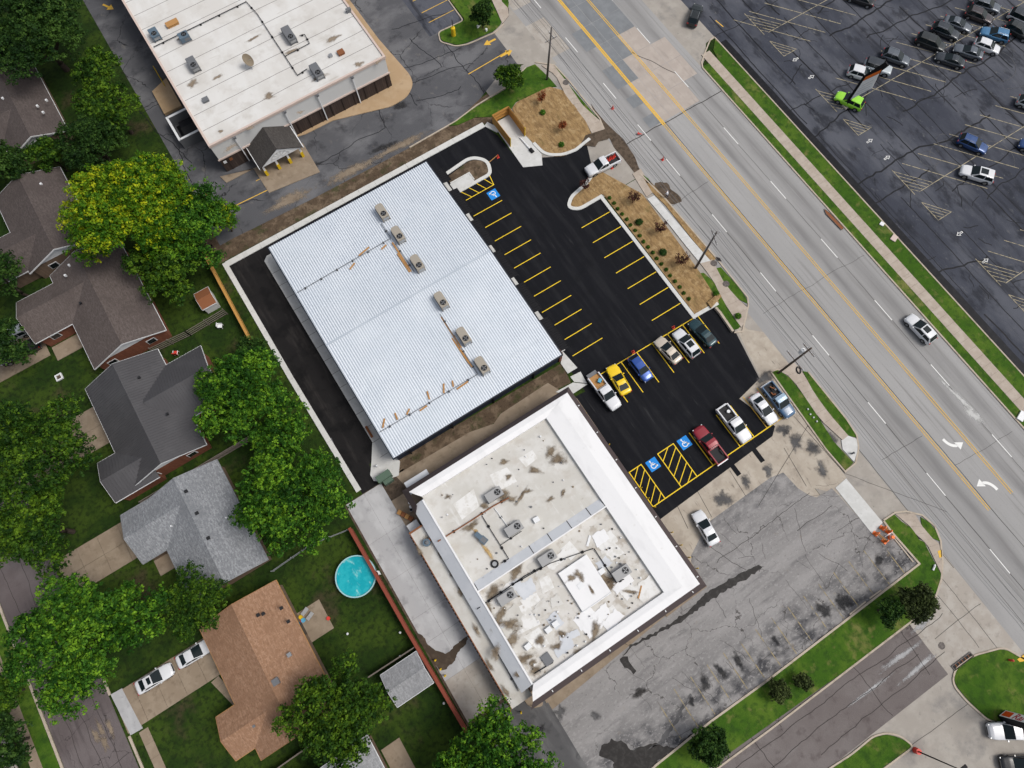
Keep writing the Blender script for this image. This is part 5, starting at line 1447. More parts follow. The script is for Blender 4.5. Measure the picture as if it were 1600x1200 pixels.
# ---------------------------------------------------------------- houses
def gable(parent, x0, x1, y0, y1, axis, ze, zr, roof_m, wall_m, over=.45, trim='trim_white', gables=(True, True), wall=True, ribs=0, gm='trim_white'):
    """one gabled block; x0..y1 is the edge of the roof; the ridge runs along the axis"""
    ox, oy = parent.location.x, parent.location.y

    def sh(mb):
        mb.v = [(x - ox, y - oy, z) for x, y, z in mb.v]
        return mb
    if wall:
        w0 = sh(MB().span(x0 + over, x1 - over, y0 + over, y1 - over, 0, ze)).build('wall', m_[wall_m], parent)
    T = .12
    if axis == 'Y':
        xm = (x0 + x1) / 2
        v_ = [(x0, y0, ze), (xm, y0, zr), (x1, y0, ze), (x0, y1, ze), (xm, y1, zr), (x1, y1, ze)]
    else:
        ym = (y0 + y1) / 2
        v_ = [(x0, y1, ze), (x0, ym, zr), (x0, y0, ze), (x1, y1, ze), (x1, ym, zr), (x1, y0, ze)]
    v_ = v_ + [(a, c, d - T) for a, c, d in v_]
    f_ = [(0, 1, 4, 3), (1, 2, 5, 4), (9, 10, 7, 6), (10, 11, 8, 7), (0, 6, 7, 1), (1, 7, 8, 2), (3, 4, 10, 9), (4, 5, 11, 10), (0, 3, 9, 6), (2, 8, 11, 5)]
    if axis == 'X':
        f_ = [tuple(reversed(q)) for q in f_]
    r = sh(MB().raw(v_, f_)).build('roof', m_[roof_m], parent)
    if ribs:
        mb = MB()
        for s in (0, 1):
            a0, a1 = (x0, x1) if axis == 'X' else (y0, y1)
            k = int((a1 - a0) / ribs)
            for i in range(k):
                p = a0 + (i + .5) * (a1 - a0) / k
                if axis == 'Y':
                    e = x0 if s == 0 else x1
                    c = [(e, p - .04, ze + .005), (e, p + .04, ze + .005), (xm, p + .04, zr + .005), (xm, p - .04, zr + .005)]
                else:
                    e = y0 if s == 0 else y1
                    c = [(p - .04, e, ze + .005), (p + .04, e, ze + .005), (p + .04, ym, zr + .005), (p - .04, ym, zr + .005)]
                top_ = [(a, b_, z + .05) for a, b_, z in c]
                mb.raw(c + top_, [(4, 5, 6, 7), (0, 1, 5, 4), (2, 3, 7, 6), (1, 2, 6, 5), (3, 0, 4, 7)])
        tag(sh(mb).build('standing_seam', m_[roof_m], r), kind='stuff')
    # ridge cap
    mb = MB()
    if axis == 'Y':
        mb.raw([(xm - .16, y0, zr - .04), (xm, y0, zr + .03), (xm + .16, y0, zr - .04), (xm - .16, y1, zr - .04), (xm, y1, zr + .03), (xm + .16, y1, zr - .04)], [(0, 1, 4, 3), (1, 2, 5, 4)])
    else:
        mb.raw([(x0, ym - .16, zr - .04), (x0, ym, zr + .03), (x0, ym + .16, zr - .04), (x1, ym - .16, zr - .04), (x1, ym, zr + .03), (x1, ym + .16, zr - .04)], [(3, 4, 1, 0), (4, 5, 2, 1)])
    sh(mb).build('ridge_cap', m_[roof_m], r)
    # gable triangles and rake boards
    for gi in (0, 1):
        if not gables[gi]:
            continue
        mb, mr_ = MB(), MB()
        if axis == 'Y':
            y = y0 + over if gi == 0 else y1 - over
            yo = y0 if gi == 0 else y1
            sl = (zr - ze) / (xm - x0)
            mb.raw([(x0 + over, y, ze + over * sl - T), (x1 - over, y, ze + over * sl - T), (xm, y, zr - T - .01)], [(0, 1, 2)])
            e = -.03 if gi == 0 else .03
            mr_.raw([(x0, yo + e, ze + .03), (xm, yo + e, zr + .03), (x1, yo + e, ze + .03), (x0, yo + e, ze - .22), (xm, yo + e, zr - .22), (x1, yo + e, ze - .22), (x0, yo, ze + .03), (xm, yo, zr + .03), (x1, yo, ze + .03)], [(0, 1, 4, 3), (1, 2, 5, 4), (0, 6, 7, 1), (1, 7, 8, 2)])
        else:
            x = x0 + over if gi == 0 else x1 - over
            xo = x0 if gi == 0 else x1
            sl = (zr - ze) / (ym - y0)
            mb.raw([(x, y0 + over, ze + over * sl - T), (x, y1 - over, ze + over * sl - T), (x, ym, zr - T - .01)], [(0, 1, 2)])
            e = -.03 if gi == 0 else .03
            mr_.raw([(xo + e, y0, ze + .03), (xo + e, ym, zr + .03), (xo + e, y1, ze + .03), (xo + e, y0, ze - .22), (xo + e, ym, zr - .22), (xo + e, y1, ze - .22), (xo, y0, ze + .03), (xo, ym, zr + .03), (xo, y1, ze + .03)], [(0, 1, 4, 3), (1, 2, 5, 4), (0, 6, 7, 1), (1, 7, 8, 2)])
        sh(mb).build('gable', m_[gm], parent)
        sh(mr_).build('rake_board', m_[trim], parent)
    # gutters
    for s in (0, 1):
        if axis == 'Y':
            e = x0 if s == 0 else x1
            q = (e - .06, e + .06, y0, y1)
        else:
            e = y0 if s == 0 else y1
            q = (x0, x1, e - .06, e + .06)
        sh(MB().span(*q, ze - .17, ze - .03)).build('gutter', m_[trim], parent)
    return r


def house(label, x, y):
    return tag(empty('house', (x, y, 0)), label, 'house')


def on_roof(h, items, roof_fn=None):
    for nm, u, z, m2, s in items:
        MB().box((u[0] - h.location.x, u[1] - h.location.y, z), s).build(nm, m_[m2], h)


def window_on(h, x, y, z, w, ht, face):
    """window with frame and pane set in a wall; face is the outward axis"""
    ox, oy = x - h.location.x, y - h.location.y
    if face in 'Ss':
        f = MB().box((ox, oy, z), (w, .12, ht)).build('window', m_['trim_white'], h)
        MB().box((ox, oy - .07, z), (w * .84, .04, ht * .84)).build('pane', m_['window_glass'], f)
    else:
        f = MB().box((ox, oy, z), (.12, w, ht)).build('window', m_['trim_white'], h)
        MB().box((ox + .07, oy, z), (.04, w * .84, ht * .84)).build('pane', m_['window_glass'], f)


hA = house('brown shingled house at the upper left corner among dark trees', -28, 102)
gable(hA, -33.0, -23.4, 96.0, 112, 'Y', 3.0, 5.0, 'shingle_brown', 'brick_tan')
gable(hA, -40, -28.2, 99, 107, 'X', 2.9, 4.6, 'shingle_brown', 'brick_tan', gables=(True, False))
hB = house('brown shingled house with a white gable and tan brick wall, below the upper left house', -32, 82)
gable(hB, -37.6, -27.0, 75.4, 90.4, 'Y', 3.0, 5.1, 'shingle_brown', 'brick_tan')
gable(hB, -41.5, -32.4, 76.0, 83.6, 'X', 2.95, 4.5, 'shingle_brown', 'brick_tan', gables=(True, False))
hC = house('brown shingled house with red brick walls beside the yellow-green tree', -30, 65)
gable(hC, -35.2, -24.2, 56.1, 73.4, 'Y', 3.0, 5.2, 'shingle_taupe', 'brick_red')
gable(hC, -40.9, -29.8, 64.4, 72.0, 'X', 3.0, 4.8, 'shingle_taupe', 'brick_red', gables=(True, False))
hD = house('house with a dark grey standing seam metal roof and a small porch gable', -31, 46)
gable(hD, -37.4, -26.4, 37.6, 54.1, 'Y', 3.0, 5.2, 'roof_dark_metal', 'brick_red', ribs=.4)
gable(hD, -30.6, -21.0, 42.2, 51.2, 'X', 3.0, 4.9, 'roof_dark_metal', 'brick_red', ribs=.4, gables=(False, True))
gable(hD, -40.0, -33.6, 37.0, 43.3, 'X', 3.0, 4.3, 'roof_dark_metal', 'brick_red', ribs=.4, gables=(True, False))
hE = house('house with a pale grey shingled roof and three square black vents', -31, 27)
gable(hE, -36.7, -26.1, 19.4, 35.0, 'Y', 3.0, 5.0, 'shingle_grey', 'brick_tan', trim='steel')
gable(hE, -40.1, -31.2, 27.7, 35.1, 'X', 3.0, 4.7, 'shingle_grey', 'brick_tan', trim='steel', gables=(True, False))
hF = house('house with an orange-tan shingled roof next to the round pool', -32, 8)
gable(hF, -37.2, -26.4, -1.0, 16.6, 'Y', 3.0, 5.0, 'shingle_tan', 'brick_tan', trim='lumber', gm='stucco')
gable(hF, -39.8, -31.6, .6, 6.2, 'X', 3.0, 4.3, 'shingle_tan', 'brick_tan', trim='lumber', gables=(True, False))
hG = house('grey shingled house cut by the bottom edge beside the small shed', -31, -14)
gable(hG, -37.0, -25.2, -22, -5.4, 'Y', 3.0, 5.0, 'shingle_shed', 'brick_tan')
sh_ = tag(empty('shed', (-18, -2.7, 0)), 'shed with a pale grey shingled gable roof against the red fence', 'shed')
gable(sh_, -20.8, -15.6, -4.8, -.5, 'X', 2.2, 2.9, 'shingle_shed', 'stucco', over=.2)
s2 = tag(empty('shed', (-17.6, 58.3, 0)), 'small shed with a brown and white roof behind the wooden fence', 'shed')
gable(s2, -18.7, -16.4, 56.8, 59.8, 'X', 1.9, 2.4, 'rust', 'stucco', over=.15)
VB = (.35, .35, .25)
on_roof(hA, [('roof_vent', u, 4.6, 'trim_white', (.3, .3, .3)) for u in [(-27.76, 109.79), (-29.46, 105.72), (-23.73, 101.55), (-25.34, 101.29), (-25.01, 99.63)]])
on_roof(hB, [('roof_vent', u, 4.3, 'trim_white', (.3, .3, .3)) for u in [(-31.92, 84.91), (-28.85, 80.44), (-31.82, 77.5), (-30.13, 87.72)]])
on_roof(hB, [('skylight', (-31.9, 80.2), 4.6, 'trim_white', (1.2, .9, .2))])
on_roof(hC, [('roof_vent', u, 4.6, 'trim_white', (.28, .28, .35)) for u in [(-31.52, 72.12), (-32.6, 70.87), (-29.46, 71.28), (-29.37, 64.45), (-29.21, 57.34)]] + [('roof_vent', (-32.48, 65.74), 4.4, 'fan_black', (.3, .3, .25))])
on_roof(hD, [('roof_vent', u, 4.6, 'fan_black', (.3, .3, .25)) for u in [(-28.61, 43.69), (-29.77, 50.61)]])
on_roof(hE, [('roof_vent', u, 4.75, 'fan_black', (.42, .42, .3)) for u in [(-30.79, 32.6), (-30.77, 29.25), (-30.85, 25.56)]] + [('pipe_vent', u, 4.4, 'trim_white', (.16, .16, .3)) for u in [(-27.92, 26.79), (-30.66, 34.58), (-34.41, 29.69), (-31.97, 29.68)]])
on_roof(hF, [('roof_vent', u, 4.4, 'fan_black', (.38, .38, .28)) for u in [(-29.72, 13.76), (-29.11, 13.55), (-26.91, 12.95), (-26.89, 11.06)]] + [('chimney_cap', (-31.12, 5.7), 4.9, 'slate_casing', (.8, .8, .4)), ('dish', (-28.54, 7.56), 4.4, 'steel', (.5, .5, .3)), ('roof_vent', (-35.85, 2.78), 4.0, 'slate_casing', (.3, .3, .3))])
for h, x, y, f in ((hC, -33, 56.55, 'S'), (hC, -27, 56.55, 'S'), (hC, -38.5, 64.85, 'S'), (hC, -24.7, 60, 'E'), (hB, -34.5, 75.85, 'S'), (hB, -29.6, 75.85, 'S'), (hD, -29, 38.05, 'S'), (hD, -34.5, 38.05, 'S'), (hE, -26.6, 24, 'E'), (hE, -26.6, 30, 'E'), (hF, -26.9, 3, 'E'), (hF, -26.9, 13.5, 'E')):
    window_on(h, x, y, 1.7, 1.3, 1.1, f)
MB().box((-26.88 + 32, 9.8 - 8, 1.1), (.1, 1.8, 2.1)).build('patio_door', m_['window_glass'], hF)

# ================================================================ TREES AND PLANTS
mat('bark', (.055, .043, .034), [('n', (.03, .024, .02), (6, 6, 1.2), .45, .65, .8)], rough=.95)
PAL = {
    'lime': [(0.0, (.014, .058, .004)), (.5, (.062, .150, .007)), (.75, (.15, .245, .009)), (1.0, (.33, .36, .008))],
    'bright': [(0.0, (.009, .038, .004)), (.5, (.036, .112, .010)), (1.0, (.15, .29, .018))],
    'mid': [(0.0, (.008, .028, .004)), (.5, (.030, .076, .007)), (1.0, (.10, .18, .012))],
    'dark': [(0.0, (.007, .023, .005)), (.5, (.020, .052, .009)), (1.0, (.055, .11, .018))],
    'olive': [(0.0, (.018, .026, .009)), (.5, (.036, .052, .015)), (1.0, (.075, .10, .03))],
    'burgundy': [(0.0, (.030, .010, .010)), (.5, (.060, .018, .016)), (1.0, (.10, .035, .025))],
    'scarlet': [(0.0, (.12, .03, .012)), (.5, (.22, .055, .02)), (1.0, (.30, .09, .03))],
}
for k_, v_ in PAL.items():
    mat('leaf_' + k_, (0, 0, 0), rough=.6, spec=.10, attr=v_, trans=.13)


def leaf_mesh(cent, nrm, size, tint, name, m, parent):
    """one rhombic leaf cluster per centre"""
    n = len(cent)
    ref = np.random.RandomState(n).normal(size=(n, 3))
    u = np.cross(nrm, ref)
    u /= np.linalg.norm(u, axis=1, keepdims=True) + 1e-9
    w = np.cross(nrm, u)
    s = size[:, None]
    v = np.stack([cent - u * s, cent - w * s * .62 + nrm * s * .12, cent + u * s, cent + w * s * .62 + nrm * s * .12], 1).reshape(-1, 3)
    me = bpy.data.meshes.new(name)
    me.vertices.add(4 * n)
    me.vertices.foreach_set('co', v.astype(np.float32).ravel())
    me.loops.add(4 * n)
    me.loops.foreach_set('vertex_index', np.arange(4 * n, dtype=np.int32))
    me.polygons.add(n)
    me.polygons.foreach_set('loop_start', np.arange(0, 4 * n, 4, dtype=np.int32))
    at = me.attributes.new('tint', 'FLOAT', 'FACE')
    at.data.foreach_set('value', np.clip(tint, 0, 1).astype(np.float32))
    me.update(calc_edges=True)
    me.validate()
    me.materials.append(m)
    o = bpy.data.objects.new(name, me)
    C.objects.link(o)
    o.parent = parent
    return o


def tree(name, label, cat, x, y, Rr, zc, hz, pal, seed, leaf=.29, dens=1.0, clump=.85, group=None, squash=(1, 1), shift=None, trunk_r=None):
    rs = np.random.RandomState(seed)
    t = tag(empty(name, (x, y, 0), 0), label, cat, group)
    nl = int(7 + Rr * 1.7)
    lob = []
    for i in range(nl):
        r_ = Rr * .74 * math.sqrt((i + .5) / nl) * rs.uniform(.85, 1.12)
        a = i * 2.39996 + rs.uniform(-.35, .35)
        k = math.sqrt(max(0, 1 - (r_ / Rr) ** 2))
        z = zc + hz * (k * .95 - .45) + rs.uniform(-.26, .26) * hz
        lob.append((r_ * math.cos(a) * squash[0], r_ * math.sin(a) * squash[1], z, Rr * rs.uniform(.22, .38)))
    cs, ns, ss, ts = [], [], [], []
    dome = clump * .56
    if Rr < 4.3:
        dens *= 1.0 + 1.1 * (4.3 - Rr) / 3
        lob = [(a, b_, c - .1 * hz, d * 1.35) for a, b_, c, d in lob]
    for lx, ly, lz, lr in lob:
        m2 = max(8, int(3.1 * lr * lr / (dome * dome) * dens))
        d = rs.normal(size=(m2, 3))
        d /= np.linalg.norm(d, axis=1, keepdims=True)
        d[:, 2] = np.abs(d[:, 2]) * 1.05 - .25
        cl = np.array([lx, ly, lz]) + d * lr * rs.uniform(.45, 1.1, (m2, 1)) * np.array([1, 1, .85])
        ct = rs.normal(.50 if pal == 'lime' else .46, .25, m2) + rs.normal(0, .12)
        kk = int(17 * (dome / .47) ** 1.2 * (.30 / leaf) ** 1.1)
        h = rs.normal(size=(m2 * kk, 3))
        h[:, 2] = np.abs(h[:, 2]) + .25
        h /= np.linalg.norm(h, axis=1, keepdims=True)
        p = np.repeat(cl, kk, 0) + h * dome * rs.uniform(.55, 1.1, (m2 * kk, 1)) * np.array([1, 1, .8])
        nn = h * .8 + rs.normal(size=(m2 * kk, 3)) * .35
        nn /= np.linalg.norm(nn, axis=1, keepdims=True)
        cs.append(p); ns.append(nn)
        ss.append(leaf * rs.uniform(.5, 1.25, m2 * kk) * .66)
        ts.append(np.repeat(ct, kk) + rs.normal(0, .16, m2 * kk))
    leaf_mesh(np.concatenate(cs), np.concatenate(ns), np.concatenate(ss), np.concatenate(ts), 'crown', m_['leaf_' + pal], t)
    tr_ = trunk_r or max(.12, Rr * .045)
    zt = max(.8, zc - hz * .55)
    mb = MB()
    mb.tube((0, 0, 0), (rs.uniform(-.2, .2), rs.uniform(-.2, .2), zt * .5), tr_ * 1.25, tr_, 9, False)
    mb.tube((0, 0, zt * .45), (0, 0, zt), tr_, tr_ * .8, 9)
    tk = mb.build('trunk', m_['bark'], t, True)
    mb = MB()
    for lx, ly, lz, lr in lob[::2]:
        mid = (lx * .5, ly * .5, zt + (lz - zt) * .62)
        mb.tube((0, 0, zt * .85), mid, tr_ * .55, tr_ * .32, 6, False)
        mb.tube(mid, (lx * .95, ly * .95, lz + lr * .3), tr_ * .32, tr_ * .1, 5, False)
    mb.build('limbs', m_['bark'], t, True)
    return t


def tree_at(label, px, Rr, zc, hz, pal, seed, **kw):
    return tree(kw.pop('name', 'tree'), label, kw.pop('cat', 'tree'), px[0], px[1], Rr, zc, hz, pal, seed, **kw)


GT = 'large trees around the houses'
tree_at('large dark green tree in the upper left corner', (-19.81, 110.97), 9.6, 6.5, 5.5, 'dark', 1, group=GT, clump=1.0)
tree_at('mid green tree between the upper left dark tree and the shop drive', (-14.41, 100.2), 4.4, 5.5, 4.5, 'mid', 2, group=GT)
tree_at('mid green tree by the shop drive, second below the corner tree', (-15.52, 93.08), 5.4, 5.5, 4.5, 'mid', 3, group=GT)
tree_at('rounded dark green tree just above the yellow-green tree', (-20.28, 88.26), 5.8, 5.0, 4.6, 'dark', 4, group=GT, leaf=.22, clump=.6)
tree_at('small green tree at the eave of the second house from the top', (-27.23, 92.13), 2.8, 4.0, 3.2, 'mid', 5, group=GT)
tree_at('huge yellow-green tree left of the ribbed building', (-19.39, 71.2), 10.0, 8.0, 6.5, 'lime', 6, group=GT, clump=1.05)
tree_at('green tree whose crown meets the right side of the yellow-green tree', (-13.39, 65.63), 6.8, 6.5, 5.0, 'bright', 7, group=GT, clump=.95)
tree_at('darker green tree under the lower right of the yellow-green tree', (-19.27, 62.68), 6.2, 5.0, 4.4, 'mid', 8, group=GT, clump=.95)
tree_at('light green drooping tree at the corner of the concrete band', (-9.54, 67.67), 2.5, 4.0, 3.6, 'lime', 9, group=GT)
tree_at('dark tree cut by the left edge beside the uppermost houses', (-33.83, 93.52), 4.2, 5.0, 4.2, 'dark', 10, group=GT)
tree_at('dark tree at the left edge above the parked silver car', (-40.41, 74.54), 4.4, 5.0, 4.2, 'dark', 11, group=GT)
tree_at('dark tree at the left edge below the parked silver car', (-44.27, 65.0), 3.9, 4.5, 4.0, 'dark', 12, group=GT)
tree_at('glossy green tree beside the new driveway, upper of the two', (-18.17, 39.37), 7.2, 6.2, 5.2, 'bright', 13, group=GT, clump=.75, squash=(1, 1.05))
tree_at('glossy green tree whose lower right meets the delivery lane', (-18.92, 23.43), 8.0, 6.2, 5.4, 'bright', 14, group=GT, clump=.75, squash=(1.1, .95))
tree_at('green tree overlapping the end of the wooden fence', (-17.16, 31.67), 4.6, 5.0, 4.4, 'bright', 15, group=GT, clump=.75)
tree_at('dark bush at the corner of the dark metal roof beside the driveway', (-15.56, 45.4), 3.2, 3.0, 2.6, 'dark', 16, group=GT, leaf=.24)
tree_at('broad deep green tree over the residential street, upper part', (-43.99, 46.64), 8.0, 7.0, 5.6, 'mid', 17, group=GT, clump=.8)
tree_at('broad deep green tree over the residential street, lower part', (-47.78, 37.74), 6.4, 6.2, 5.0, 'mid', 18, group=GT, clump=.8)
tree_at('bright green tree over the street next to the white sedans', (-48.7, 22.41), 8.0, 6.5, 5.4, 'bright', 19, group=GT, clump=.8)
tree_at('green tree between the street tree and the dense rounded tree', (-41.78, 21.61), 4.9, 5.2, 4.4, 'bright', 20, group=GT, clump=.8)
tree_at('dense rounded dark green tree at the corner of the tan roof', (-35.07, 18.83), 4.7, 5.0, 4.4, 'mid', 21, group=GT, leaf=.22, clump=.5)
tree_at('green tree covering the corner of the tan-roofed house by the shed', (-25.51, -1.39), 6.7, 6.0, 5.2, 'mid', 22, group=GT, clump=.8)
tree_at('green tree at the bottom edge beyond the end of the red fence', (-13.47, -15.7), 7.4, 5.5, 5.0, 'bright', 23, group=GT, clump=.75)
tree_at('dark bush at the lower left corner beside the pale path', (-61.89, 16.89), 3.4, 3.6, 3.0, 'dark', 24, group=GT)
tree_at('small green tree at the left edge above the pale path', (-60.33, 22.51), 2.6, 3.6, 2.8, 'mid', 25, group=GT)
tree_at('round dark green tree on the lawn above the straw bed', (40.96, 66.44), 2.45, 2.6, 2.4, 'mid', 26, leaf=.24, clump=.5)
tree_at('small bushy tree on the grass island at the top edge', (44.16, 79.66), 2.3, 2.8, 2.4, 'dark', 27, leaf=.24, clump=.5)
tree_at('spreading olive tree at the street corner end of the grass verge', (40.73, -29.31), 2.5, 2.8, 2.0, 'olive', 28, leaf=.26, clump=.6)
tree_at('dark round tree touching the spreading olive tree on the verge', (37.15, -28.59), 1.75, 2.4, 2.0, 'dark', 29, leaf=.24, clump=.5)
tree_at('dark dome-shaped tree on the grass verge at the bottom edge', (8.76, -28.54), 2.5, 2.4, 2.3, 'dark', 30, leaf=.22, clump=.5)
tree_at('olive shrub on the grass verge, left of the pair', (19.97, -28.84), 1.4, 1.2, 1.1, 'olive', 31, name='shrub', cat='shrub', leaf=.22, clump=.4, group='verge shrubs')
tree_at('small olive shrub on the grass verge, right of the pair', (23.27, -29.56), 1.1, 1.0, 1.0, 'olive', 32, name='shrub', cat='shrub', leaf=.22, clump=.4, group='verge shrubs')


def sapling(label, px, Rr, pal, seed):
    rs = np.random.RandomState(seed)
    t = tag(empty('sapling', (px[0], px[1], .12)), label, 'sapling', 'young trees in the straw beds')
    mb = MB()
    mb.tube((0, 0, 0), (0, 0, 1.4), .04, .03, 6)
    tips = []
    for i in range(11):
        a = i * 2.4 + rs.uniform(-.3, .3)
        r_ = Rr * rs.uniform(.5, 1.0)
        z0, z1 = rs.uniform(.5, 1.3), rs.uniform(1.3, 2.4)
        p = (r_ * math.cos(a), r_ * math.sin(a), z1)
        mb.tube((0, 0, z0), p, .035, .018, 5)
        tips += [tuple(np.array(p) * f + np.array([0, 0, z0 * (1 - f)])) for f in (.35, .5, .65, .8, .9, 1.0)]
    mb.build('trunk', m_['bark'], t)
    T_ = np.array(tips)
    k = 9
    P_ = np.repeat(T_, k, 0) + rs.normal(size=(len(T_) * k, 3)) * .13
    N_ = rs.normal(size=P_.shape) + np.array([0, 0, .9])
    N_ /= np.linalg.norm(N_, axis=1, keepdims=True)
    leaf_mesh(P_, N_, rs.uniform(.06, .12, len(P_)), rs.uniform(0, 1, len(P_)), 'crown', m_['leaf_' + pal], t)
    return t


sapling('burgundy-leaved young tree nearest the white truck with cones', (45.75, 37.92), 1.1, 'burgundy', 41)
sapling('burgundy-leaved young tree in the middle of the long straw bed', (45.9, 31.37), 1.1, 'burgundy', 42)
sapling('burgundy-leaved young tree nearest the leaning utility pole', (45.36, 25.21), 1.05, 'burgundy', 43)
sapling('red-leaved young tree at the top of the upper straw bed', (43.99, 61.22), .8, 'scarlet', 44)
sapling('red-leaved young tree at the lower end of the upper straw bed', (43.83, 54.9), .8, 'scarlet', 45)
sapling('wilted brown young tree on the rounded kerb end', (40.51, 43.79), .8, 'burgundy', 46)


def small_shrub(label, px, r_, pal, seed, group=None, z=.12):
    rs = np.random.RandomState(seed)
    t = tag(empty('shrub', (px[0], px[1], z)), label, 'shrub', group)
    n = int(260 * (r_ / .35) ** 1.5)
    d = rs.normal(size=(n, 3)); d[:, 2] = np.abs(d[:, 2])
    d /= np.linalg.norm(d, axis=1, keepdims=True)
    P_ = d * r_ * rs.uniform(.5, 1.05, (n, 1)) + np.array([0, 0, r_ * .3])
    N_ = d + rs.normal(size=(n, 3)) * .5 + np.array([0, 0, .4])
    N_ /= np.linalg.norm(N_, axis=1, keepdims=True)
    leaf_mesh(P_, N_, rs.uniform(.06, .11, n), rs.normal(.45, .25, n), 'crown', m_['leaf_' + pal], t)
    MB().tube((0, 0, 0), (0, 0, r_ * .6), .03, .02, 6).build('stem', m_['bark'], t)
    return t


for i in range(19):
    small_shrub('little shrub in the row along the straw bed kerb, %s from the top' % ['first', 'second', 'third', 'fourth', 'fifth', 'sixth', 'seventh', 'eighth', 'ninth', 'tenth', 'eleventh', 'twelfth', 'thirteenth', 'fourteenth', 'fifteenth', 'sixteenth', 'seventeenth', 'eighteenth', 'last'][i], (43.1 + .06 * math.sin(i * 2.1), 40.4 - i * 1.14), .30, 'mid', 60 + i, 'row of little shrubs')
small_shrub('round dark shrub in the long straw bed beside the upper burgundy tree', (44.4, 34.34), .62, 'dark', 90)
small_shrub('round dark shrub in the long straw bed beside the lower burgundy tree', (44.39, 28.15), .62, 'dark', 91)
for i, u in enumerate([(42.17, 52.62), (43.06, 59.42), (47.49, 13.7), (47.01, 18.32)]):
    small_shrub(['leafy green weed clump at the lower end of the upper straw bed', 'green weed clump under the upper red young tree', 'weed clump by the low wall beside the corner verge', 'weed clump at the foot of the leaning utility pole'][i], u, .5, 'bright', 95 + i)

# ================================================================ VEHICLES
plain('car_glass', (.008, .014, .016), .12, .28)
plain('tyre_rubber', (.012, .012, .013), .85)
plain('rim_alloy', (.30, .31, .32), .35, metal=.7)
plain('lamp_white', (.55, .57, .58), .15, .6)
plain('lamp_red', (.30, .012, .012), .25, .6)
plain('car_trim', (.015, .015, .016), .55)
plain('chrome', (.55, .56, .58), .2, metal=.9)
plain('bed_liner', (.022, .022, .024), .85)

SPECS = {   # L, W, H, deck profile [(t, z)], wheel positions, cabin (rear base, rear roof, front roof, windscreen base), base half width, roof half width
    'sedan': dict(L=4.85, W=1.84, H=1.45, deck=[(0, .62), (.012, .86), (.05, 1.0), (.20, 1.04), (.40, 1.0), (.66, .98), (.80, .92), (.93, .80), (.985, .68), (1, .52)], wf=(.175, .815), cab=(.13, .29, .49, .715), ww=.85, rw=.68),
    'coupe': dict(L=4.78, W=1.90, H=1.36, deck=[(0, .62), (.012, .88), (.05, 1.0), (.16, 1.02), (.40, .97), (.60, .96), (.78, .90), (.93, .78), (.985, .66), (1, .5)], wf=(.185, .80), cab=(.12, .30, .44, .65), ww=.84, rw=.64),
    'suv': dict(L=4.75, W=1.90, H=1.70, deck=[(0, .58), (.01, .95), (.03, 1.05), (.2, 1.07), (.45, 1.06), (.70, 1.06), (.84, 1.0), (.95, .88), (.988, .74), (1, .55)], wf=(.185, .81), cab=(.02, .13, .50, .715), ww=.88, rw=.72),
    'hatch': dict(L=4.35, W=1.80, H=1.52, deck=[(0, .58), (.01, .92), (.03, 1.0), (.2, 1.02), (.45, 1.0), (.72, .99), (.86, .90), (.95, .80), (.988, .68), (1, .52)], wf=(.18, .82), cab=(.03, .16, .55, .74), ww=.87, rw=.69),
    'van': dict(L=5.1, W=1.98, H=1.75, deck=[(0, .58), (.01, .98), (.03, 1.05), (.3, 1.06), (.74, 1.02), (.88, .92), (.96, .80), (.99, .66), (1, .52)], wf=(.18, .82), cab=(.02, .10, .58, .78), ww=.90, rw=.76),
    'bigsuv': dict(L=5.1, W=2.0, H=1.80, deck=[(0, .60), (.01, 1.0), (.03, 1.12), (.3, 1.14), (.70, 1.14), (.84, 1.08), (.96, .98), (.99, .8), (1, .6)], wf=(.19, .81), cab=(.02, .10, .52, .715), ww=.90, rw=.75),
    'jeep': dict(L=4.6, W=1.88, H=1.82, deck=[(0, .7), (.01, 1.05), (.03, 1.12), (.4, 1.12), (.66, 1.12), (.72, 1.10), (.95, 1.05), (.985, .9), (1, .7)], wf=(.19, .82), cab=(.03, .06, .60, .66), ww=.82, rw=.76),
    'pickup': dict(L=5.85, W=2.0, H=1.86, deck=[(0, .70), (.015, 1.10), (.2, 1.12), (.42, 1.12), (.70, 1.12), (.76, 1.11), (.93, 1.04), (.985, .88), (1, .66)], wf=(.20, .82), cab=(.385, .41, .575, .725), ww=.88, rw=.75),
}


def interp(P_, t):
    for (a, za), (b_, zb) in zip(P_, P_[1:]):
        if t <= b_:
            return za + (zb - za) * (t - a) / (b_ - a)
    return P_[-1][1]


def wfac(t):
    return interp([(0, .80), (.02, .90), (.10, .965), (.3, 1.0), (.7, 1.0), (.86, .975), (.94, .91), (.985, .78), (1, .60)], t)


def panel(q, inset, off):
    """inset quad pushed off its plane"""
    q = [Vector(p) for p in q]
    c = sum(q, Vector()) / len(q)
    n = (q[1] - q[0]).cross(q[-1] - q[0]).normalized()
    return [tuple(p.lerp(c, inset) + n * off) for p in q]


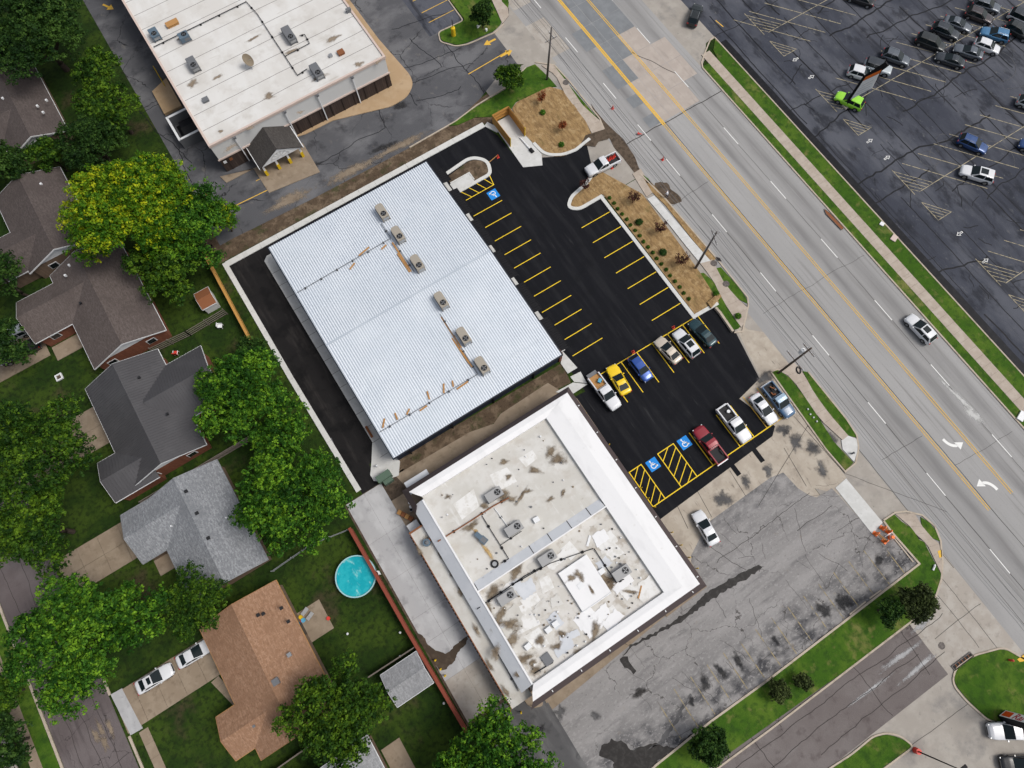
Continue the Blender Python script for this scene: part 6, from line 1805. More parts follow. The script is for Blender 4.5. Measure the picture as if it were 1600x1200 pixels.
def vehicle(kind, label, cat, paint, fr, rear, scale=1.0, roof=None, sunroof=False, rails=False, open_gate=False, bed='bed_liner', hood=None, name=None, zb=.02, rim='rim_alloy'):
    S = SPECS[kind]
    L, W, H = S['L'] * scale, S['W'], S['H']
    fr, rear = Vector(fr), Vector(rear)
    c = (fr + rear) / 2
    an = math.atan2(fr.y - rear.y, fr.x - rear.x)
    t = tag(empty(name or cat.replace(' ', '_'), (c.x, c.y, zb), an), label, cat)
    pm = m_[paint]
    dk = S['deck']
    hw = W / 2
    r_w = .345 if kind not in ('pickup', 'bigsuv', 'jeep') else .40
    wx = [(S['wf'][0] - .5) * L, (S['wf'][1] - .5) * L]
    pk = kind == 'pickup'
    t0 = .365 if pk else 0.0
    sts = sorted(set([t0 + (1 - t0) * i / 44 for i in range(45)] + [t0 + .004, t0 + .012, .99, .996]))
    vs_, fs_ = [], []
    half = 8
    for tt in sts:
        x = (tt - .5) * L
        k = wfac(tt) * hw
        d = interp(dk, tt)
        zl = .27 if kind in ('sedan', 'coupe', 'hatch') else .33
        if tt < .02 or tt > .985:
            zl += .06
        for w_x in wx:
            if abs(x - w_x) < r_w + .07:
                zl = max(zl, r_w + math.sqrt((r_w + .07) ** 2 - (x - w_x) ** 2))
        row = [(k * .93, zl), (k * 1.0, max(zl + .02, min(.50, d - .12))), (k * 1.0, max(zl + .04, d - .30)), (k * .985, max(zl + .06, d - .16)), (k * .93, d - .05), (k * .80, d), (k * .42, d + .025), (0, d + .032)]
        full = [(x, y_, z_) for y_, z_ in row] + [(x, -y_, z_) for y_, z_ in row[-2::-1]]
        vs_ += full
    n = 2 * half - 1
    for i in range(len(sts) - 1):
        for j in range(n - 1):
            fs_.append((i * n + j, i * n + j + 1, (i + 1) * n + j + 1, (i + 1) * n + j))
    fs_.append(tuple(range(n - 1, -1, -1)))
    fs_.append(tuple((len(sts) - 1) * n + j for j in range(n)))
    body = MB().raw(vs_, fs_).build('body', pm, t, True)
    # underside and sills
    MB().box((0, 0, .30), (L * .94, W * .84, .22)).build('chassis', m_['car_trim'], t)
    # greenhouse
    xb, xr, xf, xw = [(a - .5) * L for a in S['cab']]
    db, dw = interp(dk, S['cab'][0]) - .03, interp(dk, S['cab'][3]) - .03
    wb_, wr_ = S['ww'] * hw * 1.05, S['rw'] * hw * 1.08

    def ring(x, wbase, zbase, wtop, ztop):
        return [(x, wbase, zbase), (x, wtop * 1.0, ztop - .045), (x, wtop * .86, ztop - .008), (x, wtop * .4, ztop + .012), (x, 0, ztop + .016), (x, -wtop * .4, ztop + .012), (x, -wtop * .86, ztop - .008), (x, -wtop, ztop - .045), (x, -wbase, zbase)]
    xm_ = (xr + xf) / 2
    base_z = (db + dw) / 2 - .02
    rings = [ring(xb, wb_ * .94, db - .02, wb_ * .90, db + .02), ring(xr, wb_, base_z, wr_ * .97, H - .03), ring(xm_, wb_, base_z, wr_, H), ring(xf, wb_, base_z, wr_ * .97, H - .035), ring(xw, wb_ * .95, dw - .02, wb_ * .93, dw + .02)]
    vs_ = [p for r_ in rings for p in r_]
    fs_ = []
    for i in range(4):
        for j in range(8):
            fs_.append((i * 9 + j, i * 9 + j + 1, (i + 1) * 9 + j + 1, (i + 1) * 9 + j))
    MB().raw(vs_, fs_).build('cabin', m_[roof] if roof else pm, t, False)
    # glass, 12 mm proud of the pillars
    a = .9
    ws = [(xw - .02, -wb_ * .93, dw + .04), (xw - .02, wb_ * .93, dw + .04), (xf + .0, wr_ * .93, H - .045), (xf + .0, -wr_ * .93, H - .045)]
    MB().raw(panel(ws, .03, .03), [(0, 1, 2, 3)]).build('windscreen', m_['car_glass'], t)
    rwq = [(xb + .02, wb_ * .88, db + .05), (xb + .02, -wb_ * .88, db + .05), (xr - .0, -wr_ * .90, H - .05), (xr - .0, wr_ * .90, H - .05)]
    MB().raw(panel(rwq, .05, .03), [(0, 1, 2, 3)]).build('rear_window', m_['car_glass'], t)
    for s in (1, -1):
        def P_(x, f):
            z = base_z + .08 + f * (H - .12 - base_z - .08)
            yy = wb_ + (wr_ - wb_) * (z - base_z) / (H - .045 - base_z)
            return (x, s * (yy + .015), z)
        lo = [xb + (xr - xb) * .35 + .08, xr + (xf - xr) * .48, xr + (xf - xr) * .54, xw - (xw - xf) * .30]
        hi = [xr + .06, xr + (xf - xr) * .48, xr + (xf - xr) * .54, xf - .05]
        for k in ((0, 1), (2, 3)):
            q = [P_(lo[k[0]], 0), P_(lo[k[1]], 0), P_(hi[k[1]], 1), P_(hi[k[0]], 1)]
            if s < 0:
                q = q[::-1]
            MB().raw(q, [(3, 2, 1, 0)]).build('side_window', m_['car_glass'], t)
        # mirrors, lamps
        MB().box((xw - .30, s * (hw + .05), dw + .08), (.13, .18, .12)).build('mirror', pm, t)
        MB().box((L / 2 - .17, s * hw * .64, interp(dk, .97) - .10), (.16, .34, .12), -s * .35).build('headlamp', m_['lamp_white'], t)
        if not pk:
            MB().box((-L / 2 + .07, s * hw * .74, interp(dk, .02) - .10), (.13, .34, .16), s * .25).build('tail_lamp', m_['lamp_red'], t)
        for w_x in wx:
            wh = MB().tube((w_x, s * (hw - .22), r_w), (w_x, s * (hw - .005), r_w), r_w, r_w, 18).build('wheel', m_['tyre_rubber'], t)
            MB().tube((w_x, s * (hw - .02), r_w), (w_x, s * (hw + .008), r_w), r_w * .66, r_w * .60, 14).build('rim', m_[rim], wh)
    MB().box((L / 2 - .02, 0, .55), (.06, W * .5, .2)).build('grille', m_['car_trim'], t)
    if sunroof:
        MB().raw([(xr + (xf - xr) * .42, -wr_ * .62, H + .022), (xf - .12, -wr_ * .62, H + .0), (xf - .12, wr_ * .62, H + .0), (xr + (xf - xr) * .42, wr_ * .62, H + .022)], [(0, 1, 2, 3)]).build('sunroof', m_['car_glass'], t)
    if rails:
        for s in (1, -1):
            MB().tube((xr + .15, s * wr_ * .84, H + .03), (xf - .15, s * wr_ * .84, H + .03), .025, n=6).build('roof_rail', m_['chrome'], t)
    if pk:
        x0, x1 = -L / 2, (.385 - .5) * L - .03
        fl = .74
        MB().span(x0 + .06, x1, -hw * .80, hw * .80, fl - .05, fl).build('bed_floor', m_[bed], t)
        for s in (1, -1):
            vs_, fs_ = [], []
            k = 22
            for i in range(k + 1):
                x = x0 + .04 + (x1 - x0 - .04) * i / k
                zl = .40
                if abs(x - wx[0]) < r_w + .07:
                    zl = max(zl, r_w + math.sqrt((r_w + .07) ** 2 - (x - wx[0]) ** 2))
                vs_ += [(x, s * hw * .95, zl), (x, s * hw * .995, .85), (x, s * hw * .96, 1.12), (x, s * hw * .80, 1.125), (x, s * hw * .80, fl - .02)]
            for i in range(k):
                for j in range(4):
                    f = (i * 5 + j, i * 5 + j + 1, (i + 1) * 5 + j + 1, (i + 1) * 5 + j)
                    fs_.append(f if s > 0 else f[::-1])
            MB().raw(vs_, fs_).build('bed_side', pm, t)
            MB().box((wx[0], s * hw * .70, fl + .12), (.8, .3, .24)).build('wheel_well', m_[bed], t)
            MB().box((x0 + .05, s * hw * .88, .92), (.1, .2, .3)).build('tail_lamp', m_['lamp_red'], t)
        MB().span(x1 - .06, x1 + .02, -hw * .92, hw * .92, .5, 1.12).build('bed_front', pm, t)
        if open_gate:
            MB().span(x0 - .55, x0 + .03, -hw * .80, hw * .80, fl - .08, fl - .0).build('tailgate', m_['slate_casing'], t)
        else:
            MB().span(x0, x0 + .10, -hw * .86, hw * .86, .55, 1.12).build('tailgate', pm, t)
        MB().span(x0 - .14, x0 + .02, -hw * .9, hw * .9, .45, .62).build('bumper', m_['chrome'], t)
    return t


def paint(name, col, rough=.25, metal=0.0):
    return mat(name, col, (), rough, .5, metal, coat=.6)


for nm, col, mt in (('paint_car_white', (.60, .61, .63), 0), ('paint_car_yellow', (.78, .53, .005), 0), ('paint_car_blue', (.012, .06, .28), .3), ('paint_car_beige', (.52, .46, .38), .2), ('paint_car_teal', (.010, .040, .050), .3), ('paint_car_red', (.22, .006, .016), .1), ('paint_car_black', (.008, .008, .009), 0), ('paint_car_sky', (.26, .36, .46), .1), ('paint_car_navy', (.015, .06, .14), .2), ('paint_car_lime', (.27, .62, .03), 0), ('paint_car_grey', (.10, .115, .135), .4), ('paint_car_dark', (.028, .034, .042), .4), ('paint_car_brown', (.045, .035, .036), .4), ('paint_car_silver', (.42, .45, .47), .4), ('paint_car_azure', (.05, .17, .32), .3), ('paint_car_forest', (.012, .016, .016), .3), ('paint_car_mist', (.40, .44, .46), .1), ('paint_car_royal', (.015, .055, .18), .3), ('paint_car_aged_blue', (.04, .10, .19), 0)):
    paint(nm, col, .25, mt)

# new lot
vehicle('pickup', 'white pickup truck carrying red traffic cones at the lot entrance', 'pickup truck', 'paint_car_white', *[(42.24, 45.92), (48.52, 45.5)])
ut = vehicle('pickup', 'white work pickup with its tailgate down and a load of wood', 'pickup truck', 'paint_car_white', *[(24.21, 11.54), (24.07, 17.84)], open_gate=True, bed='lumber')
vehicle('coupe', 'yellow coupe parked beside the white work pickup', 'car', 'paint_car_yellow', *[(27.12, 17.68), (26.59, 12.65)])
vehicle('hatch', 'bright blue hatchback backed into a bay next to the yellow coupe', 'car', 'paint_car_blue', *[(30.56, 12.7), (30.42, 17.06)])
vehicle('sedan', 'beige sedan in the row below the long straw bed', 'car', 'paint_car_beige', *[(35.22, 17.02), (35.69, 12.84)], scale=.95)
vehicle('suv', 'white crossover with a dark sunroof beside the beige sedan', 'car', 'paint_car_white', *[(38.22, 16.77), (38.41, 11.94)], sunroof=True)
vehicle('sedan', 'dark teal sedan at the corner of the straw bed kerb', 'car', 'paint_car_teal', *[(41.09, 16.46), (41.51, 12.25)])
rt = vehicle('pickup', 'dark red pickup with a black bed facing away from the kerb', 'pickup truck', 'paint_car_red', *[(31.95, 3.6), (32.04, -2.36)])
vehicle('pickup', 'white pickup parked beside the dark red one', 'pickup truck', 'paint_car_white', *[(36.73, -2.08), (36.68, 4.18)])
vehicle('sedan', 'white sedan beside the old blue pickup on the concrete', 'car', 'paint_car_white', *[(41.5, -2.06), (41.55, 3.12)])
vehicle('pickup', 'old blue pickup with a faded pale hood and roof by the grass verge', 'pickup truck', 'paint_car_aged_blue', *[(44.09, -2.58), (44.07, 3.35)], roof='paint_car_sky', scale=.95)
vehicle('sedan', 'white sedan alone at the top of the old cracked lot', 'car', 'paint_car_white', *[(24.85, -5.68), (24.34, -10.55)], scale=1.0)
# road
vehicle('suv', 'white crossover with a dark glass roof driving on the main road', 'car', 'paint_car_white', *[(68.2, 0.29), (68.43, -4.98)], sunroof=True, scale=1.05)
vehicle('suv', 'dark car with silver roof rails at the far lot entrance', 'car', 'paint_car_forest', *[(77.74, 63.08), (73.8, 60.05)], rails=True)
# driveway and street
vehicle('sedan', 'white sedan in the driveway nearer the residential street', 'car', 'paint_car_white', *[(-43.06, 14.57), (-47.95, 14.68)], sunroof=True, scale=1.0)
vehicle('sedan', 'white sedan in the driveway close to the tan-roofed house', 'car', 'paint_car_white', *[(-37.61, 14.52), (-42.22, 14.66)])
vehicle('suv', 'silver car half under the tree beside the red brick house', 'car', 'paint_car_silver', (-46.6, 69.2), (-41.9, 69.0))
vehicle('pickup', 'black pickup beside the silver car at the red brick house', 'pickup truck', 'paint_car_black', (-47.2, 66.2), (-41.6, 66.0))
vehicle('pickup', 'white pickup at the right edge beside the orange sign board', 'pickup truck', 'paint_car_white', (39.0, -46.4), (43.6, -49.2))
vehicle('sedan', 'black car cut by the lower right corner', 'car', 'paint_car_black', (37.6, -49.8), (41.6, -52.2))
# far lot
FAR = [('suv', 'lime green crossover under the tall feather-shaped sign', 'paint_car_lime', [(85.03, 36.03), (87.29, 31.4)], {}),
       ('suv', 'white small crossover partly behind the tall sign', 'paint_car_white', [(92.69, 34.84), (90.19, 38.32)], {}),
       ('jeep', 'pale grey off-roader with a black top behind the tall sign', 'paint_car_mist', [(95.77, 34.37), (93.27, 38.02)], dict(roof='paint_car_dark')),
       ('suv', 'slate grey wagon with silver rails next to the pale off-roader', 'paint_car_grey', [(99.58, 34.21), (97.27, 37.92)], dict(rails=True)),
       ('van', 'black minivan across the spine line from the black sedan', 'paint_car_forest', [(106.66, 32.89), (104.11, 37.43)], {}),
       ('suv', 'charcoal crossover between the black minivan and the grey sedan', 'paint_car_dark', [(110.14, 33.65), (108.03, 37.45)], dict(rails=True)),
       ('sedan', 'silver-grey sedan between the charcoal and the brown crossover', 'paint_car_grey', [(113.08, 33.66), (110.89, 37.53)], {}),
       ('suv', 'brown-black crossover beside the grey crossover at the top', 'paint_car_brown', [(117.22, 33.06), (115.14, 36.72)], dict(rails=True)),
       ('suv', 'grey crossover cut by the top edge of the far lot', 'paint_car_grey', [(120.08, 33.99), (117.62, 37.75)], dict(rails=True)),
       ('suv', 'sky blue crossover facing the spine line in the far lot', 'paint_car_azure', [(114.06, 32.7), (117.02, 28.51)], dict(rails=True)),
       ('hatch', 'bright white crossover next to the sky blue one', 'paint_car_white', [(113.95, 27.49), (111.63, 31.55)], {}),
       ('sedan', 'slate sedan between the white crossover and the black sedan', 'paint_car_grey', [(108.01, 32.49), (110.71, 28.35)], {}),
       ('sedan', 'black sedan with bright window trim nearest the empty bays', 'paint_car_dark', [(104.14, 33.12), (107.11, 28.52)], {}),
       ('bigsuv', 'white car with a dark roof cut by the upper right edge', 'paint_car_white', [(122.85, 28.08), (121.03, 32.53)], dict(roof='paint_car_dark')),
       ('suv', 'dark green car at the right edge below the white one', 'paint_car_forest', [(120.16, 26.61), (118.72, 31.11)], {}),
       ('suv', 'silver dark-windowed car cut by the right edge in mid lot', 'paint_car_silver', [(111.37, 15.12), (109.36, 18.81)], {}),
       ('suv', 'deep blue crossover alone by the spine line', 'paint_car_royal', [(98.22, 14.4), (95.92, 18.9)], dict(rails=True)),
       ('suv', 'deep blue car cut by the right edge next to the lone crossover', 'paint_car_royal', [(103.5, 12.96), (105.99, 8.78)], {}),
       ('bigsuv', 'white large sport utility with a dark sunroof among tyre rings', 'paint_car_white', [(92.0, 14.51), (95.29, 10.01)], dict(sunroof=True)),
       ('sedan', 'black car cut by the top edge above the empty bays', 'paint_car_black', [(100.85, 50.41), (102.86, 47.09)], {})]
for kd, lb, pc, (fr_, re_), kw in FAR:
    vehicle(kd, lb, 'car', pc, fr_, re_, **kw)

# ================================================================ STREET FURNITURE AND SMALL THINGS
plain('cone_red', (.55, .045, .03), .5)
plain('cone_orange', (.75, .16, .02), .55)
plain('pole_wood', (.11, .10, .095), .9)
plain('pole_brown', (.10, .075, .06), .9)
plain('plastic_white', (.66, .67, .68), .5)
plain('wood_new', (.42, .22, .055), .8)
plain('wood_red', (.20, .045, .025), .85)
plain('wood_grey', (.16, .135, .115), .9)
plain('transformer_green', (.075, .12, .085), .5)
plain('skin', (.42, .26, .18), .6)
plain('cloth_dark', (.02, .022, .035), .9)
plain('cloth_white', (.62, .63, .68), .9)


def utility_pole(label, base, h, lean, wood, arms, tank=None, steel_guard=False):
    t = tag(empty('utility_pole', (base[0], base[1], 0)), label, 'utility pole', 'utility poles beside the main road')
    MB().tube((0, 0, 0), (lean[0], lean[1], h), .19, .12, 10).build('shaft', m_[wood], t, True)

    def at(z):
        return Vector((lean[0] * z / h, lean[1] * z / h, z))
    for z, L_, a in arms:
        p = at(z)
        d = Vector((math.cos(R(a)), math.sin(R(a)), 0)) * L_ / 2
        MB().tube(p - d + Vector((.12, 0, 0)), p + d + Vector((.12, 0, 0)), .06, n=6).build('crossarm', m_[wood], t)
        for f in (-.92, -.4, .4, .92):
            q = p + d * f + Vector((.12, 0, .02))
            MB().tube(q, q + Vector((0, 0, .26)), .06, .04, 7).build('insulator', m_['plastic_white'], t)
    if tank:
        p = at(tank) + Vector((-.1, .42, 0))
        k = MB().tube(p, p + Vector((0, 0, .9)), .28, .28, 12).build('transformer', m_['plastic_white'], t)
        MB().tube(p + Vector((0, 0, .9)), p + Vector((0, 0, 1.1)), .06, .04, 6).build('bushing', m_['slate_casing'], k)
    if steel_guard:
        MB().tube((-.1, .15, 0), tuple(at(h * .6) + Vector((-.08, .12, 0))), .045, n=6).build('riser_conduit', m_['plastic_white'], t)
    return t


utility_pole('grey utility pole on the lawn at the edge of the upper straw bed', (47.4, 64.7), 11.0, (.1, -.25), 'pole_wood', [(8.6, 2.2, 0), (9.4, 1.4, 90)], steel_guard=True)
utility_pole('grey utility pole standing at the lower end of the long straw bed', (47.1, 23.4), 10.6, (.25, .05), 'pole_wood', [(9.0, 2.4, 70), (9.8, 1.4, 0)], steel_guard=True)
utility_pole('brown utility pole with a white transformer at the lot exit', (47.0, 3.6), 10.6, (.2, -.1), 'pole_brown', [(5.4, 3.4, 90), (9.6, 2.2, 90)], tank=8.2)

# overhead lines along the poles
for i, (dx, z) in enumerate(((-.9, 10.0), (.4, 10.2), (1.1, 10.0), (.1, 7.6))):
    pts = [(47.6, 140), (47.5, 102), (47.4, 64.7), (47.15, 23.4), (47.0, 3.6), (46.9, -36), (46.8, -76)]
    P_ = []
    for (xa, ya), (xb_, yb_) in zip(pts, pts[1:]):
        for k in range(10):
            f = k / 10
            P_.append(Vector((xa + (xb_ - xa) * f + dx, ya + (yb_ - ya) * f, z - 3.2 * f * (1 - f) * abs(ya - yb_) / 40)))
    mb = MB()
    for a, b_ in zip(P_, P_[1:]):
        mb.tube(a, b_, .022, n=4, caps=False)
    tag(mb.build('power_line', m_['slate_casing']), ['thin overhead wire along the road, outermost on the lot side', 'thin overhead wire along the road, second from the lot side', 'thin overhead wire along the road, outermost on the road side', 'lower overhead cable strung along the utility poles'][i], 'wire', 'overhead wires')

# light pole with a red base, lower right
t = tag(empty('light_pole', (30.1, -43.4, 0)), 'slim black light pole rising from a red concrete base at the bottom edge', 'light pole')
MB().tube((0, 0, 0), (0, 0, .8), .38, .34, 14).build('base', m_['cone_red'], t)
MB().tube((0, 0, .8), (0, 0, 8.6), .09, .06, 8).build('shaft', m_['black_metal'], t)
MB().box((.35, 0, 8.65), (.9, .35, .14)).build('lamp_head', m_['black_metal'], t)

# tall blade sign in the far lot
t = tag(empty('pylon_sign', (85.3, 33.4, 0)), 'tall blade-shaped sign with white face, orange stripe and black edge', 'sign')


def yz(pts, x0, x1):
    mb = MB()
    n = len(pts)
    a = [(x0, y - 33.4, z) for y, z in pts] + [(x1, y - 33.4, z) for y, z in pts]
    mb.raw(a, [tuple(range(n)), tuple(range(2 * n - 1, n - 1, -1))] + [(i, n + i, n + (i + 1) % n, (i + 1) % n) for i in range(n)])
    return mb


yz([(33.75, 0), (33.35, 0), (33.2, 2.1), (31.58, 6.2), (31.9, 9.3), (31.45, 10.8), (32.2, 10.95), (33.8, 6.6)], 0, .2).build('blade', m_['black_metal'], t)
wf = yz([(33.3, 1.9), (31.5, 6.25), (31.9, 8.9), (33.35, 6.0)], -.06, -.004).build('face', mat('sign_white', (.80, .80, .80), rough=.4), t)
for i in range(4):
    f = .18 + i * .2
    a, b_ = Vector((33.13, 2.8 + 3.0 * f)), Vector((31.72 + .2 * f, 5.0 + 3.3 * f))
    MB().raw([(-.065, a.x - .08 - 33.4, a.y), (-.065, b_.x + .12 - 33.4, b_.y), (-.065, b_.x + .12 - 33.4, b_.y + .05), (-.065, a.x - .08 - 33.4, a.y + .05)], [(0, 1, 2, 3)]).build('lettering', m_['slate_casing'], wf)
yz([(33.35, 6.05), (31.9, 8.98), (31.95, 9.7), (33.35, 6.9)], -.07, -.004).build('stripe', m_['cone_orange'], t)
MB().box((.15, 0, .15), (.8, .9, .3)).build('footing', m_['concrete'], t)

# narrow sign tower with a red script at the right edge
px_, py_ = (41.18, -45.85)
t = tag(empty('sign_tower', (px_, py_, 0)), 'narrow black sign tower with orange block and red script at the right edge', 'sign')
MB().span(0, 1.25, -.95, 0, .3, 7.6).build('cabinet', m_['black_metal'], t)
MB().span(.15, 1.1, -.8, -.15, 0, .3).build('footing', m_['concrete'], t)
f_ = MB().span(.08, 1.17, .003, .05, .6, 7.5).build('face', mat('sign_white', (.80, .80, .80), rough=.4), t)
MB().span(.2, 1.05, .053, .08, .8, 2.2).build('orange_block', mat('sign_orange', (.68, .07, .012), rough=.4), f_)
cu = bpy.data.curves.new('script_tmp', 'FONT')
cu.body = 'Rai'
cu.size = 1.35
cu.extrude = .012
cu.shear = .3
tmp = bpy.data.objects.new('script_tmp', cu)
C.objects.link(tmp)
dg = bpy.context.evaluated_depsgraph_get()
me = bpy.data.meshes.new_from_object(tmp.evaluated_get(dg))
bpy.data.objects.remove(tmp)
me.materials.clear()
me.materials.append(mat('script_red', (.45, .012, .02), rough=.4))
so = bpy.data.objects.new('lettering', me)
C.objects.link(so)
so.parent = f_
so.matrix_local = Matrix(((0, 1, 0, .16), (0, 0, 1, .07), (1, 0, 0, 2.5), (0, 0, 0, 1)))

# wooden refuse enclosure, board by board
t = tag(empty('wooden_enclosure', (35.2, 62.4, 0)), 'three-sided enclosure of new orange-brown boards at the corner of the lot', 'enclosure')
E_ = [((0, -5.4), (-.05, 0)), ((-.05, 0), (3.1, 0)), ((3.1, 0), (3.0, -5.0))]
for a, b_ in E_:
    a, b_ = Vector(a), Vector(b_)
    n = int((b_ - a).length / .24)
    an = math.atan2((b_ - a).y, (b_ - a).x)
    for i in range(n):
        p = a.lerp(b_, (i + .5) / n)
        MB().box((p.x, p.y, 1.0 + rnd.uniform(-.02, .02)), (.22, .04, 2.0), an).build('board', m_['wood_new'], t)
    nn = Vector((math.sin(an), -math.cos(an))) * .07
    for z in (.4, 1.1, 1.8):
        p = (a + b_) / 2 + nn
        MB().box((p.x, p.y, z), ((b_ - a).length, .09, .09), an).build('rail', m_['wood_new'], t)
for (x, y) in ((0, -5.45), (3.0, -5.05)):
    MB().tube((x, y, 0), (x, y, 2.2), .07).build('post', m_['bollard_yellow'], t)
gt = tag(empty('gate_pipe', (*(37.32, 57.53), .2)), 'white pipe with a black rubber end lying beside the wooden enclosure', 'pipe')
e_ = Vector((37.6, 54.15)) - Vector((37.32, 57.53))
MB().tube((0, 0, 0), (e_.x * .82, e_.y * .82, 0), .10, .16, 10).build('pipe', m_['plastic_white'], gt)
MB().tube((e_.x * .82, e_.y * .82, 0), (e_.x * 1.05, e_.y * 1.05, 0), .3, .3, 12).build('rubber_end', m_['dark_rubber'], gt)


# fences, board by board
def board_fence(name, label, pts, h, pitch, m, cap=None, gap=.02, rails=True):
    t = tag(empty(name, (pts[0][0], pts[0][1], 0)), label, 'fence')
    o = Vector(pts[0])
    for a, b_ in zip(pts, pts[1:]):
        a, b_ = Vector(a) - o, Vector(b_) - o
        L_ = (b_ - a).length
        n = max(1, int(L_ / pitch))
        an = math.atan2((b_ - a).y, (b_ - a).x)
        me = None
        for i in range(n):
            p = a.lerp(b_, (i + .5) / n)
            ob = MB().box((0, 0, 0), (L_ / n - gap, .05, h)).build('board', m_[m], t) if me is None else None
            if ob is None:
                ob = bpy.data.objects.new('board', me)
                C.objects.link(ob)
                ob.parent = t
            me = ob.data
            ob.location = (p.x, p.y, h / 2 + rnd.uniform(-.03, .03))
            ob.rotation_euler = (0, rnd.uniform(-.01, .01), an)
        nn = Vector((math.sin(an), -math.cos(an))) * .08
        for z in (.35, h - .3):
            p = (a + b_) / 2 + nn
            MB().box((p.x, p.y, z), (L_, .08, .1), an).build('rail', m_[m], t)
        if cap:
            p = (a + b_) / 2
            MB().box((p.x, p.y, h + .06), (L_, cap, .05), an).build('cap_rail', m_[m], t)
    return t


board_fence('wooden_fence', 'new orange wooden fence between the small shed and the concrete band', [(-14.6, 65.5), (-14.9, 48.0)], 1.8, .22, 'wood_new', .34)
board_fence('wooden_fence', 'long red wooden fence between the pool garden and the delivery lane', [(-15.5, 17.5), (-15.4, 2.0), (-15.1, -12.6)], 1.8, .22, 'wood_red', .42)
board_fence('wooden_fence', 'weathered wooden fence between the pool garden and the shed', [(-22.4, 0.15), (-15.7, 0.05)], 1.5, .24, 'wood_grey', .1)
board_fence('wooden_fence', 'weathered fence below the tan-roofed house', [(-40.5, -2.9), (-26, -2.6)], 1.5, .3, 'wood_grey', .1)
board_fence('wooden_fence', 'weathered fence between the dark metal roof and the pale grey roof', [(-38, 36.0), (-20.8, 36.1)], 1.5, .3, 'wood_grey', .1)


def rail_fence(label, pts, h, nr, m):
    t = tag(empty('rail_fence', (pts[0][0], pts[0][1], 0)), label, 'fence')
    o = Vector(pts[0])
    for a, b_ in zip(pts, pts[1:]):
        a, b_ = Vector(a) - o, Vector(b_) - o
        L_ = (b_ - a).length
        an = math.atan2((b_ - a).y, (b_ - a).x)
        for z in [h * (k + .6) / nr for k in range(nr)]:
            p = (a + b_) / 2
            MB().box((p.x, p.y, z), (L_, .06, .13), an).build('rail', m_[m], t)
        n = max(1, int(L_ / 2.4))
        for i in range(n + 1):
            p = a.lerp(b_, i / n)
            MB().box((p.x, p.y, h / 2), (.12, .12, h + .15)).build('post', m_[m], t)
    return t


rail_fence('grey post and rail fence running from the brick gable to the orange fence', [(-27.78, 55.6), (-22.23, 55.13), (-16.16, 55.34)] , 1.9, 4, 'wood_grey')
rail_fence('thin pale wire fence along the top of the pool garden', [(-27, 18.3), (-21, 18.6), (-16, 17.6)], 1.1, 2, 'steel')

# round pool
t = tag(empty('pool', (-17.9, 11.7, 0)), 'round above-ground pool with turquoise cover in the grassy garden', 'pool')
RP = 2.62
MB().tube((0, 0, 0), (0, 0, 1.12), RP, RP, 44, False).build('wall', m_['slate_casing'], t)
MB().strip([(RP * math.cos(R(a)), RP * math.sin(R(a))) for a in range(0, 360, 8)], .16, 1.1, 1.16, True).build('rim', mat('pool_rim', (.30, .50, .52), rough=.5), t)
MB().prism([((RP - .06) * math.cos(R(a)), (RP - .06) * math.sin(R(a))) for a in range(0, 360, 8)], .9, .98).build('cover', mat('pool_cover', (.0, .30, .36), [('n', (.02, .40, .45), .7, .45, .6, .6, 4), ('n', (.32, .58, .56), (.9, .5, 1), .54, .68, .8, 7)], rough=.35, spec=.4, bump=.25, bscale=2.0), t)  # whitish streaks are a cloud reflection painted into the colour
for s in (-.25, .25):
    MB().tube((RP + .15, -1.2 + s, 0), (RP + .05, -1.2 + s, 1.5), .035).build('ladder_rail', m_['plastic_white'], t)
for z in (.35, .7, 1.05):
    MB().box((RP + .12, -1.2, z), (.14, .5, .05)).build('ladder_step', m_['plastic_white'], t)


# traffic cones
def cone(label, p, z=.03, tip=None, lay=False):
    t = tag(empty('traffic_cone', (p[0], p[1], z)), label, 'traffic cone', 'red traffic cones')
    MB().box((0, 0, .03), (.42, .42, .06)).build('base', m_['cone_red'], t)
    MB().tube((0, 0, .06), (0, 0, .75), .17, .04, 12).build('body', m_['cone_red'], t)
    MB().tube((0, 0, .36), (0, 0, .5), .112, .082, 12).build('stripe', m_['plastic_white'], t)
    if lay:
        t.rotation_euler = (R(80), 0, R(40))
        t.location.z = z + .2
    return t


for p, lb in (((53.25, 53.98), 'red and white traffic cone on the road nearest the upper straw bed'), ((53.78, 47.69), 'red traffic cone beside the first lane dash of the smooth road'), ((54.3, 41.58), 'red traffic cone in the road level with the truck of cones'), ((31.27, 17.58), 'red traffic cone on the yellow line above the blue hatchback'), ((38.49, 17.46), 'red traffic cone on the yellow line above the white crossover'), ((46.61, 44.73), 'red traffic cone beside the rear wheel of the truck of cones'), ((32.41, 56.38), 'red traffic cone beside the loose board near the planting bed')):
    cone(lb, p, lay=lb.endswith('first lane dash of the smooth road'))
o = MB().box((0, 0, .05), (2.6, .1, .06)).build('loose_board', m_['lumber'])
o.location = (*(31.37, 56.48), .03)
o.rotation_euler = (0, 0, R(12))
tag(o, 'thin pale board lying on the black lot beside the planting bed', 'board')
